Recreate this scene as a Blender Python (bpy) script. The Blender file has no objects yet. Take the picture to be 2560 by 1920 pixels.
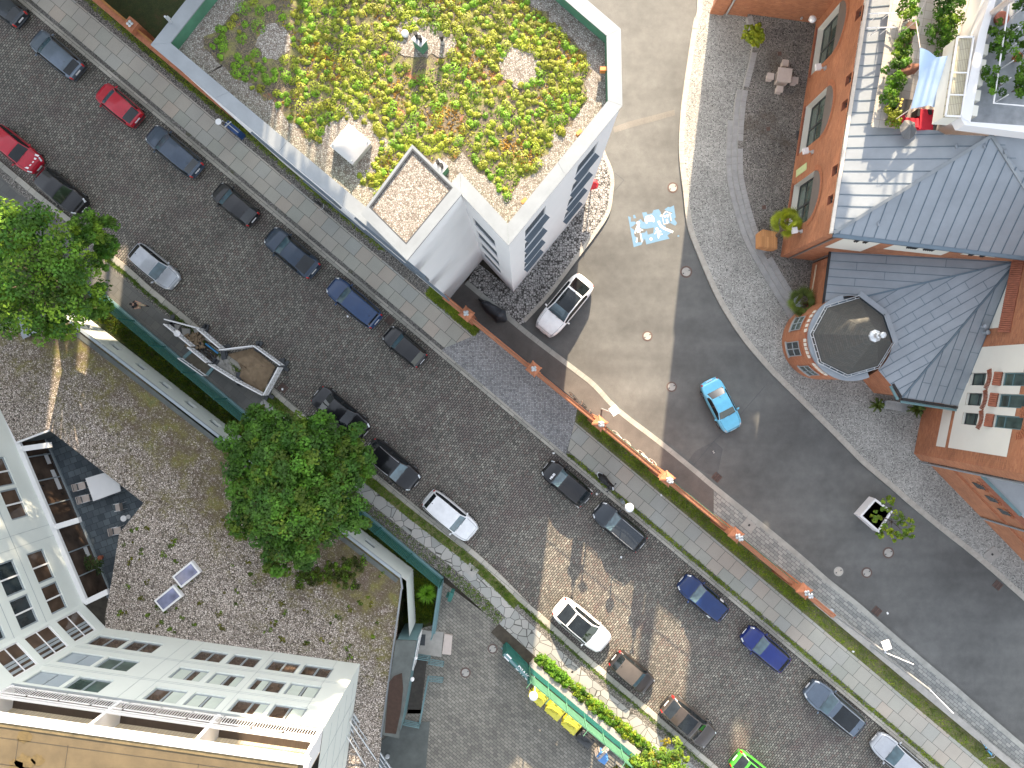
import bpy, bmesh, math, random
from mathutils import Vector, Matrix
from math import radians, sin, cos, pi, hypot, atan2, sqrt, floor
random.seed(11)
SC = bpy.context.scene
COL = SC.collection

# ------------------------------------------------------------------ camera
H = 43.0            # drone height above the street (m)
F = 1707.0          # focal length in pixels of the 2560 wide photograph
NX, NY = 1305.0, 948.0   # nadir in the photograph
cam_d = bpy.data.cameras.new('camera'); cam = bpy.data.objects.new('camera', cam_d); COL.objects.link(cam)
cam.location = (0, 0, H); cam.rotation_euler = (0, 0, 0)
cam_d.sensor_width = 36.0; cam_d.lens = F/2560*36.0
cam_d.shift_x = -25.0/2560; cam_d.shift_y = -12.0/2560
cam_d.clip_start = 0.5; cam_d.clip_end = 1500
SC.camera = cam
# ------------------------------------------------------------------ light
SUN_EL = radians(24.0)
SUN_AZ = atan2(0.115, 1.0)          # angle from +Y towards +X of the direction to the sun
w = bpy.data.worlds.new('World'); SC.world = w; w.use_nodes = True
nt = w.node_tree; nt.nodes.clear()
sky = nt.nodes.new('ShaderNodeTexSky'); sky.sky_type = 'NISHITA'; sky.sun_disc = False
sky.sun_elevation = SUN_EL; sky.sun_rotation = SUN_AZ
sky.air_density = 1.0; sky.dust_density = 2.2; sky.ozone_density = 1.0
bg = nt.nodes.new('ShaderNodeBackground'); bg.inputs['Strength'].default_value = 0.15
wo = nt.nodes.new('ShaderNodeOutputWorld')
hs_ = nt.nodes.new('ShaderNodeHueSaturation'); hs_.inputs['Saturation'].default_value = .36; hs_.inputs['Value'].default_value = 1.0
nt.links.new(sky.outputs[0], hs_.inputs['Color']); nt.links.new(hs_.outputs[0], bg.inputs[0]); nt.links.new(bg.outputs[0], wo.inputs[0])
sd = bpy.data.lights.new('sun', 'SUN'); sun = bpy.data.objects.new('sun', sd); COL.objects.link(sun)
sd.energy = 4.7; sd.angle = radians(0.55); sd.color = (1.0, 0.80, 0.57)
d = Vector((sin(SUN_AZ)*cos(SUN_EL), cos(SUN_AZ)*cos(SUN_EL), sin(SUN_EL)))
sun.rotation_euler = (-d).to_track_quat('-Z', 'Y').to_euler()
sun.location = d*120
SC.view_settings.view_transform = 'Standard'; SC.view_settings.look = 'None'
SC.view_settings.exposure = 2.12; SC.view_settings.gamma = 1.0; SC.view_settings.use_curve_mapping = False
try:
    SC.cycles.max_bounces = 6; SC.cycles.diffuse_bounces = 3; SC.cycles.glossy_bounces = 3
    SC.cycles.transparent_max_bounces = 6
except Exception: pass

# ------------------------------------------------------------------ coordinates
def P(x, y, z=0.0):
    """photo pixel -> world point at height z"""
    k = (H-z)/F
    return Vector(((x-NX)*k, (NY-y)*k, z))
def G(x, y, z=0.0):
    """plan pixel (ground scale) -> world point, lifted to height z"""
    k = H/F
    return Vector(((x-NX)*k, (NY-y)*k, z))
TX, TY = 0.765, 0.644
def ST(u, n, z=0.0):
    """street frame: u along the right kerb, n to its right (photo pixels) -> ground point"""
    return G(124+u*TX+n*TY, 67+u*TY-n*TX, z)
def onwall(px, py, A, B):
    """photo pixel -> (distance along AB, height) on the vertical plane through A and B"""
    dx, dy = (px-NX)/F, (NY-py)/F
    ux, uy = B[0]-A[0], B[1]-A[1]; L = hypot(ux, uy); ux /= L; uy /= L
    den = dx*uy-dy*ux
    t = (A[0]*uy-A[1]*ux)/den
    x, y = t*dx, t*dy
    return ((x-A[0])*ux+(y-A[1])*uy, H-t)

# ------------------------------------------------------------------ objects
WL = {}
def tag(o, label=None, cat=None, group=None, kind=None):
    if label: o['label'] = label
    if cat: o['category'] = cat
    if group: o['group'] = group
    if kind: o['kind'] = kind
    return o
def thing(name, label, cat, loc=(0, 0, 0), rz=0.0, group=None):
    o = bpy.data.objects.new(name, None); COL.objects.link(o)
    o.empty_display_size = 0.3
    o.location = loc; o.rotation_euler = (0, 0, rz)
    WL[o.name] = Vector(loc)
    return tag(o, label, cat, group)
class MB:
    def __init__(s): s.v = []; s.f = []; s.uv = {}; s.c = {}; s.marks = []
    def mat(s, k): s.marks.append((len(s.f), k)); return s
    def vert(s, p): s.v.append(tuple(p)); return len(s.v)-1
    def face(s, pts, uv=None, col=None):
        i = [s.vert(p) for p in pts]; s.f.append(i)
        if uv: s.uv[len(s.f)-1] = uv
        if col: s.c[len(s.f)-1] = col
        return s
    def prism(s, poly, z0, z1, bottom=False, inset=0.0):
        """poly: list of xy; z1 may be a list"""
        n = len(poly)
        a = sum(poly[i][0]*poly[(i+1) % n][1]-poly[(i+1) % n][0]*poly[i][1] for i in range(n))
        if a < 0: poly = poly[::-1]
        zt = z1 if not isinstance(z1, (list, tuple)) else list(z1)
        if isinstance(zt, list) and a < 0: zt = zt[::-1]
        T = lambda i: zt[i] if isinstance(zt, list) else zt
        s.face([(poly[i][0], poly[i][1], T(i)) for i in range(n)])
        u = 0
        for i in range(n):
            j = (i+1) % n; l = hypot(poly[j][0]-poly[i][0], poly[j][1]-poly[i][1])
            s.face([(poly[i][0], poly[i][1], z0), (poly[j][0], poly[j][1], z0), (poly[j][0], poly[j][1], T(j)), (poly[i][0], poly[i][1], T(i))],
                   uv=[(u, z0), (u+l, z0), (u+l, T(j)), (u, T(i))]); u += l
        if bottom: s.face([(p[0], p[1], z0) for p in poly[::-1]])
        return s
    def box(s, c, size, rz=0.0, rot=None):
        hx, hy, hz = size[0]/2, size[1]/2, size[2]/2
        M = rot if rot is not None else Matrix.Rotation(rz, 3, 'Z')
        c = Vector(c); q = []
        for sx, sy, sz in ((-1,-1,-1),(1,-1,-1),(1,1,-1),(-1,1,-1),(-1,-1,1),(1,-1,1),(1,1,1),(-1,1,1)):
            q.append(c+M @ Vector((sx*hx, sy*hy, sz*hz)))
        b = len(s.v); s.v += [tuple(p) for p in q]
        for f in ((3,2,1,0),(4,5,6,7),(0,1,5,4),(1,2,6,5),(2,3,7,6),(3,0,4,7)): s.f.append([b+i for i in f])
        return s
    def beam(s, a, b, wd, hg, up=(0, 0, 1)):
        a, b = Vector(a), Vector(b); d = (b-a); L = d.length
        if L < 1e-6: return s
        x = d/L; upv = Vector(up)
        if abs(x.dot(upv)) > .99: upv = Vector((1, 0, 0))
        y = upv.cross(x).normalized(); z = x.cross(y)
        return s.box((a+b)/2, (L, wd, hg), rot=Matrix((x, y, z)).transposed())
    def tube(s, pts, r, n=8, cap=True):
        pts = [Vector(p) for p in pts]; rs = r if isinstance(r, (list, tuple)) else [r]*len(pts)
        b = len(s.v); m = len(pts)
        for i, p in enumerate(pts):
            t = (pts[min(i+1, m-1)]-pts[max(i-1, 0)]).normalized()
            up = Vector((0, 0, 1)) if abs(t.z) < .95 else Vector((1, 0, 0))
            x = t.cross(up).normalized(); y = x.cross(t)
            for k in range(n):
                a = 2*pi*k/n; s.v.append(tuple(p+(x*cos(a)+y*sin(a))*rs[i]))
        for i in range(m-1):
            for k in range(n):
                s.f.append([b+i*n+k, b+(i+1)*n+k, b+(i+1)*n+(k+1) % n, b+i*n+(k+1) % n])
        if cap:
            s.f.append([b+k for k in range(n)]); s.f.append([b+(m-1)*n+k for k in range(n)][::-1])
        return s
    def lathe(s, c, prof, n=16):
        """prof: list of (radius, z) bottom to top"""
        b = len(s.v); m = len(prof)
        for r, z in prof:
            for k in range(n):
                a = 2*pi*k/n; s.v.append((c[0]+r*cos(a), c[1]+r*sin(a), c[2]+z))
        for i in range(m-1):
            for k in range(n): s.f.append([b+i*n+k, b+i*n+(k+1) % n, b+(i+1)*n+(k+1) % n, b+(i+1)*n+k])
        s.f.append([b+k for k in range(n)][::-1]); s.f.append([b+(m-1)*n+k for k in range(n)])
        return s
    def disc(s, c, r, n=20):
        s.face([(c[0]+r*cos(2*pi*k/n), c[1]+r*sin(2*pi*k/n), c[2]) for k in range(n)]); return s
    def build(s, name, mat, parent=None, loc=None, local=False, smooth=False, shift=None):
        me = bpy.data.meshes.new(name)
        off = Vector((0, 0, 0))
        if not local:
            if parent is not None: off = WL.get(parent.name, Vector((0, 0, 0)))
            elif loc is not None: off = Vector(loc)
        vs = [(v[0]-off.x, v[1]-off.y, v[2]-off.z) for v in s.v]
        me.from_pydata(vs, [], s.f); me.update()
        if s.uv:
            ul = me.uv_layers.new(name='UVMap')
            for pi_, uvs in s.uv.items():
                pl = me.polygons[pi_]
                for k, li in enumerate(pl.loop_indices): ul.data[li].uv = uvs[k]
        if s.c:
            ca = me.color_attributes.new('Col', 'FLOAT_COLOR', 'CORNER')
            for pi_, cc in s.c.items():
                for li in me.polygons[pi_].loop_indices: ca.data[li].color = (cc[0], cc[1], cc[2], 1)
        for m_ in (mat if isinstance(mat, (list, tuple)) else [mat]): me.materials.append(m_)
        for q, (st, k) in enumerate(s.marks):
            en = s.marks[q+1][0] if q+1 < len(s.marks) else len(s.f)
            for i in range(st, en): me.polygons[i].material_index = k
        if smooth:
            for p in me.polygons: p.use_smooth = True
        o = bpy.data.objects.new(name, me); COL.objects.link(o)
        if parent is not None:
            o.parent = parent; WL[o.name] = off if not local else Vector((0, 0, 0))
        else:
            o.location = off; WL[o.name] = off
        return o
def structure(name, mb, mat, loc=None):
    o = mb.build(name, mat, loc=loc); o['kind'] = 'structure'; return o
def solo(name, mb, mat, label, cat, loc, group=None, smooth=False, kind=None):
    return tag(mb.build(name, mat, loc=loc, smooth=smooth), label, cat, group, kind)
def dup(o, loc=None, rz=None, label=None, parent=None):
    c = o.copy(); COL.objects.link(c)
    if parent is not None: c.parent = parent
    WL[c.name] = WL.get(o.name, Vector((0, 0, 0)))
    for ch in list(o.children): dup(ch, parent=c)
    if loc is not None: c.location = loc; WL[c.name] = Vector(loc)
    if rz is not None: c.rotation_euler = (0, 0, rz)
    if label: c['label'] = label
    return c
def flat(poly, z, mat, name):
    m = MB(); pts = [(p[0], p[1], z) for p in poly]
    n = len(pts); a = sum(pts[i][0]*pts[(i+1) % n][1]-pts[(i+1) % n][0]*pts[i][1] for i in range(n))
    if a < 0: pts = pts[::-1]
    m.face(pts); return structure(name, m, mat)
def offset_line(pts, d):
    """offset an open polyline (world xy) to its left by d"""
    out = []; n = len(pts)
    for i in range(n):
        a = pts[max(i-1, 0)]; b = pts[min(i+1, n-1)]
        t = Vector((b[0]-a[0], b[1]-a[1])).normalized(); nn = Vector((-t.y, t.x))
        out.append(Vector((pts[i][0]+nn.x*d, pts[i][1]+nn.y*d)))
    return out
def inset_poly(poly, d):
    n = len(poly); out = []
    a = sum(poly[i][0]*poly[(i+1) % n][1]-poly[(i+1) % n][0]*poly[i][1] for i in range(n))
    sg = 1 if a > 0 else -1
    for i in range(n):
        p0, p1, p2 = [Vector((poly[j][0], poly[j][1])) for j in ((i-1) % n, i, (i+1) % n)]
        t1 = (p1-p0).normalized(); t2 = (p2-p1).normalized()
        n1 = Vector((-t1.y, t1.x))*sg; n2 = Vector((-t2.y, t2.x))*sg
        b = (n1+n2).normalized(); k = d/max(.25, b.dot(n1)); out.append(p1+b*k)
    return out
def smooth_line(pts, n=6):
    """Catmull-Rom through 2d points"""
    out = []; P_ = [Vector((p[0], p[1])) for p in pts]
    for i in range(len(P_)-1):
        a, b, c, d_ = P_[max(i-1, 0)], P_[i], P_[i+1], P_[min(i+2, len(P_)-1)]
        for k in range(n):
            t = k/n
            out.append(0.5*((2*b)+(c-a)*t+(2*a-5*b+4*c-d_)*t*t+(-a+3*b-3*c+d_)*t**3))
    out.append(P_[-1]); return out

# ------------------------------------------------------------------ materials
def nmat(name):
    m = bpy.data.materials.new(name); m.use_nodes = True
    t = m.node_tree; b = t.nodes['Principled BSDF']
    return m, t, b
def N(t, typ, **kw):
    n = t.nodes.new(typ)
    for k, v in kw.items():
        if k in n.inputs: n.inputs[k].default_value = v
        else: setattr(n, k, v)
    return n
def coords(t, rot=0.0, scale=1.0, uv=False):
    tc = N(t, 'ShaderNodeTexCoord'); mp = N(t, 'ShaderNodeMapping')
    mp.inputs['Rotation'].default_value = (0, 0, rot)
    mp.inputs['Scale'].default_value = (scale, scale, scale) if not isinstance(scale, tuple) else scale
    t.links.new(tc.outputs['UV' if uv else 'Object'], mp.inputs[0]); return mp.outputs[0]
def ramp(t, fac, stops, interp='LINEAR'):
    r = N(t, 'ShaderNodeValToRGB'); r.color_ramp.interpolation = interp
    e = r.color_ramp.elements
    while len(e) < len(stops): e.new(0.5)
    for i, (p, c) in enumerate(stops): e[i].position = p; e[i].color = (c[0], c[1], c[2], 1) if not isinstance(c, (int, float)) else (c, c, c, 1)
    t.links.new(fac, r.inputs[0]); return r.outputs[0]
def mixc(t, fac, a, b, mode='MIX'):
    m = N(t, 'ShaderNodeMix', data_type='RGBA', blend_type=mode)
    for idx, v in ((0, fac), (6, a), (7, b)):
        if isinstance(v, (int, float)): m.inputs[idx].default_value = v
        elif isinstance(v, (tuple, list)): m.inputs[idx].default_value = (v[0], v[1], v[2], 1)
        else: t.links.new(v, m.inputs[idx])
    return m.outputs[2]
def noise(t, co, scale, detail=4, rough=.6, dist=0.0):
    n = N(t, 'ShaderNodeTexNoise', Scale=scale, Detail=detail, Roughness=rough, Distortion=dist)
    t.links.new(co, n.inputs['Vector']); return n.outputs[0]
def bump(t, b, height, strength=.5, dist=.02):
    n = N(t, 'ShaderNodeBump', Strength=strength, Distance=dist)
    t.links.new(height, n.inputs['Height']); t.links.new(n.outputs[0], b.inputs['Normal'])
def sc_(c, k): return (c[0]*k, c[1]*k, c[2]*k)
def M_plain(name, c, rough=.6, metal=0.0, var=.18, scale=3.0, spec=.5, bmp=0.0, coat=0.0):
    m, t, b = nmat(name); co = coords(t)
    f = noise(t, co, scale, 5, .62)
    if var > 0:
        col = ramp(t, f, [(.25, sc_(c, 1-var)), (.55, c), (.8, sc_(c, 1+var*.8))]); t.links.new(col, b.inputs['Base Color'])
    else: b.inputs['Base Color'].default_value = (*c, 1)
    b.inputs['Roughness'].default_value = rough; b.inputs['Metallic'].default_value = metal
    b.inputs['Specular IOR Level'].default_value = spec
    b.inputs['Coat Weight'].default_value = coat; b.inputs['Coat Roughness'].default_value = .03
    if bmp: bump(t, b, f, bmp, .01)
    return m
def M_paint(name, c, metal=0.0):
    m, t, b = nmat(name)
    co = coords(t); f = noise(t, co, 2.2, 4, .6)
    t.links.new(ramp(t, f, [(.3, sc_(c, .9)), (.7, sc_(c, 1.08))]), b.inputs['Base Color'])
    b.inputs['Roughness'].default_value = .28
    b.inputs['Metallic'].default_value = metal
    b.inputs['Specular IOR Level'].default_value = .3; b.inputs['Coat Weight'].default_value = .6; b.inputs['Coat Roughness'].default_value = .04
    return m
def M_glass(name, c=(.02, .028, .032), rough=.05, spec=.5):
    m, t, b = nmat(name); co = coords(t)
    f = noise(t, co, 1.3, 2, .5)
    t.links.new(ramp(t, f, [(.3, sc_(c, .6)), (.7, sc_(c, 1.5))]), b.inputs['Base Color'])
    b.inputs['Roughness'].default_value = rough; b.inputs['Specular IOR Level'].default_value = spec
    b.inputs['IOR'].default_value = 1.55
    return m
def M_stones(name, cols, size=(.2, .14), rot=0.0, mortar=.012, mcol=(.02, .02, .018), blot=.35, blots=None, uv=False, bmp=.6, rough=.72, offset=.5, warp=.01, sp=.18):
    """bonded stones / bricks with one tone per stone"""
    m, t, b = nmat(name); co = coords(t, rot, 1.0, uv)
    wv = N(t, 'ShaderNodeTexNoise', Scale=3.0, Detail=2.0); t.links.new(co, wv.inputs['Vector'])
    add = N(t, 'ShaderNodeVectorMath', operation='MULTIPLY_ADD'); t.links.new(wv.outputs[1], add.inputs[0])
    add.inputs[1].default_value = (warp*2, warp*2, 0); t.links.new(co, add.inputs[2])
    br = N(t, 'ShaderNodeTexBrick', offset=offset); t.links.new(add.outputs[0], br.inputs['Vector'])
    br.inputs['Color1'].default_value = (0, 0, 0, 1); br.inputs['Color2'].default_value = (1, 1, 1, 1); br.inputs['Mortar'].default_value = (.5, .5, .5, 1)
    br.inputs['Scale'].default_value = 1.0; br.inputs['Mortar Size'].default_value = mortar; br.inputs['Mortar Smooth'].default_value = .25
    br.inputs['Brick Width'].default_value = size[0]; br.inputs['Row Height'].default_value = size[1]; br.inputs['Bias'].default_value = 0
    n = len(cols); col = ramp(t, br.outputs[0], [(i/max(1, n-1)*.98+.01, c) for i, c in enumerate(cols)])
    big = noise(t, co, .35, 4, .6); col = mixc(t, 1.0, col, ramp(t, big, [(.3, 1-blot), (.7, 1+blot*.6)]), 'MULTIPLY')
    if blots: col = mixc(t, ramp(t, noise(t, co, .5, 3, .5, .5), [(.5, 0), (.7, .6)]), col, blots)
    gr = noise(t, co, 60, 3, .6); col = mixc(t, 1.0, col, ramp(t, gr, [(.3, 1-sp), (.7, 1+sp)]), 'MULTIPLY')
    col = mixc(t, br.outputs['Fac'], col, mcol); t.links.new(col, b.inputs['Base Color'])
    b.inputs['Roughness'].default_value = rough
    inv = N(t, 'ShaderNodeMath', operation='SUBTRACT'); inv.inputs[0].default_value = 1.0; t.links.new(br.outputs['Fac'], inv.inputs[1])
    bump(t, b, inv.outputs[0], bmp, .02)
    return m
def M_cells(name, cols, size=.05, mcol=(.03, .03, .028), edge=.12, blot=.25, moss=None, moss_rng=(.5, .6), rough=.85, rnd=1.0, bmp=.5):
    """small round stones / gravel / mosaic paving from voronoi cells"""
    m, t, b = nmat(name); co = coords(t)
    v1 = N(t, 'ShaderNodeTexVoronoi', feature='F1', Scale=1/size, Randomness=rnd); t.links.new(co, v1.inputs['Vector'])
    sep = N(t, 'ShaderNodeSeparateColor'); t.links.new(v1.outputs['Color'], sep.inputs[0])
    n = len(cols); col = ramp(t, sep.outputs[0], [(i/max(1, n-1), c) for i, c in enumerate(cols)])
    v2 = N(t, 'ShaderNodeTexVoronoi', feature='DISTANCE_TO_EDGE', Scale=1/size, Randomness=rnd); t.links.new(co, v2.inputs['Vector'])
    e = ramp(t, v2.outputs['Distance'], [(edge*.3, 1), (edge, 0)])
    col = mixc(t, e, col, mcol)
    big = noise(t, co, .4, 4, .6); col = mixc(t, 1.0, col, ramp(t, big, [(.3, 1-blot), (.7, 1+blot*.6)]), 'MULTIPLY')
    if moss:
        for mc, sc, lo, hi in moss:
            f = noise(t, co, sc, 6, .7, .4); col = mixc(t, ramp(t, f, [(lo, 0), (hi, 1)]), col, mc)
    t.links.new(col, b.inputs['Base Color']); b.inputs['Roughness'].default_value = rough
    bump(t, b, v2.outputs['Distance'], bmp, .015)
    return m
def M_asphalt(name, c=(.085, .085, .085), grain=90, var=.25, streak=None):
    m, t, b = nmat(name); co = coords(t)
    g = noise(t, co, grain, 2, .5); big = noise(t, co, .22, 5, .6); mid = noise(t, co, 1.6, 5, .65)
    col = ramp(t, big, [(.3, sc_(c, 1-var)), (.5, c), (.72, sc_(c, 1+var))])
    col = mixc(t, 1.0, col, ramp(t, mid, [(.3, .86), (.7, 1.12)]), 'MULTIPLY')
    col = mixc(t, 1.0, col, ramp(t, g, [(.3, .72), (.7, 1.3)]), 'MULTIPLY')
    if streak is not None:
        cs = coords(t, streak, (.08, 1.0, 1.0)); s_ = noise(t, cs, .55, 3, .5)
        col = mixc(t, 1.0, col, ramp(t, s_, [(.35, .88), (.65, 1.13)]), 'MULTIPLY')
    t.links.new(col, b.inputs['Base Color']); b.inputs['Roughness'].default_value = .85
    bump(t, b, g, .25, .006)
    return m
def M_leaf(name, c, var=.5, trans=.3, attr=True):
    m, t, b = nmat(name); co = coords(t)
    f = noise(t, co, 1.1, 4, .6)
    col = ramp(t, f, [(.3, sc_(c, 1-var)), (.5, c), (.72, (c[0]*(1+var), c[1]*(1+var*.8), c[2]*1.0))])
    if attr:
        a = N(t, 'ShaderNodeVertexColor', layer_name='Col'); col = mixc(t, 1.0, col, a.outputs[0], 'MULTIPLY')
    t.links.new(col, b.inputs['Base Color']); b.inputs['Roughness'].default_value = .55
    b.inputs['Specular IOR Level'].default_value = .25
    tr = N(t, 'ShaderNodeBsdfTranslucent'); t.links.new(col, tr.inputs[0])
    mx = N(t, 'ShaderNodeMixShader'); mx.inputs[0].default_value = trans
    t.links.new(b.outputs[0], mx.inputs[1]); t.links.new(tr.outputs[0], mx.inputs[2])
    t.links.new(mx.outputs[0], t.nodes['Material Output'].inputs[0])
    return m
def M_seams(name, c, var=.12):
    m = M_plain(name, c, .42, .55, var, 1.2, .5)
    return m
AST = radians(40.1)
MT = {}
MT['setts'] = M_stones('cobble_setts', [(0.1,0.0936,0.0774), (0.141,0.13,0.11), (0.181,0.166,0.14), (0.147,0.114,0.0948), (0.214,0.198,0.165), (0.167,0.156,0.131), (0.274,0.256,0.212)], (.2,.145), rot=AST-pi/2, mortar=.02, mcol=(.012,.012,.011), blot=.22, blots=(.115,.085,.078), warp=.015)
MT['slab'] = M_stones('granite_slabs', [(0.286,0.292,0.251), (0.325,0.319,0.272), (0.353,0.329,0.281), (0.303,0.308,0.278), (0.33,0.313,0.267), (0.369,0.319,0.262), (0.308,0.308,0.262)], (.93,.86), rot=AST, mortar=.012, mcol=(.03,.03,.025), blot=.12, warp=.02, offset=.37, bmp=.25, sp=.2)
MT['mosaic_dark'] = M_cells('mosaic_paving_dark', [(0.102,0.0986,0.087), (0.174,0.167,0.145), (0.232,0.217,0.203), (0.145,0.131,0.116)], .07, moss=[((.05,.055,.02), .8, .58, .7)], blot=.3)
MT['mosaic'] = M_cells('mosaic_paving', [(0.176,0.176,0.176), (0.27,0.27,0.27), (0.351,0.351,0.344), (0.23,0.223,0.216)], .1, mcol=(.035,.035,.033), edge=.1, blot=.2, rnd=.55)
MT['mosaic_light'] = M_cells('mosaic_paving_light', [(.22,.22,.205), (.32,.32,.295), (.42,.415,.385), (.27,.265,.245)], .075, mcol=(.06,.06,.055), edge=.1, blot=.2, rnd=.6)
MT['court'] = M_cells('courtyard_cobbles', [(.14,.135,.122), (.2,.19,.172), (.28,.265,.24), (.165,.155,.14)], .075, mcol=(.035,.033,.029), edge=.12, blot=.35, moss=[((.075,.058,.04), .35, .54, .75)], rnd=.6)
MT['plotcob'] = M_cells('plot_cobbles', [(.2,.195,.185), (.3,.29,.28), (.38,.37,.35), (.25,.24,.23)], .15, mcol=(.035,.033,.03), edge=.1, blot=.18, rnd=.5)
MT['asphalt'] = M_asphalt('asphalt', (.093,.094,.09), streak=-0.62)
MT['asphalt_path'] = M_asphalt('asphalt_path', (.09,.084,.078))
MT['patch'] = M_asphalt('asphalt_patch', (.125,.118,.106))
MT['patchd'] = M_asphalt('asphalt_patch_dark', (.075,.077,.076))
MT['pavers'] = M_stones('yard_pavers', [(0.128,0.121,0.104), (0.17,0.162,0.138), (0.212,0.2,0.17), (0.149,0.14,0.119)], (.31,.175), rot=AST, mortar=.012, mcol=(.035,.033,.028), blot=.3, warp=.002)
MT['pavers_s'] = M_stones('footway_pavers', [(0.174,0.181,0.174), (0.232,0.239,0.225), (0.29,0.29,0.268)], (.36,.2), rot=AST, mortar=.011, mcol=(0.0435,0.0435,0.0435), blot=.15, warp=.003)
MT['polyslab'] = M_cells('polygonal_slabs', [(0.21,0.217,0.203), (0.28,0.28,0.259), (0.336,0.322,0.294), (0.252,0.259,0.245)], .62, mcol=(.045,.043,.038), edge=.035, blot=.15, bmp=.2, rnd=.85)
MT['gravel'] = M_cells('gravel', [(0.174,0.152,0.131), (0.29,0.261,0.225), (0.406,0.377,0.334), (.09,.08,.07)], .06, edge=.2, blot=.25, moss=[((.05,.05,.02), 1.2, .6, .72)])
MT['kerb'] = M_stones('kerb_granite', [(0.238,0.231,0.196), (0.308,0.294,0.252), (0.35,0.329,0.28)], (1.1,.5), rot=AST, mortar=.012, mcol=(.04,.04,.035), blot=.15, warp=.0, bmp=.2)
MT['kerb_l'] = M_plain('kerb_light', (.34,.32,.28), .8, 0, .22, 4.0)
MT['kerb_g'] = M_plain('kerb_grey', (0.294,0.294,0.266), .8, 0, .28, 1.2)
MT['step'] = M_plain('step_granite', (0.28,0.28,0.273), .75, 0, .2, 2.5)
MT['earth'] = M_plain('earth', (.05,.042,.03), .95, 0, .5, 2.2)
MT['sand'] = M_plain('sand', (.2,.145,.09), .95, 0, .35, 3.0, bmp=.5)
MT['soil'] = M_plain('wet_soil', (.055,.04,.028), .95, 0, .5, 4.0, bmp=.6)
def M_grass(name, c1, c2, c3):
    m, t, b = nmat(name); co = coords(t)
    f = noise(t, co, 1.3, 6, .7, .3); g = noise(t, co, 28, 3, .7)
    col = ramp(t, f, [(.3, c1), (.5, c2), (.68, c3)])
    col = mixc(t, 1.0, col, ramp(t, g, [(.3, .5), (.7, 1.5)]), 'MULTIPLY')
    t.links.new(col, b.inputs['Base Color']); b.inputs['Roughness'].default_value = .9
    bump(t, b, g, .9, .03); return m
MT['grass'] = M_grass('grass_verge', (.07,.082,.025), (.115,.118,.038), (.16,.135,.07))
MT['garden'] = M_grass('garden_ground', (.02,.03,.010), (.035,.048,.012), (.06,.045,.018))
MT['brick'] = M_stones('red_brick', [(0.3,0.115,0.055), (0.362,0.146,0.0688), (0.265,0.102,0.0529), (0.406,0.176,0.0868), (0.327,0.127,0.0614)], (.25,.083), mortar=.008, mcol=(.34,.16,.085), blot=.34, uv=True, bmp=.15, warp=0, sp=.22)
MT['brickd'] = M_stones('dark_brick', [(.24,.075,.03), (.33,.105,.045), (.2,.065,.028)], (.25,.083), mortar=.008, mcol=(.27,.13,.07), blot=.2, uv=True, bmp=.15, warp=0, sp=.1)
MT['brick_flat'] = M_plain('brick_plain', (.36,.135,.065), .8, 0, .35, 7.0)
MT['brick_dark_flat'] = M_plain('brick_plain_dark', (.26,.09,.05), .8, 0, .35, 6.0)
MT['white'] = M_plain('white_render', (.63,.63,.63), .7, 0, .035, .5)
MT['cream'] = M_plain('cream_render', (.62,.61,.54), .75, 0, .05, .7)
MT['hotel'] = M_plain('pale_cladding', (.58,.615,.575), .5, 0, .05, .6)
MT['coping'] = M_plain('zinc_coping', (.23,.25,.262), .4, .35, .14, 1.3)
MT['zinc'] = M_plain('zinc_roof', (.235,.262,.288), .4, .15, .14, .9)
MT['zincd'] = M_plain('zinc_seam', (0.112,0.154,0.189), .45, .45, .1, 2)
MT['slate'] = M_stones('slate_roof_tiles', [(.05,.052,.048), (.068,.068,.06), (.058,.055,.048)], (.3,.12), mortar=.008, mcol=(.03,.03,.028), uv=True, bmp=.3, blot=.15, warp=0)
MT['steel'] = M_plain('galvanised_steel', (.5,.52,.53), .4, .6, .12, 4)
MT['white_metal'] = M_plain('white_metal', (.66,.66,.66), .45, 0, .04, 2)
MT['grey_metal'] = M_plain('grey_metal', (.28,.32,.34), .5, .2, .1, 2)
MT['louvre'] = M_plain('grey_louvre', (.10,.125,.15), .5, .2, .1, 2)
MT['dark_metal'] = M_plain('dark_metal', (.05,.055,.06), .5, .3, .15, 3)
MT['black'] = M_plain('black_plastic', (.015,.015,.016), .5, 0, .2, 4)
MT['rubber'] = M_plain('black_rubber', (.012,.012,.012), .8, 0, .2, 6)
MT['rim'] = M_plain('alloy_rim', (.45,.46,.47), .3, .8, .1, 5)
MT['green_metal'] = M_plain('green_metal', (.012,.10,.082), .5, 0, .2, 2)
MT['green_pale'] = M_plain('green_felt', (.05,.15,.09), .8, 0, .25, 1.5)
MT['teal'] = M_plain('teal_metal', (0.12,0.21,0.222), .5, .1, .15, 1.5)
MT['iron'] = M_plain('rusty_iron', (.12,.075,.06), .7, .3, .3, 8)
MT['concrete'] = M_plain('concrete', (.3,.29,.265), .85, 0, .2, 2.5, bmp=.2)
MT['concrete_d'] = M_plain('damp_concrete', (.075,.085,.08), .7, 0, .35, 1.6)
MT['stone_t'] = M_plain('pale_stone', (.44,.38,.34), .8, 0, .12, 3)
MT['wood'] = M_stones('timber_boards', [(.42,.2,.075), (.5,.25,.1), (.36,.17,.06)], (4.0,.14), mortar=.004, mcol=(.15,.07,.03), blot=.1, rot=pi/2, bmp=.1, warp=0)
MT['beige'] = M_stones('beige_boards', [(.44,.385,.28), (.5,.43,.31), (.4,.35,.26)], (.16,3.0), mortar=.006, mcol=(.16,.13,.09), blot=.1, uv=True, bmp=.1, warp=0, offset=0)
MT['glass'] = M_glass('window_glass')
MT['glass_b'] = M_glass('window_glass_brown_reflection', (.06,.04,.028))  # brown reflection is put into the pane colour
MT['glass_g'] = M_glass('window_glass_green', (.05,.075,.065))
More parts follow.
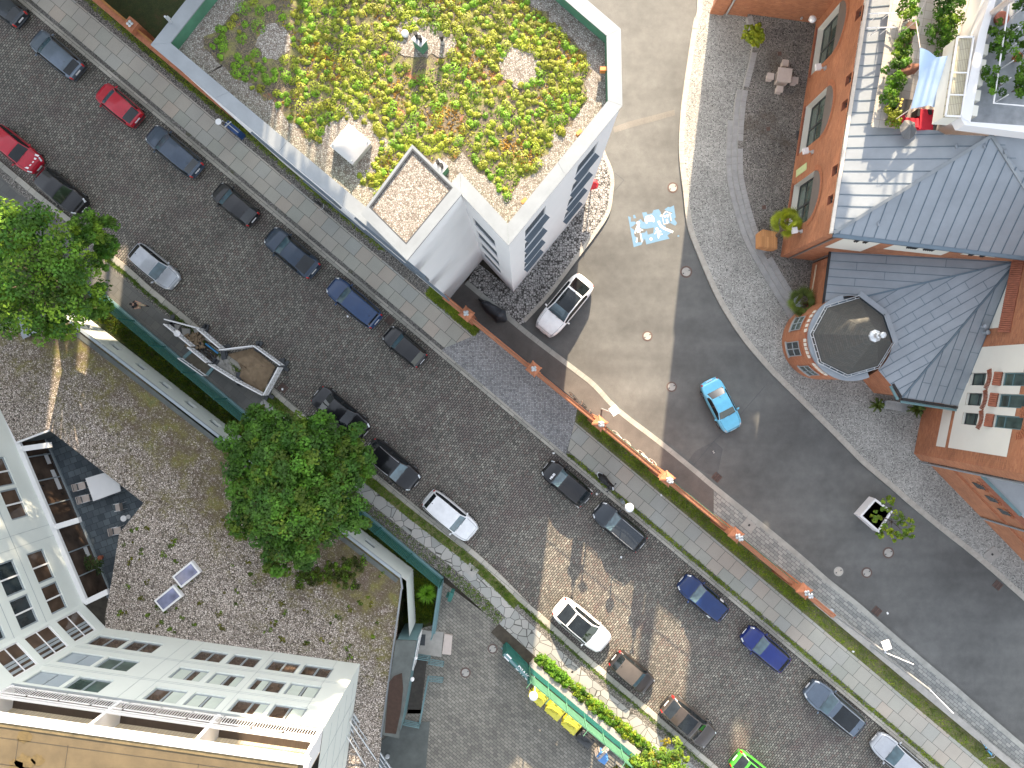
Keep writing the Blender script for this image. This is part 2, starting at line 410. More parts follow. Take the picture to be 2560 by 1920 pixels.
MT['glass_o'] = M_plain('opal_panel', (.3,.35,.38), .15, 0, .1, .6)
MT['carglass'] = M_glass('car_glass', (.008,.011,.013), .03, .45)
MT['carglass_sky'] = M_glass('car_glass_sky_reflection', (.06,.105,.125), .04, .6)  # teal sky reflection painted into the glass colour
MT['carglass_g'] = M_glass('car_glass_green', (.022,.034,.02), .04, .5)
MT['lamp_red'] = M_plain('red_lens', (.45,.012,.012), .15, 0, .1, 6, coat=1)
MT['lamp_clear'] = M_plain('clear_lens', (.55,.58,.6), .12, .3, .2, 6, coat=1)
MT['plate'] = M_plain('plate_white', (.72,.72,.72), .4, 0, .05, 6)
MT['bark'] = M_plain('bark', (.09,.07,.05), .9, 0, .4, 6)
MT['leaf_big'] = M_leaf('maple_leaves', (0.063,0.144,0.021))
MT['leaf_left'] = M_leaf('locust_leaves', (0.116,0.221,0.027))
MT['leaf_bright'] = M_leaf('hedge_leaves', (0.121,0.213,0.0223))
MT['leaf_dark'] = M_leaf('dark_leaves', (0.048,0.08,0.0192))
MT['leaf_plain'] = M_leaf('garden_leaves', (0.145,0.221,0.034))
MT['palm'] = M_leaf('palm_leaves', (0.221,0.26,0.0156))
MT['palm_d'] = M_leaf('palm_leaves_dark', (0.098,0.14,0.028))
MT['sedum'] = M_leaf('sedum', (.175,.235,.032), var=.3, trans=.15)
def M_gravelroof():
    m = M_cells('mossy_gravel_roof', [(.31,.265,.23), (.47,.41,.36), (.6,.535,.48), (.19,.155,.125), (.52,.455,.4)], .1, mcol=(.05,.04,.03), edge=.16, blot=.15)
    t = m.node_tree; b = t.nodes['Principled BSDF']; base = b.inputs['Base Color'].links[0].from_socket
    tc = N(t, 'ShaderNodeTexCoord'); sp = N(t, 'ShaderNodeSeparateXYZ'); t.links.new(tc.outputs['Object'], sp.inputs[0])
    co = tc.outputs['Object']
    # growth is heavier along the sheltered north-east side of the roof
    def mm(op, a, b_):
        n = N(t, 'ShaderNodeMath', operation=op)
        for i, v in enumerate((a, b_)):
            if isinstance(v, (int, float)): n.inputs[i].default_value = v
            else: t.links.new(v, n.inputs[i])
        return n.outputs[0]
    d_ = mm('ADD', mm('MULTIPLY', sp.outputs[0], .644*.055), mm('MULTIPLY', sp.outputs[1], .765*.055))
    f1 = noise(t, co, .55, 7, .72, .3); f2 = noise(t, co, 7.0, 4, .75); f3 = noise(t, co, 1.1, 4, .6)
    a = mm('ADD', mm('ADD', mm('MULTIPLY', f1, .9), mm('MULTIPLY', f2, .95)), mm('ADD', d_, -.06))
    fac = ramp(t, a, [(.6, 0), (.86, .9)])
    mossc = ramp(t, f3, [(.35, (.068,.043,.024)), (.5, (.078,.062,.022)), (.62, (.115,.10,.016)), (.72, (.075,.09,.018))])
    col = mixc(t, fac, base, mossc); t.links.new(col, b.inputs['Base Color'])
    return m
MT['gravelroof'] = M_gravelroof()
MT['pebble'] = M_cells('roof_pebbles', [(0.21,0.194,0.173), (0.293,0.274,0.238), (0.363,0.346,0.31), (0.14,0.108,0.0864), (0.321,0.302,0.274)], .075, mcol=(.09,.075,.06), edge=.16, blot=.1)
MT['substrate'] = M_cells('roof_substrate', [(.11,.09,.06), (.2,.155,.09), (.28,.22,.12), (.14,.09,.05)], .045, edge=.2, blot=.35, moss=[((.17,.17,.045), 1.6, .48, .62), ((.27,.10,.045), 1.1, .60, .68)])
MT['felt'] = M_plain('bitumen_felt', (0.099,0.0739,0.0383), .85, 0, .3, 1.0)
# ================================================================== GROUND
def gp(pts, z=0.0): return [G(x, y, z) for x, y in pts]
flat([(-320, -320), (320, -320), (320, 320), (-320, 320)], -.06, MT['earth'], 'ground')
KL = [(-260,182),(95,480),(202,564),(278,633),(327,671),(388,726),(480,801),(567,880),(683,968),(730,1008),(926,1170),(961,1199),(1054,1274),(1170,1363),(1248,1432),(1309,1494),(1375,1554),(1494,1660),(1630,1775),(1798,1920),(2050,2134)]
KLw = [Vector(G(*p)[:2]) for p in KL]
st_poly = [Vector(ST(-460, 4)[:2]), Vector(ST(3500, 4)[:2])]+[Vector((p.x, p.y)) for p in reversed(offset_line(KLw, -.02))]
flat(st_poly, 0.0, MT['setts'], 'street')
def kerb(name, line, wd, top, mat, side=1, bottom=-.05, stone=1.1, gap=.012):
    """a run of kerb stones along a world polyline; wd to the left (side=1) or right"""
    m = MB(); rnd = random.Random(5)
    a = line; b = offset_line(line, wd*side)
    acc = 0
    for i in range(len(a)-1):
        L = (a[i+1]-a[i]).length; n = max(1, int(round(L/stone)))
        for k in range(n):
            t0, t1 = k/n+gap/L/2, (k+1)/n-gap/L/2
            q = [a[i].lerp(a[i+1], t0), a[i].lerp(a[i+1], t1), b[i].lerp(b[i+1], t1), b[i].lerp(b[i+1], t0)]
            m.prism([(p.x, p.y) for p in q], bottom, top+rnd.uniform(-.006, .006))
    return structure(name, m, mat)
KRw = [Vector(ST(u, 0)[:2]) for u in range(-440, 3500, 44)]
kerb('kerb', KRw, 13/39.7, .13, MT['kerb'], 1)
KLs = smooth_line(KLw, 3)
kerb('kerb', KLs, .34, .13, MT['kerb'], -1)
def band_r(n0, n1, u0, u1, z, mat, name, n0b=None, n1b=None):
    flat([ST(u0, n0), ST(u1, n0b if n0b is not None else n0), ST(u1, n1b if n1b is not None else n1), ST(u0, n1)], z, mat, name)
# right-hand footway
flat([ST(-440, 13), ST(1270, 13), ST(1273, 22), ST(-440, 22)], .12, MT['mosaic_dark'], 'footway')
flat([ST(1676, 13), ST(3500, 13), ST(3500, 24), ST(1672, 24)], .12, MT['mosaic_dark'], 'footway')
flat([ST(-440, 22), ST(1273, 22), ST(1308, 90), ST(-440, 90)], .12, MT['slab'], 'footway')
flat([ST(1672, 24), ST(3500, 24), ST(3500, 96), ST(1640, 90)], .12, MT['slab'], 'footway')
flat([ST(-440, 90), ST(1308, 90), ST(1318, 122), ST(-440, 125)], .12, MT['gravel'], 'verge')
flat([ST(1640, 90), ST(3500, 96), ST(3500, 150), ST(1622, 122)], .12, MT['grass'], 'verge')
flat([ST(1270, 13), ST(1676, 13), ST(1640, 90), ST(1622, 122), ST(1318, 122), ST(1308, 90), ST(1273, 22)], .12, MT['mosaic'], 'driveway')
# asphalt road
K2 = [(1170,702),(1300,811),(1349,850),(1445,923),(1491,960),(1549,1021),(1647,1096),(1743,1174),(1783,1208),(1920,1318),(2015,1397),(2068,1444),(2149,1509),(2195,1550),(2296,1637),(2386,1712),(2426,1747),(2560,1862),(2900,2150)]
K3 = [(1746,-330),(1743,0),(1733,55),(1720,139),(1703,260),(1697,344),(1697,388),(1701,434),(1707,480),(1717,564),(1740,630),(1783,732),(1824,804),(1867,865),(1920,926),(1943,950),(2036,1041),(2105,1110),(2151,1157),(2221,1217),(2282,1270),(2363,1336),(2418,1379),(2490,1440),(2560,1503),(2950,1850)]
K4 = [(1490,300),(1511,376),(1529,420),(1535,450),(1533,480),(1523,535),(1488,590),(1442,651),(1375,740),(1314,806)]
K2w = [Vector(G(*p)[:2]) for p in K2]; K3w = [Vector(G(*p)[:2]) for p in K3]; K4w = [Vector(G(*p)[:2]) for p in K4]
K3s, K2s, K4s = smooth_line(K3w, 4), smooth_line(K2w, 3), smooth_line(K4w, 5)
road = [Vector(G(1420, -330)[:2])]+K3s+[Vector(G(2950, 2200)[:2])]+[p for p in reversed(smooth_line(K2w[1:], 3))]+[p for p in reversed(K4s)]+[Vector(G(1420, 300)[:2])]
flat(road, 0.0, MT['asphalt'], 'road')
kerb('kerb', K3s, .33, .13, MT['kerb_l'], 1, stone=1.2)
kerb('kerb', K2s, .31, .13, MT['kerb_g'], -1, stone=1.2)
kerb('kerb', K4s, .24, .13, MT['kerb_l'], -1, stone=1.0)
# patches and repaired joints in the road
def thin(name, pts, z, mat): return flat([G(*p) for p in pts], z, mat, name)
thin('road_patch', [(1532,318),(1575,303),(1630,289),(1686,274),(1688,288),(1640,302),(1580,318),(1536,332)], .004, MT['patch'])
thin('road_patch', [(1718,1155),(1738,1128),(1784,1103),(1806,1122),(1790,1190),(1762,1182)], .004, MT['patchd'])
def crack(pts, wd=.022, mat='dark_metal'):
    m = MB()
    for a, b in zip(pts[:-1], pts[1:]):
        a, b = G(*a, .006), G(*b, .006); t = (b-a).normalized(); nn = Vector((-t.y, t.x, 0))*wd/2
        m.face([a-nn, b-nn, b+nn, a+nn])
    structure('road_joint', m, MT[mat])
crack([(1735,1162),(1784,1104),(1806,1122),(1792,1190)]); crack([(1784,1104),(1830,1060),(1912,966)]); crack([(1536,432),(1560,450),(1536,478)])
# plots beside the buildings
plot = K4s+[Vector(G(*p)[:2]) for p in ((1300,811),(1170,702),(1197,660),(1282,726),(1460,514),(1458,387),(1458,300))]
flat(plot, .12, MT['plotcob'], 'paved_plot')
wall_l = [ST(u, 116+(u-1216)*.0148) for u in (1180, 1500, 1900, 2367, 2700, 3500)]
path1 = [G(1100,735), G(1170,702), G(1300,811), G(1349,850), G(1445,923), G(1491,960), G(1549,1021), G(1647,1096), G(1743,1174), G(1783,1208), G(1783,1290)]+[ST(u, 118+(u-1216)*.0148) for u in (1900, 1500, 1180)]
flat(path1, .12, MT['asphalt_path'], 'footpath')
path2 = [G(1783,1290), G(1783,1208), G(1920,1318), G(2015,1397), G(2068,1444), G(2149,1509), G(2195,1550), G(2296,1637), G(2386,1712), G(2426,1747), G(2560,1862), G(2900,2150)]+[ST(u, 118+(u-1216)*.0148) for u in (3500, 2700, 2367, 1960)]
flat(path2, .12, MT['pavers_s'], 'footpath')
# right-hand mosaic footway up to the houses, courtyard and steps
mos = K3s+[Vector(G(2950, -330)[:2])]
flat(mos, .115, MT['mosaic_light'], 'footway')
RL = [(1862,52),(1876,116),(1867,170),(1856,215),(1847,260),(1840,340),(1839,430),(1847,480),(1862,538),(1882,596),(1920,665),(1962,735),(2004,800)]
RLw = smooth_line([Vector(G(*p)[:2]) for p in RL], 5)
court = RLw+[Vector(G(*p)[:2]) for p in ((2120,860),(2120,20),(1870,20))]
flat(court, .45, MT['court'], 'courtyard')
kerb('courtyard_step', RLw, .32, .455, MT['step'], 1, stone=.95)
kerb('courtyard_step', offset_line(RLw, -.32)[17:], .318, .345, MT['step'], 1, stone=.95)
kerb('courtyard_step', offset_line(RLw, -.64)[23:], .318, .235, MT['step'], 1, stone=.95)
# left-hand footway
def band_l(i0, i1, d0, d1, z, mat, name):
    a = offset_line(KLw, -d0/39.7)[i0:i1+1]; b = offset_line(KLw, -d1/39.7)[i0:i1+1]
    flat(a+b[::-1], z, mat, name)
band_l(0, 8, 13, 30, .12, MT['gravel'], 'verge'); band_l(0, 8, 30, 96, .12, M_stones('grey_flags', [(.085,.085,.08),(.10,.10,.093),(.115,.112,.1)], (.5,.5), rot=AST, mortar=.008, mcol=(.05,.048,.042), blot=.25, bmp=.15), 'footway')
band_l(8, 15, 13, 36, .12, MT['grass'], 'verge'); band_l(8, 15, 36, 66, .12, MT['polyslab'], 'footway'); band_l(8, 15, 66, 96, .12, MT['gravel'], 'verge')
band_l(15, 20, 13, 36, .12, MT['gravel'], 'verge'); band_l(15, 20, 36, 88, .12, MT['polyslab'], 'footway'); band_l(15, 20, 88, 118, .12, MT['earth'], 'verge')
flat(gp([(1098,1446),(1248,1560),(1300,1620),(1660,1940),(1660,2200),(860,2200),(930,1600),(1090,1560)]), .08, MT['pavers'], 'yard')
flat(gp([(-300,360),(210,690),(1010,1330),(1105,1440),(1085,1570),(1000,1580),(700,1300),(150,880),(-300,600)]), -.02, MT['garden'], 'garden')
# earth above the old garden behind the wall, top left
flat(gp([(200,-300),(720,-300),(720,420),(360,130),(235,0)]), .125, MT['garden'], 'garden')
# ================================================================== WALLS WITH OPENINGS
def wall_mesh(m, A, B, z0, z1, holes=(), depth=.18, thick=None):
    """vertical wall skin A->B (outside on the right of A->B) with rectangular openings and reveals; uv in metres"""
    ux, uy = B[0]-A[0], B[1]-A[1]; L = hypot(ux, uy); ux /= L; uy /= L
    nx, ny = uy, -ux
    S = sorted(set([0, L]+[h[0] for h in holes]+[h[1] for h in holes])); Z = sorted(set([z0, z1]+[h[2] for h in holes]+[h[3] for h in holes]))
    S = [s for s in S if 0 <= s <= L]; Z = [z for z in Z if z0 <= z <= z1]
    pt = lambda s, z, d=0: (A[0]+ux*s-nx*d, A[1]+uy*s-ny*d, z)
    for i in range(len(S)-1):
        for j in range(len(Z)-1):
            sm, zm = (S[i]+S[i+1])/2, (Z[j]+Z[j+1])/2
            if any(h[0] < sm < h[1] and h[2] < zm < h[3] for h in holes): continue
            m.face([pt(S[i], Z[j]), pt(S[i+1], Z[j]), pt(S[i+1], Z[j+1]), pt(S[i], Z[j+1])], uv=[(S[i], Z[j]), (S[i+1], Z[j]), (S[i+1], Z[j+1]), (S[i], Z[j+1])])
    return pt
def reveals(m, A, B, holes, depth):
    ux, uy = B[0]-A[0], B[1]-A[1]; L = hypot(ux, uy); ux /= L; uy /= L
    nx, ny = uy, -ux
    pt = lambda s, z, d=0: (A[0]+ux*s-nx*d, A[1]+uy*s-ny*d, z)
    for s0, s1, a, b in [h[:4] for h in holes]:
        for q in (((s0,a),(s1,a)), ((s1,a),(s1,b)), ((s1,b),(s0,b)), ((s0,b),(s0,a))):
            (p, r), (p2, r2) = q
            m.face([pt(p, r), pt(p, r, depth), pt(p2, r2, depth), pt(p2, r2)], uv=[(0, 0), (0, depth), (1, depth), (1, 0)])
def wpt(A, B):
    ux, uy = B[0]-A[0], B[1]-A[1]; L = hypot(ux, uy); ux /= L; uy /= L
    nx, ny = uy, -ux
    return lambda s, z, d=0: Vector((A[0]+ux*s+nx*d, A[1]+uy*s+ny*d, z))      # d: outwards
def window(A, B, hole, parent, frame_mat, pane_mat, depth=.15, fr=.07, mull=(1,), trans=(), name='window', label=None):
    """frame mesh (part) with its pane (sub-part) set back in an opening"""
    s0, s1, z0, z1 = hole[:4]; p = wpt(A, B); m = MB()
    def bar(a, b, c, d_):   # s range, z range
        m_ = [p(a, c, -depth), p(b, c, -depth), p(b, d_, -depth), p(a, d_, -depth)]
        o_ = [q+(p(0, 0, .05)-p(0, 0, 0)) for q in m_]
        b_ = len(m.v); m.v += [tuple(q) for q in m_+o_]
        for f in ((7,6,5,4),(0,1,5,4),(1,2,6,5),(2,3,7,6),(3,0,4,7)): m.f.append([b_+i for i in f][::-1])
    bar(s0, s1, z0, z0+fr); bar(s0, s1, z1-fr, z1); bar(s0, s0+fr, z0+fr, z1-fr); bar(s1-fr, s1, z0+fr, z1-fr)
    n = mull[0]
    for k in range(1, n): x = s0+(s1-s0)*k/n; bar(x-fr*.6, x+fr*.6, z0+fr, z1-fr)
    for tz in trans: z = z0+(z1-z0)*tz; bar(s0+fr, s1-fr, z-fr*.4, z+fr*.4)
    o = m.build(name, frame_mat, parent)
    g = MB(); g.face([p(s0, z0, -depth+.012), p(s1, z0, -depth+.012), p(s1, z1, -depth+.012), p(s0, z1, -depth+.012)])
    WL[o.name] = WL[parent.name]
    g.build('pane', pane_mat, o)
    return o

# ================================================================== GREEN-ROOF BUILDING
ZR = 15.5
gb_c = [P(376,112,ZR), P(1016,649,ZR), P(1152,485,ZR), P(1271,614,ZR), P(1556,264,ZR), P(1552,72,ZR), P(1468,0,ZR), P(1100,-320,ZR), P(718,-320,ZR)]
gb_c = [Vector((p.x, p.y)) for p in gb_c]
gb = thing('apartment_building', 'white block with planted green roof and grey metal parapet', 'building', (gb_c[3].x, gb_c[3].y, 0))
gwall = MB(); grev = MB(); gfoot = inset_poly(gb_c, .06)
nG = len(gb_c)
# louvred windows on two faces
def gb_face(i): return gfoot[i], gfoot[(i+1) % nG]
def rows(A, B, c0, c1, zt, dz, h, n): return [(c0, c1, zt-k*dz-h, zt-k*dz) for k in range(n)]
gA, gB = gb_face(2)     # recess face, looking south-west
sA = onwall(640+1880*.28933, 480+268*.28933, gA, gB); sB = onwall(640+2070*.28933, 480+495*.28933, gA, gB)
gC, gD = gb_face(3)     # south-east face
holes2 = rows(gA, gB, .34, 1.8, 12.3, 2.75, 1.6, 4)
holes3 = rows(gC, gD, 1.1, 2.5, 13.9, 2.8, 1.65, 4)+rows(gC, gD, 4.65, 6.05, 13.9, 2.8, 1.65, 4)
for i in range(nG):
    A, B = gb_face(i)
    hs = {2: holes2, 3: holes3}.get(i, [])
    wall_mesh(gwall, A, B, 0, ZR-.02, hs); reveals(gwall, A, B, hs, .3)
gwo = gwall.build('wall', MT['white'], gb)
for (A, B, hs) in ((gA, gB, holes2), (gC, gD, holes3)):
    for h in hs:
        o = window(A, B, h, gb, MT['grey_metal'], MT['glass'], .27, .06, (2,))
        # louvre shutters: slats across the opening, standing a hand's breadth proud of the wall
        p = wpt(A, B); m = MB(); n = 13
        for k in range(n):
            s = h[0]+.06+(h[1]-h[0]-.12)*k/(n-1)
            m.beam(p(s, h[2]+.05, -.1), p(s, h[3]-.05, -.1), .05, .09, up=(p(0,0,1)-p(0,0,0)))
        m.beam(p(h[0], h[2]+.03, -.1), p(h[1], h[2]+.03, -.1), .1, .06); m.beam(p(h[0], h[3]-.03, -.1), p(h[1], h[3]-.03, -.1), .1, .06)
        WL[o.name] = WL[gb.name]; m.build('louvre', MT['louvre'], o)
        if A is gC:
            sl = MB(); sl.beam(p(h[0]-.05, h[2]-.03, .1), p(h[1]+.05, h[2]-.03, .1), .3, .04); sl.build('sill', MT['louvre'], o)
# narrow plinth panels seen along the street face
A, B = gb_face(0); p = wpt(A, B)
for s0, s1, z0, z1 in ((2.4, 7.4, 1.0, 2.2), (8.2, 11.6, 4.2, 5.6), (11.8, 14.5, 7.2, 8.6), (3.0, 8.0, 9.8, 11.2), (10.0, 14.0, 12.2, 13.4)):
    m = MB(); m.beam(p(s0, (z0+z1)/2, .05), p(s1, (z0+z1)/2, .05), .1, z1-z0); m.build('shutter_rail', MT['louvre'], gb)
# roof deck, parapet and coping
gin = inset_poly(gb_c, .58)
m = MB(); zi = ZR-.62
cop = MB(); pin = MB()
for i in range(nG):
    j = (i+1) % nG
    a, b, c, d_ = gb_c[i], gb_c[j], gin[j], gin[i]
    L = (b-a).length; n = max(1, int(round(L/3.4)))
    for k in range(n):
        t0, t1 = k/n, (k+1)/n; g_ = .004/L
        q = [a.lerp(b, t0+g_), a.lerp(b, t1-g_), d_.lerp(c, t1-g_), d_.lerp(c, t0+g_)]
        cop.prism([(v.x, v.y) for v in q], ZR-.06, ZR)
    pin.face([(d_.x, d_.y, zi), (c.x, c.y, zi), (c.x, c.y, ZR-.05), (d_.x, d_.y, ZR-.05)][::-1])
    pin.face([(gfoot[i].x, gfoot[i].y, ZR-.05), (gfoot[j].x, gfoot[j].y, ZR-.05), (c.x, c.y, ZR-.05), (d_.x, d_.y, ZR-.05)])
cop.build('coping', MT['coping'], gb); pin.build('parapet_upstand', MT['green_pale'], gb)
m = MB(); m.face([(v.x, v.y, zi) for v in gin]); m.build('roof', MT['substrate'], gb)
# gravel margin and gravel islands as sheets on the substrate
rk = random.Random(3)
def margin(poly, wd, z, skip=()):
    m = MB(); n = len(poly)
    inn = inset_poly(poly, wd)
    for i in range(n):
        if i in skip: continue
        j = (i+1) % n; L = (poly[j]-poly[i]).length; k = max(2, int(L/.5))
        pr = inn[i]
        outs = [poly[i].lerp(poly[j], t/k) for t in range(k+1)]
        ins = [inn[i].lerp(inn[j], t/k)+Vector((rk.uniform(-.25, .25), rk.uniform(-.25, .25)))*(0 if t in (0, k) else 1) for t in range(k+1)]
        for t in range(k): m.face([(outs[t].x, outs[t].y, z), (outs[t+1].x, outs[t+1].y, z), (ins[t+1].x, ins[t+1].y, z), (ins[t].x, ins[t].y, z)])
    return m
mg = margin(gin, .75, zi+.006)
def island(m, cx, cy, r, z, sq=1.0):
    c = P(cx, cy, z); n = 26
    m.face([(c.x+r*(1+rk.uniform(-.14, .14))*cos(2*pi*k/n)*sq, c.y+r*(1+rk.uniform(-.14, .14))*sin(2*pi*k/n), z) for k in range(n)])
for k, (cx, cy, r) in enumerate(((684,105,.72),(1040,95,.9),(1105,110,.55),(1300,165,.85),(1110,432,.6))): island(mg, cx, cy, r, zi+.014+.003*k)
c = P(876, 372, zi+.012); mg.face([(c.x+x, c.y+y, zi+.012) for x, y in ((-1.7,-.2),(-1.1,-1.2),(-.1,-1.75),(1.0,-1.0),(1.75,.2),(1.15,.7),(.1,2.0),(-.5,1.3),(-1.2,.9))])
mg.build('gravel_margin', MT['pebble'], gb)
# stair head with pebble roof
ZS = 16.25
sh = thing('rooftop_block', 'low white rooftop block with gravel top at street corner', 'roof block', P(1020, 500, 0))
sh_o = [Vector(P(x, y, ZS)[:2]) for x, y in ((1018,652),(1156,484),(1031,362),(902,536))]
sh_f = inset_poly(sh_o, .05); 
def edge_inset(poly, ds):
    n = len(poly); L = []
    for i in range(n):
        a, b = poly[i], poly[(i+1) % n]; t = (b-a).normalized(); cen = sum(poly, Vector((0, 0)))/n; nn = Vector((-t.y, t.x)); nn = nn if (cen-a).dot(nn) > 0 else -nn; L.append((a+nn*ds[i], t))
    out = []
    for i in range(n):
        (p, t), (q, u) = L[i-1], L[i]; k = ((q-p).x*u.y-(q-p).y*u.x)/(t.x*u.y-t.y*u.x); out.append(p+t*k)
    return out
sh_i = edge_inset(sh_o, (.42, .1, .1, .42))
m = MB(); 
m.prism([(v.x, v.y) for v in inset_poly(sh_o, .06)], ZR-.62, ZS-.05); m.build('wall', MT['white'], sh)
m = MB(); m.face([(v.x, v.y, ZS-.03) for v in reversed(sh_i)]); m.build('gravel_top', MT['pebble'], sh)
m = MB(); r2 = MB()
for i in (0, 3):
    j = (i+1) % 4
    m.prism([(v.x, v.y) for v in (sh_o[i], sh_o[j], sh_i[j], sh_i[i])], ZS-.06, ZS+.05)
sh_j = edge_inset(sh_o, (.47, .16, .16, .47))
for i in range(4):
    j = (i+1) % 4
    r2.prism([(v.x, v.y) for v in (sh_i[i], sh_i[j], sh_j[j], sh_j[i])], ZS-.05, ZS+.045)
for i in (1, 2):
    j = (i+1) % 4
    m.prism([(v.x, v.y) for v in (sh_o[i], sh_o[j], sh_i[j], sh_i[i])], ZS-.06, ZS+.05)
m.build('coping', MT['coping'], sh); r2.build('edge_shadow', MT['dark_metal'], sh)  # dark strip inside the rim stands for the parapet's inner shadow
# roof furniture
sk = thing('roof_skylight', 'white square dome skylight on the planted roof', 'skylight', P(876, 362, zi))
c = P(876, 360, zi+.45); hw = .6; ang = radians(-40)
m = MB(); m.box(c-Vector((0, 0, .24)), (hw*1.86, hw*1.86, .42), ang+radians(0)); m.build('curb', MT['steel'], sk)
m = MB(); b = []; R_ = Matrix.Rotation(ang, 3, 'Z'); nq = 8
for i in range(nq+1):
    for j in range(nq+1):
        x, y = (i/nq*2-1), (j/nq*2-1); zz = .26*(1-max(abs(x), abs(y))**1.5)
        m.v.append(tuple(c+R_ @ Vector((x*hw, y*hw, 0))+Vector((0, 0, zz))))
for i in range(nq):
    for j in range(nq): m.f.append([i*(nq+1)+j, (i+1)*(nq+1)+j, (i+1)*(nq+1)+j+1, i*(nq+1)+j+1])
m.build('dome', M_plain('opal_dome', (.42,.41,.4), .35, 0, .04, 2), sk, smooth=True)
for sx in (-1, 1):
    for sy in (-1, 1): m = MB(); m.box(c+R_ @ Vector((sx*.5, sy*.5, .06)), (.05, .05, .06), ang); m.build('latch', MT['grey_metal'], sk)

def vent_box(px, py, lab):
    v = thing('vent_chimney', lab, 'vent', P(px, py, zi)); c = P(px, py, zi)
    a = radians(-40); m = MB(); m.box(c+Vector((0, 0, .33)), (.46, .34, .66), a); m.build('casing', MT['green_pale'], v)
    m = MB(); m.box(c+Vector((0, 0, .68)), (.5, .38, .05), a); m.build('lid', MT['steel'], v)
    for k in (-1, 1):
        q = c+Vector((k*.1*cos(a), k*.1*sin(a), .7)); m = MB()
        m.lathe(q, [(.06, 0), (.06, .14), (.08, .15), (.08, .24), (.06, .25), (.06, .34), (.075, .35), (.075, .4)], 12); m.build('pipe', MT['black'], v, smooth=False)
vent_box(1054, 120, 'green metal vent box with two black pipes, near the middle of the planted roof')
vent_box(1106, 428, 'metal vent box with two black pipes beside the gravel stair head')
v = thing('vent_pipe', 'single black vent pipe standing in the sedum', 'vent', P(1107, 108, zi)); q = P(1107, 108, zi)
m = MB(); m.lathe(q, [(.09, 0), (.09, .3)], 12); m.build('sleeve', MT['steel'], v)
m = MB(); m.lathe(q, [(.075, .3), (.075, .45), (.1, .47), (.1, .7)], 12); m.build('pipe', MT['black'], v)
m = MB(); m.lathe(P(1013, 86, zi), [(.15, 0), (.15, .1), (.1, .16), (.02, .17)], 14)
solo('roof_drain', m, MT['white_metal'], 'small round white vent cap on pebbles of the planted roof', 'vent cap', P(1013, 86, zi), smooth=False)
for (x, y, a), lab in zip(((1507,176,0),(1447,334,40),(1310,504,40)), ('orange box fixed inside the parapet near its outer bend', 'orange box fixed inside the parapet halfway along the south-east side', 'orange box fixed inside the parapet next to the sharp south corner')):
    t_ = P(x, y, ZR-.3); m = MB(); m.box(t_, (.22, .12, .3), radians(a)); m.box(t_+Vector((0, 0, .16)), (.26, .15, .03), radians(a))
    solo('overflow_box', m, M_plain('orange_box', (.55,.2,.05), .5) if 'orange_box' not in bpy.data.materials else bpy.data.materials['orange_box'], lab, 'drain box', P(x, y, ZR-.45), 'orange drain boxes along the parapet')
m = MB(); q = P(427, 56, ZR); m.tube([q, q+Vector((0, 0, .45)), q+Vector((.12, -.03, .5)), q+Vector((.14, -.04, .36))], .045, 8)
solo('vent_spout', m, MT['steel'], 'small bent metal spout on the grey parapet, upper left', 'spout', q)

# ------------------------------------------------------------------ sedum
def leaf_mound(m, c, r, h, n, rnd, col, jit=.35, ls=.07):
    for _ in range(n):
        a = rnd.uniform(0, 2*pi); ct = rnd.random()**.6; st = sqrt(max(0, 1-ct*ct))
        R1 = 1+rnd.uniform(-.18, .18)
        nrm = Vector((cos(a)*st, sin(a)*st, ct))
        pc = Vector(c)+Vector((nrm.x*r*R1, nrm.y*r*R1, nrm.z*h*R1))
        nn = (nrm+Vector((rnd.uniform(-jit, jit), rnd.uniform(-jit, jit), rnd.uniform(-jit, jit)+.25))).normalized()
        x = nn.orthogonal().normalized(); th = rnd.uniform(0, 2*pi); x = (Matrix.Rotation(th, 3, nn) @ x); y = nn.cross(x)
        s = ls*rnd.uniform(.7, 1.3); k = rnd.uniform(.7, 1.3)
        cc = (col[0]*k, col[1]*k*rnd.uniform(.94, 1.06), col[2]*k)
        m.face([pc-x*s, pc-y*s*.7, pc+x*s, pc+y*s*.7], col=cc)
def inside(pt, poly):
    r = False; n = len(poly)
    for i in range(n):
        a, b = poly[i], poly[(i+1) % n]
        if (a[1] > pt[1]) != (b[1] > pt[1]) and pt[0] < (b[0]-a[0])*(pt[1]-a[1])/(b[1]-a[1])+a[0]: r = not r
    return r
rs = random.Random(21); m = MB(); sed_in = inset_poly(gin, .8); placed = []
excl = [(P(876,365,zi), 1.2), (P(684,105,zi), .72), (P(1054,125,zi), .8), (P(1107,112,zi), .4), (P(1300,165,zi), .7), (P(1106,428,zi), .65)]
shp = [(v.x, v.y) for v in inset_poly(sh_o, -.25)]
sedp = [(v.x, v.y) for v in sed_in]
def fld(q, a, b, c): return sin(q.x*a+1.7*sin(q.y*b+c))+sin(q.y*a*1.2+q.x*b+2*c)
tries = 0
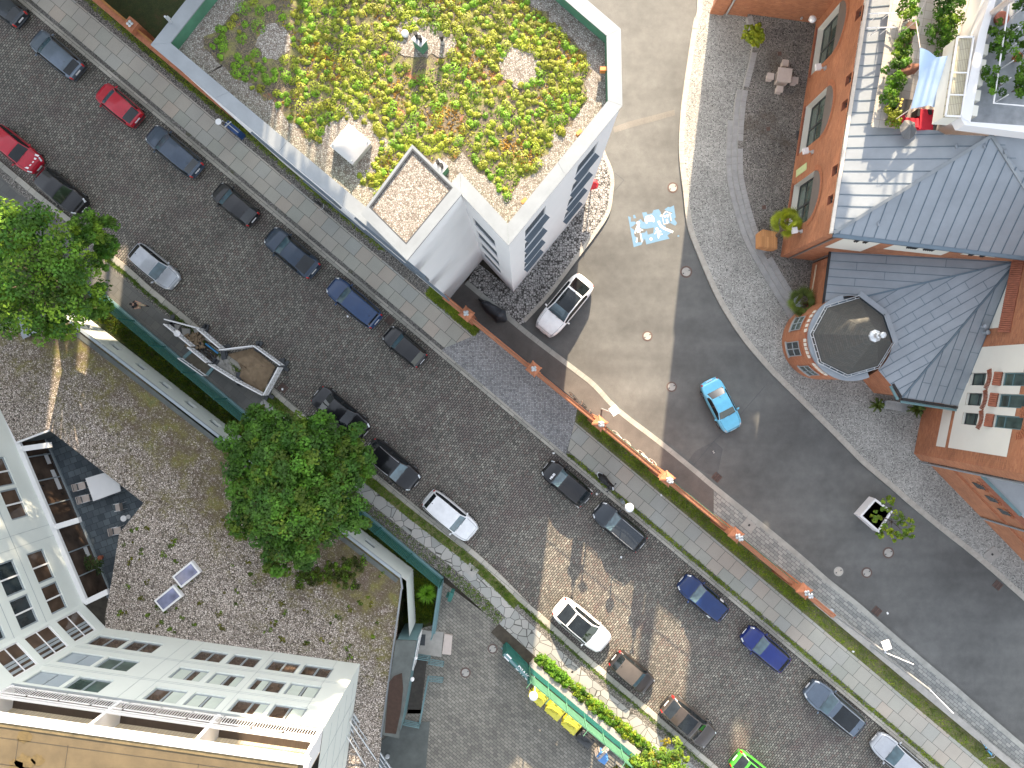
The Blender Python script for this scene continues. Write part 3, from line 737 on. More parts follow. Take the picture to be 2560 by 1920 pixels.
while len(placed) < 660 and tries < 24000:
    tries += 1
    px, py = rs.uniform(400, 1530), rs.uniform(-60, 590)
    q = P(px, py, zi); r = rs.choice((.11, .14, .17, .2, .24, .28, .32))
    if not inside(q, sedp) or inside(q, shp): continue
    if any((q-e[0]).length < e[1]+r*.4 for e in excl): continue
    if any((q.x-o[0])**2+(q.y-o[1])**2 < ((r+o[2])*(.72 if px > 740 else 1.0))**2 for o in placed): continue
    if fld(q, .8, .5, 1) < -.7 and rs.random() < .8: continue
    placed.append((q.x, q.y, r)); g = rs.random()
    if g < (.12 if px < 740 else .45): col = (1.25, 1.15, .8)
    elif g < (.85 if px < 740 else .72): col = (.8, 1.15, .6)
    elif g < .9: col = (1.3, 1.05, .8)
    else: col = (1.2, .95, .75)
    k = rs.choice((1, 1, 1, 2, 2, 3))
    for _ in range(k):
        o = Vector((rs.uniform(-r, r)*.8, rs.uniform(-r, r)*.8, 0)) if k > 1 else Vector((0, 0, 0))
        rr = r*(1 if k == 1 else rs.uniform(.55, .85)); leaf_mound(m, q+o, rr, rr*.5+.03, int(30+rr*330), rs, sc_(col, rs.uniform(.85, 1.15)), .3, .034)
for _ in range(21000):       # low carpet between the cushions
    px, py = rs.uniform(400, 1530), rs.uniform(-60, 590); q = P(px, py, zi)
    if not inside(q, sedp) or inside(q, shp) or any((q-e[0]).length < e[1] for e in excl): continue
    if px < 660+rs.uniform(0, 160): continue
    if fld(q, 1.3, .9, 0) < rs.uniform(-2.0, .9): continue
    f = fld(q, 1.9, 1.1, 3)
    col = (1.7, .72, .75) if f > .75 else ((1.5, 1.05, .9) if f > .1 else ((1.2, 1.2, .8) if f > -.8 else (.9, 1.0, .7)))
    leaf_mound(m, q, .05, .02, 4, rs, col, .9, .036)
tag(m.build('sedum_cover', MT['sedum'], loc=P(950, 250, zi)), 'cushions of yellow-green and red stonecrop covering the roof', 'plants', kind='stuff')
# ================================================================== BRICK COMPLEX
def plane(a, b, c):
    a, b, c = Vector(a), Vector(b), Vector(c); n = (b-a).cross(c-a).normalized(); return a, (n if n.z > 0 else -n)
def onplane(px, py, pl, up=0.0):
    a, n = pl; d = Vector(((px-NX)/F, (NY-py)/F, -1.0)); o = Vector((0, 0, H))
    t = ((a+n*up)-o).dot(n)/d.dot(n); return o+d*t
def seam_roof(m, poly, pl, dirv, spacing, off=0.0, stag=None, hh=.035, wd=.035, bmat=1):
    """sheet metal roof: the panel itself (material 0) and standing seams (material 1)"""
    a, n = pl
    pts = list(poly)
    area = Vector((0, 0, 0))
    for i in range(len(pts)): area += pts[i].cross(pts[(i+1) % len(pts)])
    if area.dot(n) < 0: pts = pts[::-1]
    m.mat(0); m.face(pts); m.mat(bmat)
    x = (Vector(dirv)-n*Vector(dirv).dot(n)).normalized(); y = n.cross(x)
    q = [((p-a).dot(x), (p-a).dot(y)) for p in pts]
    lo, hi = min(v[1] for v in q), max(v[1] for v in q)
    k = math.ceil((lo-off)/spacing); rows_ = []
    while k*spacing+off < hi:
        yy = k*spacing+off; xs = []
        for i in range(len(q)):
            p0, p1 = q[i], q[(i+1) % len(q)]
            if (p0[1] > yy) != (p1[1] > yy): xs.append(p0[0]+(yy-p0[1])*(p1[0]-p0[0])/(p1[1]-p0[1]))
        xs.sort()
        for i in range(0, len(xs)-1, 2):
            A = a+x*xs[i]+y*yy+n*.012; B = a+x*xs[i+1]+y*yy+n*.012
            m.beam(A, B, wd, hh, up=n); rows_.append((yy, xs[i], xs[i+1], k))
        k += 1
    if stag:
        for yy, x0, x1, k in rows_:
            xx = math.ceil(x0/stag)*stag+(stag/2 if k % 2 else 0)-stag
            while xx < x1:
                if xx > x0:
                    A = a+x*xx+y*yy+n*.006; B = a+x*xx+y*(yy+spacing)+n*.006
                    mid = ((xx), yy+spacing)
                    if inside(mid, q): m.beam(A, B, wd*.8, hh*.6, up=n)
                xx += stag
    m.mat(0)
ZINC = [MT['zinc'], MT['zincd']]
CZ = .45
# ---- main hall
WN, WS = P(2085.5,-245,CZ), P(1951,642,CZ)
WNs = P(2037,75,CZ)
SE_ = G(2372,695.5)
mh = thing('brick_hall', 'red brick hall with arched windows and grey zinc hipped roof', 'building', (WS.x, WS.y, 0))
wl = MB(); rv = MB()
A0 = Vector((WN.x, WN.y)); B0 = Vector((WS.x, WS.y)); offN = (Vector((WNs.x, WNs.y))-A0).length
big = [(offN+.2+4.87*k, offN+3.1+4.87*k, .95, 3.95) for k in range(3)]
sm = [(offN+s0, offN+s1, 6.35, 7.0) for s0, s1 in ((2.05,2.62),(5.6,6.15),(7.0,7.5),(10.5,11.05),(12.1,12.6),(.7,1.2))]
wall_mesh(wl, A0, B0, 0, 7.15, big+sm)
sA_, sB_ = Vector((WS.x, WS.y)), Vector((SE_.x, SE_.y))
wall_mesh(wl, sA_, sB_, 0, 7.15)
wl.mat(1); reveals(wl, A0, B0, big, .5); wl.mat(2); reveals(wl, A0, B0, sm, .28); wl.build('wall', [MT['brick'], MT['cream'], MT['brick_dark_flat']], mh)
pw = wpt(A0, B0)
for h in big:
    o = window(A0, B0, h, mh, MT['dark_metal'], MT['glass_g'], .42, .09, (2,), (.35, .72))
    # grey tympanum over the window and its brick arch
    m = MB(); n = 14; cs, r_ = (h[0]+h[1])/2, (h[1]-h[0])/2
    arc = [(cs-r_*cos(pi*k/n)*.98, 3.95+1.12*sin(pi*k/n)) for k in range(n+1)]
    m.face([pw(s, z, .02) for s, z in arc]); m.build('tympanum', M_plain('grey_tympanum', (.13,.112,.10), .8, 0, .1, 2) if 'grey_tympanum' not in bpy.data.materials else bpy.data.materials['grey_tympanum'], mh)
    m = MB()
    for k in range(22):
        a0, a1 = pi*k/22+.01, pi*(k+1)/22-.01
        i0, i1 = 1.0, 1.0
        def q(a, r1, r2, d): return pw(cs-(r_+r1)*cos(a), 3.95+(1.12+r1)*sin(a), d)
        m.face([q(a0, .0, 0, .03), q(a1, .0, 0, .03), q(a1, .3, 0, .03), q(a0, .3, 0, .03)][::-1])
    m.build('brick_arch', MT['brick_flat'], mh)
    m = MB(); m.beam(pw(h[0]-.1, .9, .04), pw(h[1]+.1, .9, .04), .12, .1); m.build('sill', MT['brick_dark_flat'], mh)
for h in sm: window(A0, B0, h, mh, MT['dark_metal'], MT['glass'], .24, .05, (3,), (.5,))
# white render panels and black tile hoods on the south face
ps = wpt(sA_, sB_); m = MB()
for q in (((1.08,4.25),(3.12,4.25),(3.05,6.98),(1.05,6.98)), ((3.8,5.4),(6.95,5.5),(6.75,6.98),(3.8,6.98)), ((7.55,6.2),(9.3,6.35),(9.3,6.98),(7.55,6.98))):
    m.face([ps(s, z, .012) for s, z in q])
m.build('render_panel', MT['cream'], mh)
for s in (1.72, 2.2, 4.55, 5.45, 7.9, 8.5):
    m = MB(); wd = .28 if s < 3 or s > 7 else .55
    for k in range(int(wd/.11)): m.tube([ps(s+k*.11, 6.42, .06), ps(s+k*.11, 6.82, .03)], .05, 6)
    m.build('tile_hood', MT['black'], mh)
for s, d_ in ((.5, .06), (2.05, .06)):
    m = MB(); m.tube([ps(s, .5 if s < 1 else .5, d_), ps(s, 6.9 if s < 1 else 3.3, d_)], .055, 8); m.build('downpipe', M_plain('grey_pipe', (.14,.12,.11), .5) if 'grey_pipe' not in bpy.data.materials else bpy.data.materials['grey_pipe'], mh)
# roof
ev0 = P(2083,583,7.2); evN = P(2212,-250,7.2); evE = P(2582,644,7.2); apex = P(2478,340,10.0)
plW = plane(ev0, evN, apex); plS = plane(ev0, evE, apex); 
r = MB(); eW = (evN-ev0); eS = (evE-ev0)
strip = [ev0, evN, onplane(2262,-250,plW), onplane(2226,0,plW), onplane(2206,150,plW), onplane(2177,316,plW), onplane(2345,326,plW), onplane(2362,336,plW), apex]
seam_roof(r, strip, plW, Vector((eW.y, -eW.x, 0)), .62, .2)
seam_roof(r, [ev0, evE, onplane(2600,490,plS), apex], plS, Vector((-eS.y, eS.x, 0)), .61, .3)
plE = plane(apex, P(2600,490,8.4), P(2560,330,9.6)); seam_roof(r, [apex, P(2600,490,8.4), P(2600,335,9.6)], plE, (1, 0, 0), .6, .2)
r.build('roof', ZINC, mh)
m = MB(); m.beam(ev0+Vector((0,0,.05)), apex+Vector((0,0,.06)), .16, .06, up=(0,0,1)); m.beam(apex+Vector((0,0,.05)), P(2600,532,8.3), .16, .06); m.build('hip_cap', MT['coping'], mh)
m = MB(); dW = Vector((eW.y, -eW.x, 0)).normalized(); dW = dW if dW.x < 0 else -dW
m.beam(ev0+dW*.1-Vector((0,0,.03)), evN+dW*.1-Vector((0,0,.03)), .16, .1); m.build('gutter', M_plain('pale_fascia', (.62,.57,.5), .6) , mh)
m = MB(); dS = Vector((-eS.y, eS.x, 0)).normalized(); dS = dS if dS.y < 0 else -dS
m.beam(ev0+dS*.1-Vector((0,0,.03)), evE+dS*.1-Vector((0,0,.03)), .2, .12); m.build('gutter', MT['zincd'], mh)
for px, py in ((2195,560), (2390,367), (2460,366), (2512,380)):
    q = onplane(px, py, plS if py > 400 or px > 2440 else plW, .02); m = MB(); m.box(q+Vector((0,0,.02)), (.09,.2,.06), .3); m.box(q+Vector((.02,.1,.05)), (.05,.05,.07), .3); m.build('snow_hook', MT['zinc'], mh)
# ---- north wing (front wall only inside the picture); its unseen top is stepped to shape the shadows
nwA, nwB = P(1780,30,.12), P(2039,66,.12)
nw = thing('brick_wing', 'red brick wing closing the north end of the courtyard', 'building', (nwA.x, nwA.y, 0))
uw = Vector((nwB.x-nwA.x, nwB.y-nwA.y)).normalized(); bk = Vector((-uw.y, uw.x))
L = (nwB-nwA).length; wl = MB(); top = MB()
for s0, s1, zt in ((0, .75, 19.5), (.75, 3.2, 14.3), (3.2, 5.2, 21.5), (5.2, L, 11.0)):
    a = Vector((nwA.x, nwA.y))+uw*s0; b = Vector((nwA.x, nwA.y))+uw*s1
    wl.prism([(v.x, v.y) for v in (a, b, b+bk*6, a+bk*6)], 0, zt)
wl.build('wall', MT['brick'], nw)
p = wpt(nwA, nwB); m = MB(); m.tube([p(.9, .2, .07), p(.9, 7, .07)], .06, 8); m.build('downpipe', MT['steel'], nw)
m = MB(); m.prism([(v.x, v.y) for v in (p(-.12, 0, .12), p(.72, 0, .12), p(.72, 0, -.1), p(-.12, 0, -.1))], 0, 9); m.build('pilaster', MT['brick'], nw)
for s, lab in ((5.35, 'l'), (5.85, 'r')):
    q = p(s, .9, .1); m = MB(); m.tube([q, q+Vector((0,0,.12))], .07, 8)
    m.build('water_tap', MT['steel'], nw)
# ---- low annex with fan-shaped zinc roof
zA = 3.3
A_, B_, C_, E1, D_ = P(2075,628,zA), P(2542,653,6.0), P(2057,766,zA), P(2255,994,3.5), P(2400,1016,3.5)
an = thing('annex', 'low brick annex with folded zinc roof between tower and hall', 'building', (E1.x, E1.y, 0))
r = MB()
p1 = plane(A_, C_, B_); p2 = plane(C_, E1, B_); p3 = plane(E1, D_, B_)
seam_roof(r, [A_, C_, B_], p1, A_-B_, .46, .1, 3.0, .025, .03)
seam_roof(r, [C_, E1, B_], p2, Vector((.83, .55, 0)), .5, .12, 1.5, .025, .03)
seam_roof(r, [E1, D_, B_], p3, B_-D_, .5, .2, 2.2, .025, .03)
r.build('roof', ZINC, an)
m = MB(); m.beam(C_+Vector((0,0,.03)), B_+Vector((0,0,.03)), .1, .05); m.beam(E1+Vector((0,0,.03)), B_+Vector((0,0,.03)), .1, .05); m.build('hip_cap', MT['zincd'], an)
ann = [Vector((v.x, v.y)) for v in (A_, C_, E1, D_, G(2372,700))]
af = inset_poly(ann, .22); m = MB()
for i in range(3): wall_mesh(m, af[i], af[i+1], 0, 3.28)
m.build('wall', MT['brick'], an)
m = MB(); m.beam(A_, C_, .12, .1); m.build('gutter', MT['black'], an)
dd = Vector((D_.x-E1.x, D_.y-E1.y, 0)).normalized(); oo = Vector((dd.y, -dd.x, 0))
m = MB(); m.beam(E1+oo*.09, D_+oo*.09, .14, .1); m.beam(E1+Vector((-.05,.0,0)), P(2232,960,3.5), .14, .1); m.build('gutter', MT['black'], an)
m = MB(); m.beam(E1+oo*.24-Vector((0,0,.08)), D_+oo*.24-Vector((0,0,.08)), .14, .1); m.beam(E1+Vector((-.2,-.12,-.08)), P(2226,965,3.42), .14, .1); m.build('fascia', MT['teal'], an)
m = MB(); m.beam(P(2045,660,.6), P(2026,772,.6), .08, .9); m.beam(P(2058,661,.9), P(2040,772,.9), .06, .5); m.build('shop_front', M_plain('tan_frame', (.45,.36,.24), .6), an)
for z_, k_ in ((1.6, 2037), (1.6, 2052)):
    m = MB(); m.beam(P(k_+4,662,z_), P(k_-14,772,z_), .06, .06); m.build('rail', M_plain('tan_rail', (.5,.42,.3), .6) if 'tan_rail' not in bpy.data.materials else bpy.data.materials['tan_rail'], an)
for px, py in ((2447,817), (2453,832)):
    q = onplane(px+7, py, p3); m = MB(); m.lathe(q, [(.09, -.1), (.09, .28), (.13, .3), (.13, .36), (.03, .4)], 12); m.build('roof_vent', MT['zinc'], an, smooth=False)
# ---- round tower
tc = P(2130, 844, 4.3); R_t = 2.38
tw = thing('round_tower', 'round brick corner tower with dark octagonal slate roof', 'tower', (tc.x, tc.y, 0))
m = MB(); n = 64
for k in range(n):
    a0, a1 = 2*pi*k/n, 2*pi*(k+1)/n
    q = lambda a, z: (tc.x+R_t*cos(a), tc.y+R_t*sin(a), z)
    m.face([q(a0, .1), q(a1, .1), q(a1, 4.2), q(a0, 4.2)], uv=[(a0*R_t, .1), (a1*R_t, .1), (a1*R_t, 4.2), (a0*R_t, 4.2)])
m.build('wall', MT['brick'], tw)
m = MB(); pr = [(R_t+.0, 3.98), (R_t+.08, 4.1), (R_t+.08, 4.28), (R_t-.5, 4.34)]
for k in range(48):
    a0, a1 = radians(102+k*4), radians(106+k*4)
    for (r0, z0), (r1, z1) in zip(pr[:-1], pr[1:]): m.face([(tc.x+r0*cos(a0), tc.y+r0*sin(a0), z0), (tc.x+r0*cos(a1), tc.y+r0*sin(a1), z0), (tc.x+r1*cos(a1), tc.y+r1*sin(a1), z1), (tc.x+r1*cos(a0), tc.y+r1*sin(a0), z1)])
m.build('ledge', MT['zinc'], tw)
m = MB(); m.lathe((tc.x, tc.y, 0), [(R_t-.22, 4.15), (R_t-.22, 4.32), (.5, 4.33)], 48); m.build('roof_base', MT['zincd'], tw)
m = MB()
for k in range(64):
    if k % 2: continue
for lo, hi, cnt in ((140.4, 169, 5), (182.8, 206, 5), (219, 240, 5)):
    for k in range(cnt):
        a = radians(lo+(hi-lo)*k/(cnt-1)); m = MB()
        c = Vector((tc.x+(R_t+.015)*cos(a), tc.y+(R_t+.015)*sin(a), 3.62)); m.box(c, (.05, .19, .3), a); m.build('corbel_block', MT['cream'], tw)
for lo, hi in ((171, 181), (207, 218), (128, 138), (241, 255)):
    m = MB(); k_ = 5
    for k in range(k_):
        a0 = radians(lo+(hi-lo)*k/k_); a1 = radians(lo+(hi-lo)*(k+1)/k_); q = lambda a, z: (tc.x+(R_t+.02)*cos(a), tc.y+(R_t+.02)*sin(a), z)
        m.face([q(a0, 3.7), q(a1, 3.7), q(a1, 4.05), q(a0, 4.05)])
    m.build('dark_brick_strip', MT['brick_dark_flat'], tw)  # darker brick strip, set just proud of the wall
for a_, nm in ((155.6, 'w'), (193, 'd'), (231, 'w')):
    a = radians(a_); half = .42/R_t
    z0, z1 = (1.35, 2.75) if nm == 'w' else (.9, 2.7)
    m = MB(); q = lambda b, z, d: (tc.x+(R_t+d)*cos(b), tc.y+(R_t+d)*sin(b), z)
    for k in range(6):
        b0, b1 = a-half+2*half*k/6, a-half+2*half*(k+1)/6; m.face([q(b0, z0, .012), q(b1, z0, .012), q(b1, z1, .012), q(b0, z1, .012)])
    wd_ = m.build('window', MT['glass_g'] if nm == 'w' else MT['glass'], tw)
    m = MB()
    for zz in (z0, (z0+z1)/2, z1): m.tube([q(a-half+2*half*k/6, zz, .03) for k in range(7)], .03, 6)
    for b in (a-half, a, a+half): m.beam(q(b, z0, .03), q(b, z1, .03), .05, .05)
    WL[wd_.name] = WL[tw.name]; m.build('frame', MT['grey_metal'], wd_)
    m = MB()
    for k in range(9):
        b = a-half*1.1+2.2*half*k/8; m.box(Vector(q(b, z1+.17+.08*sin(pi*k/8), .02)), (.05, .075, .22), b)
    m.build('brick_arch', MT['brick_flat'], tw)
    m = MB(); m.tube([q(a-half*1.2+2.4*half*k/6, z0-.05, .05) for k in range(7)], .06, 6); m.build('sill', MT['concrete'], tw)
oc = [P(x, y, 4.5) for x, y in ((2147.6,743.4),(2207.6,789.7),(2230.8,857.7),(2194.6,917),(2118,938.7),(2050,905.4),(2029.7,834.5),(2065.9,768))]
apx = P(2195, 839, 7.1); oc_c = sum(oc, Vector())/8; oc = [oc_c+(v-oc_c)*.985 for v in oc]
m = MB()
for i in range(8):
    a, b = oc[i], oc[(i+1) % 8]; L = (b-a).length; hgt = ((a+b)/2-apx).length
    m.face([b, a, apx], uv=[(L, 0), (0, 0), (L/2, hgt)])
    m.face([a, b, (b.x, b.y, 4.3), (a.x, a.y, 4.3)], uv=[(0, 0), (L, 0), (L, .2), (0, .2)])
m.build('roof', MT['slate'], tw)
m = MB()
for i in range(8):
    a, b = oc_c+(oc[i]-oc_c)*1.06, oc_c+(oc[(i+1) % 8]-oc_c)*1.06; a2, b2 = oc_c+(oc[i]-oc_c)*1.0, oc_c+(oc[(i+1) % 8]-oc_c)*1.0
    if i in (0, 1): continue
    m.tube([a, b], .02, 6); m.tube([a2+Vector((0,0,.06)), b2+Vector((0,0,.06))], .018, 6)
    for k in range(4): t = (k+.5)/4; m.tube([a.lerp(b, t), a2.lerp(b2, t)+Vector((0,0,.06))], .016, 5)
m.build('snow_guard', MT['steel'], tw)
m = MB()
for i in (0, 1):
    a, b = oc_c+(oc[i]-oc_c)*1.12, oc_c+(oc[(i+1) % 8]-oc_c)*1.12; m.beam(a+Vector((0,0,-.05)), b+Vector((0,0,-.05)), .3, .08)
m.build('valley_gutter', MT['zinc'], tw)
m = MB(); m.lathe((apx.x, apx.y, 6.75), [(.34, 0), (.33, .1), (.17, .2), (.14, .45), (.08, .5), (.08, .72), (.17, .75), (.17, .9), (.1, .96)], 8); m.build('finial', MT['steel'], tw)
# ---- tall east block
Q0, Q1 = G(2372.5,678), G(2282,1133); Q2 = G(2299,1151); Q3 = G(2720,1237)
eb = thing('brick_block', 'tall red brick block with white rendered panels and arched windows', 'building', (Q1.x, Q1.y, 0))
e0, e1 = Vector((Q0.x, Q0.y)), Vector((Q1.x, Q1.y)); sh0 = (G(2369,695)-Q0).length
lo = [(sh0+s0, sh0+s1, 4.1, 5.4) for s0, s1 in ((6.13,6.85),(7.28,8.0),(8.42,9.1))]
up = [(sh0+s0, sh0+s1, 6.62, 8.75) for s0, s1 in ((6.13,6.85),(7.28,8.0),(8.42,9.1))]
pe = wpt(e0, e1); wl = MB(); ZT = 12.0
wall_mesh(wl, e0, e1, 0, ZT, lo+up); wall_mesh(wl, e1, Vector((Q2.x, Q2.y)), 0, ZT); wall_mesh(wl, Vector((Q2.x, Q2.y)), Vector((Q3.x, Q3.y)), 0, ZT)
wl.face([(e0.x, e0.y, ZT), (e1.x, e1.y, ZT), (Q2.x, Q2.y, ZT), (Q3.x, Q3.y, ZT), (Q3.x+2, Q3.y+12, ZT)])
wl.mat(1); reveals(wl, e0, e1, lo+up, .22); wl.build('wall', [MT['brick'], MT['cream']], eb)
def panel_grid(outline, holes, d, mat, nm, parent, p):
    """a skin of render standing d proud of the wall, with the window openings left free"""
    s0, s1, z0, z1 = outline; S = sorted(set([s0, s1]+[x for h in holes for x in h[:2]])); Z = sorted(set([z0, z1]+[x for h in holes for x in h[2:4]]))
    m = MB()
    for i in range(len(S)-1):
        for j in range(len(Z)-1):
            a, b = (S[i]+S[i+1])/2, (Z[j]+Z[j+1])/2
            if s0 <= a <= s1 and z0 <= b <= z1 and not any(h[0] < a < h[1] and h[2] < b < h[3] for h in holes):
                m.face([p(S[i], Z[j], d), p(S[i+1], Z[j], d), p(S[i+1], Z[j+1], d), p(S[i], Z[j+1], d)])
    return m.build(nm, mat, parent)
panel_grid((sh0+4.65, sh0+10.55, 3.35, 8.15), lo+[(h[0], h[1], h[2], 8.15) for h in up], .014, MT['cream'], 'render_panel', eb, pe)
panel_grid((sh0+.0, sh0+3.62, 4.6, 6.1), [], .014, MT['cream'], 'render_panel', eb, pe)
panel_grid((sh0+6.5, sh0+10.57, 2.2, 3.08), [], .014, MT['cream'], 'render_panel', eb, pe)
for h in lo:
    window(e0, e1, h, eb, MT['dark_metal'], MT['glass_g'], .2, .05, (1,), (.62,)); m = MB()
    for k in range(14):
        t = k/13; s = h[0]-.1+(h[1]-h[0]+.2)*t; zc = 5.44+.14*sin(pi*t)
        m.beam(pe(s, zc, .04), pe(s+(t-.5)*.18, zc+.3, .04), .055, .05)
    m.build('brick_arch', MT['brick_dark_flat'], eb)
for h in up:
    window(e0, e1, h, eb, MT['teal'], MT['glass_g'], .2, .06, (1,), (.32,)); m = MB()
    for k in range(6): m.tube([pe(h[0]+.06+(h[1]-h[0]-.12)*k/5, 6.3, .2), pe(h[0]+.06+(h[1]-h[0]-.12)*k/5, 6.66, .02)], .075, 6)
    m.build('tile_sill', MT['brick_dark_flat'], eb); m = MB()
    for k in range(15):
        t = k/14; a = pi*t; s = (h[0]+h[1])/2-cos(a)*.5
        m.beam(pe(s, 8.55+.34*sin(a), .03), pe((h[0]+h[1])/2-cos(a)*.85, 8.55+.72*sin(a)+.05, .03), .09, .04)
    m.build('brick_arch', MT['brick_flat'], eb)
m = MB()
for k in range(34): s = sh0+.05+3.85*k/33; m.tube([pe(s, 6.1, .32), pe(s, 6.6, .02)], .062, 6)
m.build('tile_hood', MT['brick_dark_flat'], eb)
m = MB(); q = pe((e1-e0).length, 0, .06)+Vector((.55, -.6, 0)); m.tube([(q.x, q.y, .2), (q.x, q.y, ZT)], .06, 8); m.build('downpipe', MT['grey_metal'], eb)
# ---- south-west wing along the footway
wA, wB = G(2318,1157), G(2610,1457)
ww = thing('brick_side_wing', 'long red brick side wing with small arched windows and flat metal roof', 'building', (wA.x, wA.y, 0))
a2, b2 = Vector((wA.x, wA.y)), Vector((wB.x, wB.y)); wl = MB(); wall_mesh(wl, a2, b2, 0, 5.0); wl.build('wall', MT['brick'], ww)
pq = wpt(a2, b2); m = MB()
for z in (2.45, 2.62): m.beam(pq(0, z, .03), pq(10.5, z, .03), .06, .05)
m.build('string_course', MT['brick_flat'], ww)
for s in (1.0, 2.05, 3.1, 5.6, 6.5, 7.6):
    m = MB(); m.face([pq(s, 3.2, .02), pq(s+.5, 3.2, .02)]+[pq(s+.25+.25*cos(pi*k/8), 3.85+.22*sin(pi*k/8), .02) for k in range(9)]); o = m.build('window', MT['glass'], ww)
    m = MB()
    for k in range(9): a = pi*k/8; m.beam(pq(s+.25-.27*cos(a), 3.86+.24*sin(a), .04), pq(s+.25-.42*cos(a), 3.86+.4*sin(a), .04), .07, .04)
    WL[o.name] = WL[ww.name]; m.build('brick_arch', MT['brick_flat'], o)
m = MB(); rf = [P(2452,1186,5.0), P(2720,1242,5.0), P(2720,1440,5.0)]; m.face([rf[0], P(2570,1292,5.0), P(2760,1492,5.0), P(2760,1242,5.0)][::1] if False else [P(2452,1186,5.02), P(2760,1500,5.02), P(2760,1246,5.02)]); m.build('roof', MT['grey_metal'], ww)
m = MB(); m.beam(P(2455,1190,5.03), P(2552,1288,5.03), .16, .1); m.build('gutter', MT['teal'], ww)
m = MB(); m.face([pq(.5, 4.2, .015), pq(4.2, 4.2, .015), pq(4.2, 4.95, .015), pq(.5, 4.95, .015)]); m.build('brick_band', MT['brick_dark_flat'], ww)
m = MB(); m.tube([pq(4.7, .2, .08), pq(4.7, 5, .08)], .06, 8); m.build('downpipe', MT['grey_metal'], ww)
# ---- penthouse and terrace on the hall
ph = thing('penthouse', 'white rooftop storey with planted terraces on the brick hall', 'building', P(2420, 200, 8))
TZ = 8.3
m = MB(); m.face([P(x, y, TZ) for x, y in ((2180,318),(2340,326),(2395,100),(2440,-60),(2232,-60),(2222,40))][::-1]); m.build('terrace_floor', M_stones('terrace_flags', [(.36,.33,.29), (.42,.39,.35), (.38,.36,.33)], (.42,.42), rot=.18, mortar=.008, mcol=(.16,.15,.13), blot=.1, offset=0, bmp=.1), ph)
m = MB(); m.prism([tuple(P(x, y, 8.0)[:2]) for x, y in ((2340,328),(2366,336),(2482,339),(2640,398),(2640,-200),(2470,-200),(2393,92))], 7.6, 10.2); m.build('wall', MT['white'], ph)
m = MB(); m.prism([tuple(P(x, y, 10.9)[:2]) for x, y in ((2402,292),(2426,306),(2468,82),(2500,-40),(2486,-40),(2447,83))], 10.18, 10.9); m.build('parapet', MT['white'], ph)
m = MB(); m.prism([tuple(P(x, y, 10.9)[:2]) for x, y in ((2402,292),(2412,312),(2620,338),(2620,318),(2426,304))], 10.18, 10.88); m.build('parapet', MT['white'], ph)
m = MB(); m.prism([tuple(P(x, y, 10.25)[:2]) for x, y in ((2412,306),(2630,330),(2630,-60),(2475,-60))], 10.0, 10.25); m.build('upper_terrace', M_plain('grey_deck', (.24,.26,.28), .7, 0, .3, 2), ph)
# ribbed skylight box
sb = [P(x, y, 10.95) for x, y in ((2363,290),(2402,292),(2433,93),(2393,93))]
m = MB(); m.prism([tuple(v[:2]) for v in sb], 9.9, 10.75); m.build('skylight_curb', MT['cream'], ph)
m = MB(); m.prism([tuple(v[:2]) for v in sb], 10.76, 10.86); m.build('skylight_sheet', M_stones('ribbed_sheet', [(.4,.36,.25), (.46,.42,.3), (.42,.38,.28)], (.5,.12), rot=1.42, mortar=.012, mcol=(.25,.23,.17), blot=.2, offset=0), ph)
m = MB(); up_ = Vector((0,0,.02))
for i in range(4): m.beam(sb[i]+up_, sb[(i+1) % 4]+up_, .07, .07)
for t in (.27, .55): m.beam(sb[0].lerp(sb[3], t)+up_, sb[1].lerp(sb[2], t)+up_, .05, .05)
m.build('skylight_frame', MT['white_metal'], ph)
m = MB(); m.face([P(x, y, 8.34) for x, y in ((2360,118),(2400,30),(2396,100),(2376,128),(2356,122))]); m.build('pale_deck', MT['cream'], ph)
for k in range(5):
    m = MB(); m.box(P(2446-k*6.5+0, 128+k*38, 10.5), (.62, .5, .5), -.16); m.build('bench_module', MT['cream'], ph)
# ================================================================== HOTEL WITH GRAVEL-ROOFED BASE
ZB = 2.7
def PB(x, y, z=ZB): v = P(x, y, z); return Vector((v.x, v.y))
ht = thing('hotel', 'pale clad hotel block with rows of double windows and brown felt roof', 'building', P(900, 1660, 0))
lb = thing('gravel_roof_annex', 'low white annex with mossy gravel roof and slit windows', 'building', P(566, 1120, 0))
h0, h1, h2 = PB(264,1570), PB(900,1660), PB(865,1915)
wn, wc, we = PB(-60,900), PB(0,1023), PB(206,1509)
# lower roof
rp = [PB(177,805), PB(566,1120), PB(1002,1441), PB(1006,1472), PB(993,1580), PB(955,1842), PB(945,1935), PB(860,1950), PB(900,1660), PB(264,1570), PB(262,1546), PB(281,1440), PB(298,1333), PB(359,1257), PB(124,1076), PB(42,1107), PB(0,1023), PB(-60,900), PB(-300,860)]
m = MB(); m.face([(v.x, v.y, ZB) for v in reversed(rp)]); m.build('gravel_roof', MT['gravelroof'], lb)
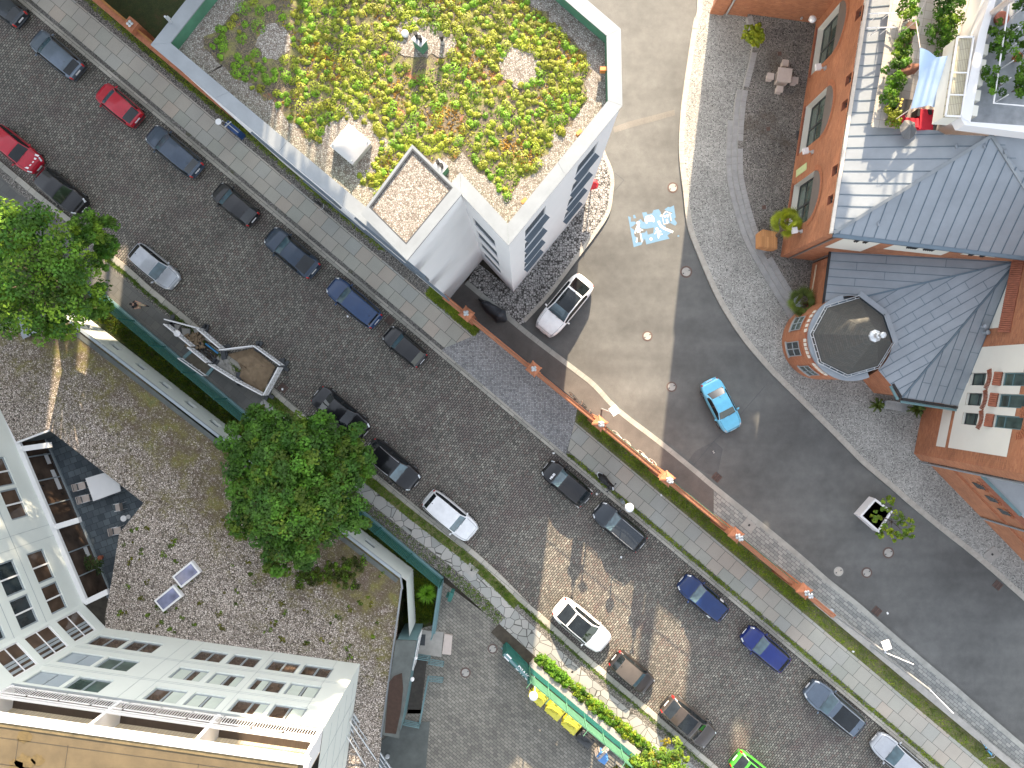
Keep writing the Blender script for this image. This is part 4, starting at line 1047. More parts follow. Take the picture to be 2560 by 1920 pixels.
# walls: NE front with slit windows, east side
fA, fB = PB(177,805), PB(566,1120); gA2, gB2 = G(214,790), G(600,1088)
fa, fb = Vector((gA2.x, gA2.y)), Vector((gB2.x, gB2.y)); fdir = (fb-fa).normalized(); fe = fa+fdir*((G(1023,1435)-gA2).length)
hs = [(s0, s1, .78, 1.42) for s0, s1 in ((1.0,1.62),(2.92,3.6),(4.88,5.6),(6.75,7.45),(8.7,9.4),(10.6,11.3),(12.4,13.1),(14.3,15.0),(20.2,20.9),(22.6,23.35))]
Lf = (fe-fa).length; hs = [h for h in hs if h[1] < Lf]
m = MB(); wall_mesh(m, fe, fa, 0, ZB-.14, [(Lf-h[1], Lf-h[0], h[2], h[3]) for h in hs]); 
e2 = G(1013,1553); wall_mesh(m, Vector((G(1040,1560).x, e2.y)), fe, 0, ZB-.14); wall_mesh(m, PB(-300,860), fa, 0, ZB-.1)
reveals(m, fe, fa, [(Lf-h[1], Lf-h[0], h[2], h[3]) for h in hs], .2); m.build('wall', MT['hotel'], lb)
for h in hs: window(fe, fa, (Lf-h[1], Lf-h[0], h[2], h[3]), lb, MT['grey_metal'], MT['glass'], .18, .05, (1,))
# parapet gutter along the front
m = MB(); pA, pB_ = PB(177,805), PB(1002,1441); off = Vector((-fdir.y, fdir.x)); off = off if off.x > 0 else -off
m.beam((pA.x, pA.y, ZB+.02), (pB_.x, pB_.y, ZB+.02), .16, .12); m.build('gutter', MT['grey_metal'], lb)
m = MB(); q0, q1 = pA-off*.33, pB_-off*.33; m.beam((q0.x, q0.y, ZB+.01), (q1.x, q1.y, ZB+.01), .26, .05); m.build('concrete_edge', MT['concrete_d'], lb)
m = MB(); m.beam((rp[3].x-.05, rp[3].y, ZB+.03), (rp[5].x-.05, rp[5].y, ZB+.03), .1, .1); m.beam((rp[2].x, rp[2].y, ZB+.03), (rp[3].x, rp[3].y, ZB+.03), .1, .1); m.build('roof_edge', MT['coping'], lb)
# sunken terrace walls
m = MB(); hp = rp[10:16]
for i in range(len(hp)-1): wall_mesh(m, hp[i], hp[i+1], 0, ZB-.01); wall_mesh(m, hp[i+1], hp[i], 0, ZB-.01)
m.build('terrace_wall', MT['grey_metal'], lb)
m = MB(); m.face([(v.x, v.y, .1) for v in (PB(20,1110), PB(40,1060), PB(130,1070), PB(370,1257), PB(310,1345), PB(290,1460), PB(270,1570), PB(200,1530))][::-1]); m.build('terrace_floor', M_stones('slate_terrace', [(.045,.06,.072), (.07,.09,.105), (.10,.125,.14), (.055,.07,.085)], (.42,.4), rot=-.35, mortar=.014, mcol=(.022,.03,.036), blot=.4, bmp=.2), lb)
m = MB(); m.beam((hp[5].x, hp[5].y, ZB+.04), (hp[4].x, hp[4].y, ZB+.04), .1, .1); m.build('roof_edge', MT['white_metal'], lb)
# ---- hotel walls
ZT1 = 10.1; ZT2 = 13.0
cols = [(.14,1.93),(2.14,3.87),(6.03,7.68),(8.0,9.62),(10.2,11.88),(12.1,13.78)]
rowz = [(3.66,5.0),(6.05,7.4),(8.45,9.8)]
Lh = (h1-h0).length
sh_ = (PB(269,1571)-h0).length
A_h, B_h = h1, h0                      # outside faces up the picture: run from east to west
hol = []; meta = []
for ri, (z0, z1) in enumerate(rowz):
    for ci, (s0, s1) in enumerate(cols):
        hol.append((Lh-(s1+sh_), Lh-(s0+sh_), z0, z1)); meta.append((ri, ci))
wl = MB(); wall_mesh(wl, A_h, B_h, 0, ZT1, hol)
wa, wb = we, wc
Lw = (we-wc).length; cw = (PB(40,1107)-wc).length
wcols = [(cw+.68,cw+2.4),(cw+2.6,cw+4.38),(cw+6.4,cw+8.2),(cw+8.42,cw+10.05)]
whol = [(Lw-s1, Lw-s0, z0, z1) for z0, z1 in ((3.85,5.17),(6.15,7.5),(8.5,9.9),(10.9,12.2)) for s0, s1 in wcols]
wall_mesh(wl, wa, wb, ZB-.05, ZT2, whol)
chol = [(.25, 1.95, 3.35, 5.2), (.25, 1.95, 5.75, 7.65), (.25, 1.95, 8.1, 9.75)]
chA, chB = h0, we; Lc = (chB-chA).length; chol = [(.2, Lc-.2, a, b) for _, _, a, b in chol]
wall_mesh(wl, chA, chB, ZB-.05, ZT2, chol)
wall_mesh(wl, wc, wn, ZB-.05, ZT2); wall_mesh(wl, h2, h1, 0, ZT1)
reveals(wl, A_h, B_h, hol, .14); reveals(wl, wa, wb, whol, .14); reveals(wl, chA, chB, chol, .14); wl.build('wall', MT['hotel'], ht)
cur = M_plain('curtain_cloth', (.42,.47,.42), .9, 0, .1, 2)
for h, (ri, ci) in zip(hol, meta):
    blank = ci == 0 and ri > 0
    gm = MT['glass_o'] if blank else (MT['glass_b'] if ri == 0 else (MT['glass_g'] if ci == 1 else MT['glass_b']))
    o = window(A_h, B_h, h, ht, MT['grey_metal'], gm, .12, .035 if blank else .085, (2,), label=None)
    if ri > 0 and ci >= 2:
        p = wpt(A_h, B_h); WL[o.name] = WL[ht.name]; rr = random.Random(ri*10+ci)
        for half in (0, 1):
            if rr.random() < .25: continue
            m = MB(); x0 = h[0]+.1+half*(h[1]-h[0])/2; wdt = (h[1]-h[0])/2-.2; frac = rr.choice((1, 1, .6)); n = 16
            pts = [(x0+wdt*frac*k/n, -.1+.008*(k % 2)) for k in range(n+1)]
            for (a, da), (b, db) in zip(pts[:-1], pts[1:]): m.face([p(a, h[2]+.1, da), p(b, h[2]+.1, db), p(b, h[3]-.1, db), p(a, h[3]-.1, da)])
            m.build('curtain', cur, o)
for h in whol: window(wa, wb, h, ht, MT['grey_metal'], MT['glass_b'] if h[2] < 6 else MT['glass'], .12, .085, (1,), (), 'window'); 
for h in whol:
    m = MB(); p = wpt(wa, wb); m.beam(p((h[0]+h[1])/2, h[2], -.08), p((h[0]+h[1])/2, h[3], -.08), .09, .06, up=(p(0,0,1)-p(0,0,0))); m.build('mullion', MT['white_metal'], ht)
for h in chol:
    o = window(chA, chB, h, ht, MT['white_metal'], MT['glass_b'], .1, .06, (1,), (.5,)); p = wpt(chA, chB); WL[o.name] = WL[ht.name]
    m = MB()
    for k, (a, cc) in enumerate(((.12, 0), (.3, 0), (.42, 0))): m.face([p(h[0]+(h[1]-h[0])*a, h[2]+.06, -.08), p(h[0]+(h[1]-h[0])*(a+.09), h[2]+.06, -.08), p(h[0]+(h[1]-h[0])*(a+.09), h[3]-.06, -.08), p(h[0]+(h[1]-h[0])*a, h[3]-.06, -.08)])
    m.build('blind', MT['grey_metal'], o)
# panel joints
p = wpt(A_h, B_h); m = MB()
for z in (5.5, 7.95, 5.36, 7.81): m.beam(p(0, z, .0), p(Lh, z, .0), .012, .02)
for s in (Lh-1.6-4.05+.6, Lh-5.9, Lh-10.1, 1.35): m.beam(p(s, ZB, .0), p(s, ZT1, .0), .012, .02, up=(p(0,0,1)-p(0,0,0)))
p2_ = wpt(h2, h1); Ls = (h2-h1).length
for z in (3.9, 5.4, 6.9, 8.4): m.beam(p2_(0, z, 0), p2_(Ls-.6, z, 0), .014, .03)
for s in (Ls-1.9, Ls-3.9): m.beam(p2_(s, ZB, 0), p2_(s, ZT1, 0), .014, .02, up=(p2_(0,0,1)-p2_(0,0,0)))
p3_ = wpt(wa, wb)
for z in (5.75, 8.1): m.beam(p3_(0, z, 0), p3_(Lw, z, 0), .014, .03)
for s in (Lw-cw-5.2, Lw-cw-5.9): m.beam(p3_(s, ZB, 0), p3_(s, ZT2, 0), .014, .02, up=(p3_(0,0,1)-p3_(0,0,0)))
m.build('panel_joint', MT['grey_metal'], ht)
# roof-top loggia with white slatted railing
inn = lambda v, d: v+Vector((-(A_h-B_h).normalized().y, (A_h-B_h).normalized().x))*(-d)
din = wpt(A_h, B_h)
m = MB(); m.face([din(0, ZT1, .0), din(Lh, ZT1, .0), din(Lh, ZT1, -1.6), din(0, ZT1, -1.6)]); m.build('loggia_floor', M_plain('brown_floor', (.055,.04,.03), .9, 0, .2, 3), ht)
m = MB(); m.beam(din(0, ZT1+.03, -.06), din(Lh, ZT1+.03, -.06), .2, .1); m.build('ledge', MT['grey_metal'], ht)
back = -1.15
wl = MB(); wall_mesh(wl, Vector(din(0,0,back)[:2]), Vector(din(Lh,0,back)[:2]), ZT1, ZT2-.2); wl.build('loggia_wall', MT['beige'], ht)
rail = MB(); 
s = .15; nb = 0
for s in [k*1.52+.2 for k in range(int((Lh-.5)/1.52)+1)]:
    e_ = min(s+1.42, Lh-.05); m = MB()
    m.beam(din(s, 10.35, .02), din(e_, 10.35, .02), .05, .05); m.beam(din(s, 10.95, .02), din(e_, 10.95, .02), .05, .05)
    n = 11
    for k in range(n+1):
        x = s+(e_-s)*k/n; m.beam(din(x, 10.35, .02), din(x, 10.95, .02), .03, .03, up=(din(0,0,1)-din(0,0,0)))
    m.build('railing_panel', MT['white_metal'], ht)
m = MB(); m.beam(din(0, 11.12, .0), din(Lh, 11.12, .0), .05, .05); m.beam(din(0, 11.3, -.02), din(Lh, 11.3, -.02), .09, .09); m.build('handrail', MT['white_metal'], ht)
for s in (Lh-5.2-sh_, Lh-10-sh_, .1, Lh-.1):
    m = MB(); m.prism([tuple(v[:2]) for v in (din(s-.08,0,.0), din(s+.08,0,.0), din(s+.08,0,back), din(s-.08,0,back))], ZT1, ZT2-.1); m.build('loggia_partition', MT['white_metal'], ht)
for s in (1.6, 4.0, 7.6, 9.2, 11.2, 12.5, 14.4):
    h = (s, s+.7, 11.75, 12.5); q = MB(); p = lambda a, z, d: din(a, z, d)
    q.face([p(h[0], h[2], back+.03), p(h[1], h[2], back+.03), p(h[1], h[3], back+.03), p(h[0], h[3], back+.03)]); o = q.build('window', MT['glass_b'], ht)
    q = MB(); q.beam(p(h[0]-.04, h[2], back+.05), p(h[1]+.04, h[2], back+.05), .08, .07); q.beam(p(h[0]-.04, h[2], back+.05), p(h[0]-.04, h[3], back+.05), .08, .07); q.beam(p(h[1]+.04, h[2], back+.05), p(h[1]+.04, h[3], back+.05), .08, .07)
    WL[o.name] = WL[ht.name]; q.build('frame', MT['white_metal'], o)
rt = [Vector(din(-.1,0,.05)[:2]), Vector(din(Lh+.2,0,.05)[:2]), Vector((-60,-14)), Vector((-60,-60)), Vector((h2.x-4,-60)), Vector(din(-.1,0,.05)[:2])+(h2-h1)*4]
m = MB(); m.prism([(v.x, v.y) for v in rt], ZT2-.18, ZT2-.03); m.build('roof', MT['felt'], ht)
m = MB(); m.beam(din(-.1, ZT2-.13, .0), din(Lh, ZT2-.13, .0), .22, .4); q_ = din(-.1, ZT2-.13, 0); m.beam(q_+Vector((0,0,-.003)), q_+Vector((*((h2-h1)*3), -.003)), .2, .4); m.build('fascia', MT['white_metal'], ht)
m = MB(); m.beam(din(.25, ZT2-.01, -.22), din(Lh, ZT2-.01, -.22), .24, .05); m.build('roof_upstand', M_plain('felt_upstand', (.14,.105,.05), .85, 0, .5, 2.5), ht)
m = MB()
for k, (s0, d0, s1) in enumerate(((0,-.75,16),(0,-1.9,16),(0,-3.0,16))): m.beam(din(s0, ZT2-.024, d0), din(s1, ZT2-.024, d0-.1), .025, .008)
for s in (2.2, 4.6, 7.9, 10.4, 12.6): m.beam(din(s, ZT2-.024, -.75-(int(s) % 2)*1.15), din(s, ZT2-.024, -1.9-(int(s) % 2)*1.1), .025, .008)
m.build('felt_seam', MT['earth'], ht)
st = M_plain('roof_stain', (.10,.07,.025), .85, 0, .4, 4)
rq = random.Random(9)
for (x, y, r) in ((62,1842,.36),(60,1905,.45),(95,1900,.3),(40,1916,.35)):
    c = P(x, y, ZT2-.02); m = MB(); m.face([(c.x+r*rq.uniform(.75,1.2)*cos(2*pi*k/18), c.y+r*rq.uniform(.6,1)*sin(2*pi*k/18), c.z) for k in range(18)]); m.build('stain', st, ht)
# side wall continues up at the loggia end
# ground-floor glazing towards the sunken terrace
gl = thing('terrace_glazing', 'glazed ground-floor front with white sills along the sunken terrace', 'glazing', (we.x, we.y, 0))
p = wpt(wa, wb); m = MB(); m.face([p(0, .1, .04), p(Lw, .1, .04), p(Lw, 2.45, .04), p(0, 2.45, .04)]); m.build('pane', MT['glass_b'], gl)
m = MB(); m.beam(p(0, 2.58, .1), p(Lw, 2.58, .1), .34, .2); m.build('eaves_beam', MT['white_metal'], gl)
m = MB(); m.beam(p(0, .16, .09), p(Lw, .16, .09), .1, .12)
for s in [k*1.55 for k in range(int(Lw/1.55)+1)]: m.beam(p(s, .1, .07), p(s, 2.5, .07), .07, .06, up=(p(0,0,1)-p(0,0,0)))
m.build('glazing_frame', MT['grey_metal'], gl)
for s, dd_ in ((Lw-cw-.9, .7), (Lw-cw-2.0, 1.3), (Lw-cw-7.2, .6)):
    m = MB(); m.face([p(s-dd_, .5, .05), p(s, .5, .05), p(s, .85, .05), p(s-dd_, .85, .05)]); m.build('radiator', MT['white_metal'], gl)
for (x0, y0, x1, y1) in ((57,1122,126,1112),(137,1318,200,1299),(215,1505,271,1478)):
    m = MB(); m.beam(P(x0, y0, 2.55), P(x1, y1, 2.55), .32, .28); m.build('bracket_beam', MT['white_metal'], gl)
    m = MB(); m.lathe(P(x0, y0, 2.62), [(.09, 0), (.09, .12), (.02, .14)], 12); m.build('beam_light', MT['white_metal'], gl)
# ---- stair house beside the yard
sv = thing('stair_house', 'narrow flat-roofed stair house with brown mossy roof', 'stair house', P(1000, 1700, 0))
q4 = [PB(990,1600,2.95), PB(1042,1602,2.95), PB(997,1846,2.95), PB(955,1836,2.95)]
m = MB(); m.prism([(v.x, v.y) for v in inset_poly(q4, .05)], 0, 2.85); m.build('wall', MT['teal'], sv)
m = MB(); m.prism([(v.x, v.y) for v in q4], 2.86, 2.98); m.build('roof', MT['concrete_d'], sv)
m = MB(); m.face([P(x, y, 3.0) for x, y in ((973,1705),(985,1690),(1005,1682),(1008,1720),(1002,1780),(990,1835),(962,1832),(966,1780))]); m.build('brown_growth', M_plain('brown_moss', (.04,.022,.015), .95, 0, .4, 5), sv)
m = MB(); a, b = q4[1], q4[2]
for z in (1.0, 2.2): m.beam((a.x, a.y-.2, z), (a.lerp(b, .35).x, a.lerp(b, .35).y, z), .05, .05)
for k in range(6): v = a.lerp(b, .02+.33*k/5); m.beam((v.x+.03, v.y, .9), (v.x+.03, v.y, 2.3), .05, .05)
m.build('window_frame', MT['white_metal'], sv)
m = MB(); v = a.lerp(b, .42); m.lathe((v.x+.12, v.y, 2.5), [(.02, 0), (.12, .05), (.12, .16), (.04, .2)], 12); m.build('lamp', MT['white_metal'], sv)
m = MB(); v = a.lerp(b, .2); m.lathe((v.x+.1, v.y, 2.5), [(.02, 0), (.1, .05), (.1, .16), (.04, .2)], 12); m.build('lamp', MT['white_metal'], sv)
# cellar steps
cs = thing('cellar_steps', 'dark cellar stairway with grey steel railings beside the stair house', 'stairs', P(1055, 1700, 0))
m = MB()
for k in range(13):
    y0 = 1640+k*11; m.prism([tuple(P(x, y, 0)[:2]) for x, y in ((1034-k*1.2, y0), (1068-k*1.2, y0), (1067-k*1.2, y0+10.6), (1033-k*1.2, y0+10.6))], -.04, .5-.035*k)
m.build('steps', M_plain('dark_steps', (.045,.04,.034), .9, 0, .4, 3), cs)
m = MB(); m.prism([tuple(P(x, y, 0)[:2]) for x, y in ((1012,1786),(1052,1786),(1050,1800),(1010,1800))], 0, .05); m.build('pit', MT['black'], cs)  # black slab stands in for the darkness at the foot of the stairwell
for pts, nm in ((((1034,1634),(1076,1640)),'r'), (((1074,1648),(1110,1654)),'r'), (((1012,1800),(1050,1808)),'r'), (((1072,1690),(1108,1694)),'r')):
    m = MB(); a, b = pts
    for k in range(4): m.beam(P(a[0]-k*1, a[1]+k*4, .55+k*.13), P(b[0]-k*1, b[1]+k*4, .55+k*.13), .045, .04)
    for v in (a, b): m.beam(P(*v, .1), P(v[0]-3, v[1]+12, 1.0), .05, .05)
    m.build('railing', MT['teal'], cs)
m = MB(); m.beam(P(1072,1690,.9), P(1050,1808,.9), .06, .06); m.beam(P(1070,1690,.5), P(1048,1808,.5), .05, .05)
for k in range(5): m.beam(P(1072-k*5.5,1690+k*29,.05), P(1072-k*5.5,1690+k*29,.9), .05, .05)
m.build('railing', MT['teal'], cs)
m = MB(); m.prism([tuple(P(x, y, 0)[:2]) for x, y in ((1046,1572),(1110,1578),(1104,1640),(1044,1632))], 0, .16); structure('landing', m, MT['concrete'])
m = MB(); m.prism([tuple(P(x, y, 0)[:2]) for x, y in ((1112,1582),(1132,1586),(1128,1634),(1106,1632))], 0, .2); structure('landing', m, MT['stone_t'])
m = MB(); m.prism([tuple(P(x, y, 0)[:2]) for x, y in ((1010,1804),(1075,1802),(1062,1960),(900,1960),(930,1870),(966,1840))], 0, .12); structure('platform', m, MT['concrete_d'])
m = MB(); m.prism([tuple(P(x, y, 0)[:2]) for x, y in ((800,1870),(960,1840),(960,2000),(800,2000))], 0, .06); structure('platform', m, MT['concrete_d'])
m = MB(); m.face([P(x, y, .17) for x, y in ((1052,1586),(1064,1586),(1062,1614),(1050,1613))]); solo('door_mat', m, MT['dark_metal'], 'dark ribbed doormat on the concrete landing', 'doormat', P(1057,1600,.16))
# steel walkway and spiral stair
sw = thing('steel_walkway', 'grey grating walkway descending from the hotel roof beside the gravel', 'walkway', P(930, 1850, 0))
m = MB(); a0, a1 = P(884,1784,2.9), P(980,1925,1.2); b0, b1 = P(872,1812,2.9), P(948,1935,1.2)
for k in range(46): t = k/45; m.beam(a0.lerp(a1, t), b0.lerp(b1, t), .03, .03)
m.build('grating', MT['grey_metal'], sw)
for c0, c1 in ((a0, a1), (b0, b1)):
    m = MB(); u3 = Vector((0,0,.9)); m.beam(c0, c1, .06, .12); m.beam(c0+u3, c1+u3, .05, .05); m.beam(c0+u3*.5, c1+u3*.5, .035, .035)
    for k in range(7): m.beam(c0.lerp(c1, k/6), c0.lerp(c1, k/6)+u3, .045, .045)
    m.build('railing', MT['steel'], sw)
sp = thing('spiral_stair', 'round steel spiral stair at the bottom edge beside the platform', 'spiral stair', P(1042, 1945, 0))
c = P(1030, 1962, 0); m = MB()
for k in range(22):
    a = radians(20+k*8.5); z = 1.7-.03*k; q = Vector((c.x, c.y, z)); m.beam(q+Vector((cos(a), sin(a), 0))*.35, q+Vector((cos(a), sin(a), 0))*1.35, .05, .03)
m.build('treads', MT['steel'], sp)
m = MB(); m.tube([(c.x+1.38*cos(radians(15+k*9)), c.y+1.38*sin(radians(15+k*9)), 2.5-.03*k) for k in range(22)], .03, 6); m.tube([(c.x+1.36*cos(radians(15+k*9)), c.y+1.36*sin(radians(15+k*9)), 1.72-.03*k) for k in range(22)], .04, 6); m.build('handrail', MT['steel'], sp)
m = MB(); m.tube([(c.x, c.y, 0), (c.x, c.y, 2.6)], .1, 10); m.build('post', MT['steel'], sp)
m = MB(); m.lathe(P(969,1890,.12), [(.14, 0), (.14, .1), (.1, .12)], 14); m.disc(P(969,1890,.25), .1); solo('drain_pipe', m, MT['steel'], 'short round pipe end standing on the damp platform', 'pipe', P(969,1890,.12))
# roof windows on the gravel
def roof_window(px, py, lab):
    t = thing('roof_window', lab, 'roof window', P(px, py, ZB), group='flat roof windows on gravel'); c = P(px, py, ZB+.25); a = radians(39)
    m = MB(); m.box(c-Vector((0,0,.12)), (1.45, .86, .3), a); m.build('frame', MT['white_metal'], t)
    m = MB(); m.box(c+Vector((0,0,.045)), (1.22, .64, .04), a); m.build('pane', M_glass('sky_glass', (.14,.15,.24), .12, .8) if 'sky_glass' not in bpy.data.materials else bpy.data.materials['sky_glass'], t); return t
roof_window(421, 1496, 'white framed roof window on gravel, lower left of the two'); roof_window(466, 1436, 'white framed roof window on gravel, upper right of the two')
m = MB(); m.face([P(41,797,2.95), P(72,782,3.1), P(92,832,2.95), P(57,848,2.85)]); m.face([P(41,797,2.93), P(57,848,2.83), P(92,832,2.93), P(72,782,3.08)])
m.prism([tuple(P(x, y, 2.7)[:2]) for x, y in ((45,800),(72,788),(88,830),(58,843))], 2.7, 2.82); solo('sheet_metal_hood', m, MT['coping'], 'grey sheet metal hood on gravel roof under the left tree', 'roof hood', P(66,815,2.7))
# terrace furniture
tt = thing('terrace_table', 'large white table on the sunken slate terrace', 'table', P(266, 1224, .1))
top = [P(x, y, .85) for x, y in ((213,1196),(263,1181),(298,1204),(302,1228),(233,1253))]
m = MB(); m.prism([tuple(v[:2]) for v in top], .8, .85, True); m.build('tabletop', MT['white_metal'], tt)
for v in (top[0], top[1], top[3], top[4]):
    q = v.lerp(sum(top, Vector())/5, .15); m = MB(); m.tube([(q.x, q.y, .1), (q.x, q.y, .8)], .03, 8); m.build('leg', MT['steel'], tt)
def chair(px, py, rz, lab):
    t = thing('terrace_chair', lab, 'chair', P(px, py, .1), rz, 'chairs on the sunken terrace')
    m = MB(); m.box((0,0,.45), (.42,.44,.03)); m.build('seat', MT['stone_t'], t, local=True)
    m = MB(); m.beam((-.22,.2,.45), (-.22,.3,.9), .03, .03); m.beam((.22,.2,.45), (.22,.3,.9), .03, .03); m.beam((-.22,.3,.9), (.22,.3,.9), .03, .03); m.box((0,.25,.7), (.4,.02,.3)); m.build('backrest', MT['stone_t'], t, local=True)
    m = MB()
    for sx in (-.22, .22): m.tube([(sx,-.2,.45), (sx,-.2,.66), (sx,.24,.66)], .016, 6)
    m.build('armrest', MT['white_metal'], t, local=True)
    for sx in (-.2, .2):
        for sy in (-.2, .2): m = MB(); m.tube([(sx,sy,.45), (sx*1.1,sy*1.1,0)], .014, 6); m.build('leg', MT['white_metal'], t, local=True)
    return t
chair(308, 1264, radians(-80), 'beige armchair alone on the sunken terrace, below the white table')
chair(304, 1322, radians(100), 'beige armchair half hidden by the gravel roof edge')
chair(216, 1212, radians(105), 'armchair tucked under the white table, upper left side')
chair(226, 1243, radians(105), 'armchair tucked under the white table, lower left corner')
m = MB(); m.lathe(P(321,1292,.1), [(.02, 0), (.14, .01), (.02, .03), (.02, .5), (.19, .51), (.19, .54)], 16); solo('side_table', m, MT['white_metal'], 'small round white side table between the armchairs', 'side table', P(321,1292,.1))
# ================================================================== BOUNDARY WALLS, FENCES, LAMPS
def wall_n(u): return 118+(u-1216)*.0125
WZ = 3.3
bw = thing('boundary_wall', 'long red brick boundary wall with iron railing between street and footpath', 'wall', ST(1700, wall_n(1700)))
m = MB(); u0, u1 = 1208, 2376
def wall_seg(m, u0, u1, h0, h1, nf, th):
    a, b = ST(u0, nf(u0)), ST(u1, nf(u1)); t = (b-a).normalized(); nn = Vector((-t.y, t.x, 0))*th/2
    m.prism([tuple(v[:2]) for v in (a-nn, b-nn, b+nn, a+nn)], h0, h1)
wall_seg(m, u0, u1, 0, WZ, wall_n, .24); m.build('wall', MT['brick'], bw)
m = MB()
for ua, ub in ((u0, u1),):
    prof = ((-7, WZ-.3), (-6.5, WZ-.18), (3, WZ+.06), (4, WZ+.03), (4, WZ-.1), (3, WZ-.3))
    A_p = [ST(ua, wall_n(ua)+n_, z_) for n_, z_ in prof]; B_p = [ST(ub, wall_n(ub)+n_, z_) for n_, z_ in prof]
    for k in range(5): m.face([A_p[k], B_p[k], B_p[k+1], A_p[k+1]])
    m.face(A_p); m.face(B_p[::-1])
m.build('coping', MT['brick_flat'], bw)
pr_px = [(1172.4,775),(1340.8,914),(1504.2,1055.5),(1673.5,1195.8),(1847,1336),(2016,1481)]
PZ = 4.55
rail_pts = []
for i, (x, y) in enumerate(pr_px):
    c = P(x, y, PZ); c.z = 0
    # keep the pier on the wall line
    rel = Vector((c.x, c.y)); a, b = ST(u0, wall_n(u0)), ST(u1, wall_n(u1)); t = Vector(((b-a).x, (b-a).y)).normalized()
    s = (rel-Vector((a.x, a.y))).dot(t); q = Vector((a.x, a.y))+t*s; rail_pts.append(q); ang = atan2(t.y, t.x)
    m = MB(); m.box((q.x, q.y, PZ/2-.2), (.5, .5, PZ-.4), ang); m.build('pier', MT['brick_flat'], bw)
    m = MB(); R_ = Matrix.Rotation(ang, 3, 'Z'); cs_ = [R_ @ Vector((sx*.33, sy*.33, 0)) for sx, sy in ((-1,-1),(1,-1),(1,1),(-1,1))]
    b_ = [Vector((q.x, q.y, PZ-.4))+v for v in cs_]; t_ = [v+Vector((0,0,.12)) for v in b_]; ap = Vector((q.x, q.y, PZ+.05))
    for k in range(4): j = (k+1) % 4; m.face([b_[k], b_[j], t_[j], t_[k]]); m.face([t_[k], t_[j], ap])
    for k in range(4): m.beam(t_[k]+Vector((0,0,.02)), ap, .07, .05)
    m.build('pier_cap', MT['brick_flat'], bw)
    m = MB()
    for z in (PZ+.12, PZ+.62 if i in (2, 3, 4, 5) else PZ+.16):
        for a_ in range(4): m.lathe((q.x+.1*cos(ang+a_*pi/2), q.y+.1*sin(ang+a_*pi/2), z), [(.03, -.07), (.085, 0), (.03, .07)], 8)
    m.tube([(q.x, q.y, PZ), (q.x, q.y, PZ+(.66 if i >= 2 else .2))], .05, 8); m.build('finial', MT['steel'], bw)
nn_ = Vector((-t.y, t.x))
gm = M_plain('green_iron', (.05,.10,.06), .5, .2, .2, 5)
for i in range(len(rail_pts)-1):
    a, b = rail_pts[i].lerp(rail_pts[i+1], .1)+nn_*.1, rail_pts[i].lerp(rail_pts[i+1], .9)+nn_*.1; m = MB(); n = int((b-a).length/.2)
    for z in (WZ+.18, WZ+.85): m.beam((a.x, a.y, z), (b.x, b.y, z), .04, .03)
    for k in range(n+1): v = a.lerp(b, k/n); m.beam((v.x, v.y, WZ+.04), (v.x, v.y, WZ+.98), .016, .016)
    m.build('railing', gm if i > 1 else MT['black'], bw)
# upper left stretch of wall
bw2 = thing('boundary_wall', 'short red brick wall in front of the dark garden, upper left', 'wall', ST(250, 125))
m = MB(); wall_seg(m, -400, 500, 0, 1.7, lambda u: 126, .36); m.build('wall', MT['brick'], bw2)
m = MB(); wall_seg(m, -400, 500, 1.66, 1.76, lambda u: 124.5, .3); m.build('coping', MT['brick_flat'], bw2)
m = MB(); wall_seg(m, -400, 470, 1.74, 1.95, lambda u: 133, .12); m.build('railing', M_plain('rust_rail', (.3,.13,.03), .7, 0, .4, 6), bw2)
c = P(326, 60, 2.2); m = MB(); m.box((c.x, c.y, 1.15), (.7, .7, 2.1), -AST); m.build('pier', MT['brick_flat'], bw2)
m = MB()
for a_ in range(4): m.lathe((c.x+.12*cos(a_*pi/2), c.y+.12*sin(a_*pi/2), 2.28), [(.03, -.07), (.1, 0), (.03, .07)], 8)
m.build('finial', MT['steel'], bw2)
# low concrete wall on the lower right
lw = MB(); wall_seg(lw, 2380, 3400, 0, .5, lambda u: 134+(u-2380)*.006, .4)
solo('low_wall', lw, MT['concrete'], 'low mossy concrete wall continuing behind the brick wall, lower right', 'wall', ST(2700, 134))
# two tall lamp posts on the low wall
def tall_lamp(x, y, tx, ty, ax, ay, hx, hy, lab):
    b = P(x, y, .2); t = thing('street_lamp', lab, 'street lamp', b, group='tall grey lamp posts by the low wall'); top = Vector((b.x, b.y, 6.6))
    m = MB(); m.tube([b, top], [.1, .06], 10); m.build('pole', MT['steel'], t)
    m = MB(); m.tube([top, P(ax, ay, 6.75)], .025, 6); m.build('arm', MT['white_metal'], t)
    m = MB(); m.lathe(b, [(.2, 0), (.2, .04), (.12, .06)], 12); m.build('base_plate', MT['steel'], t)
    if hx: 
        m = MB(); q = P(hx, hy, 6.7); m.box(q, (.42, .5, .06), .35); m.build('lamp_head', MT['white_metal'], t)
        m = MB(); m.beam(q, top, .05, .04); m.build('head_bracket', MT['steel'], t)
    return t
tall_lamp(2077, 1529, 2218, 1634, 2284, 1661, 2216, 1613, 'tall grey lamp post with square white head, left of the two')
tall_lamp(2174, 1610, 2333, 1730, 2383, 1783, None, None, 'tall grey post with thin white arm and no square head, right of the two')
t = thing('footpath_lamp', 'lamp post with square white head beside the leaning bicycles', 'street lamp', ST(1742, 132)); b = P(1530, 1032, 5.0); b.z = .12
m = MB(); m.tube([b, (b.x, b.y, 5.0)], .05, 8); m.build('pole', MT['grey_metal'], t)
q = P(1536, 1026, 5.1); m = MB(); m.box(q, (.45, .5, .07), .6); m.build('lamp_head', MT['white_metal'], t)
m = MB(); m.tube([(b.x, b.y, 4.95), (q.x, q.y, q.z)], .03, 6); m.build('arm', MT['white_metal'], t)
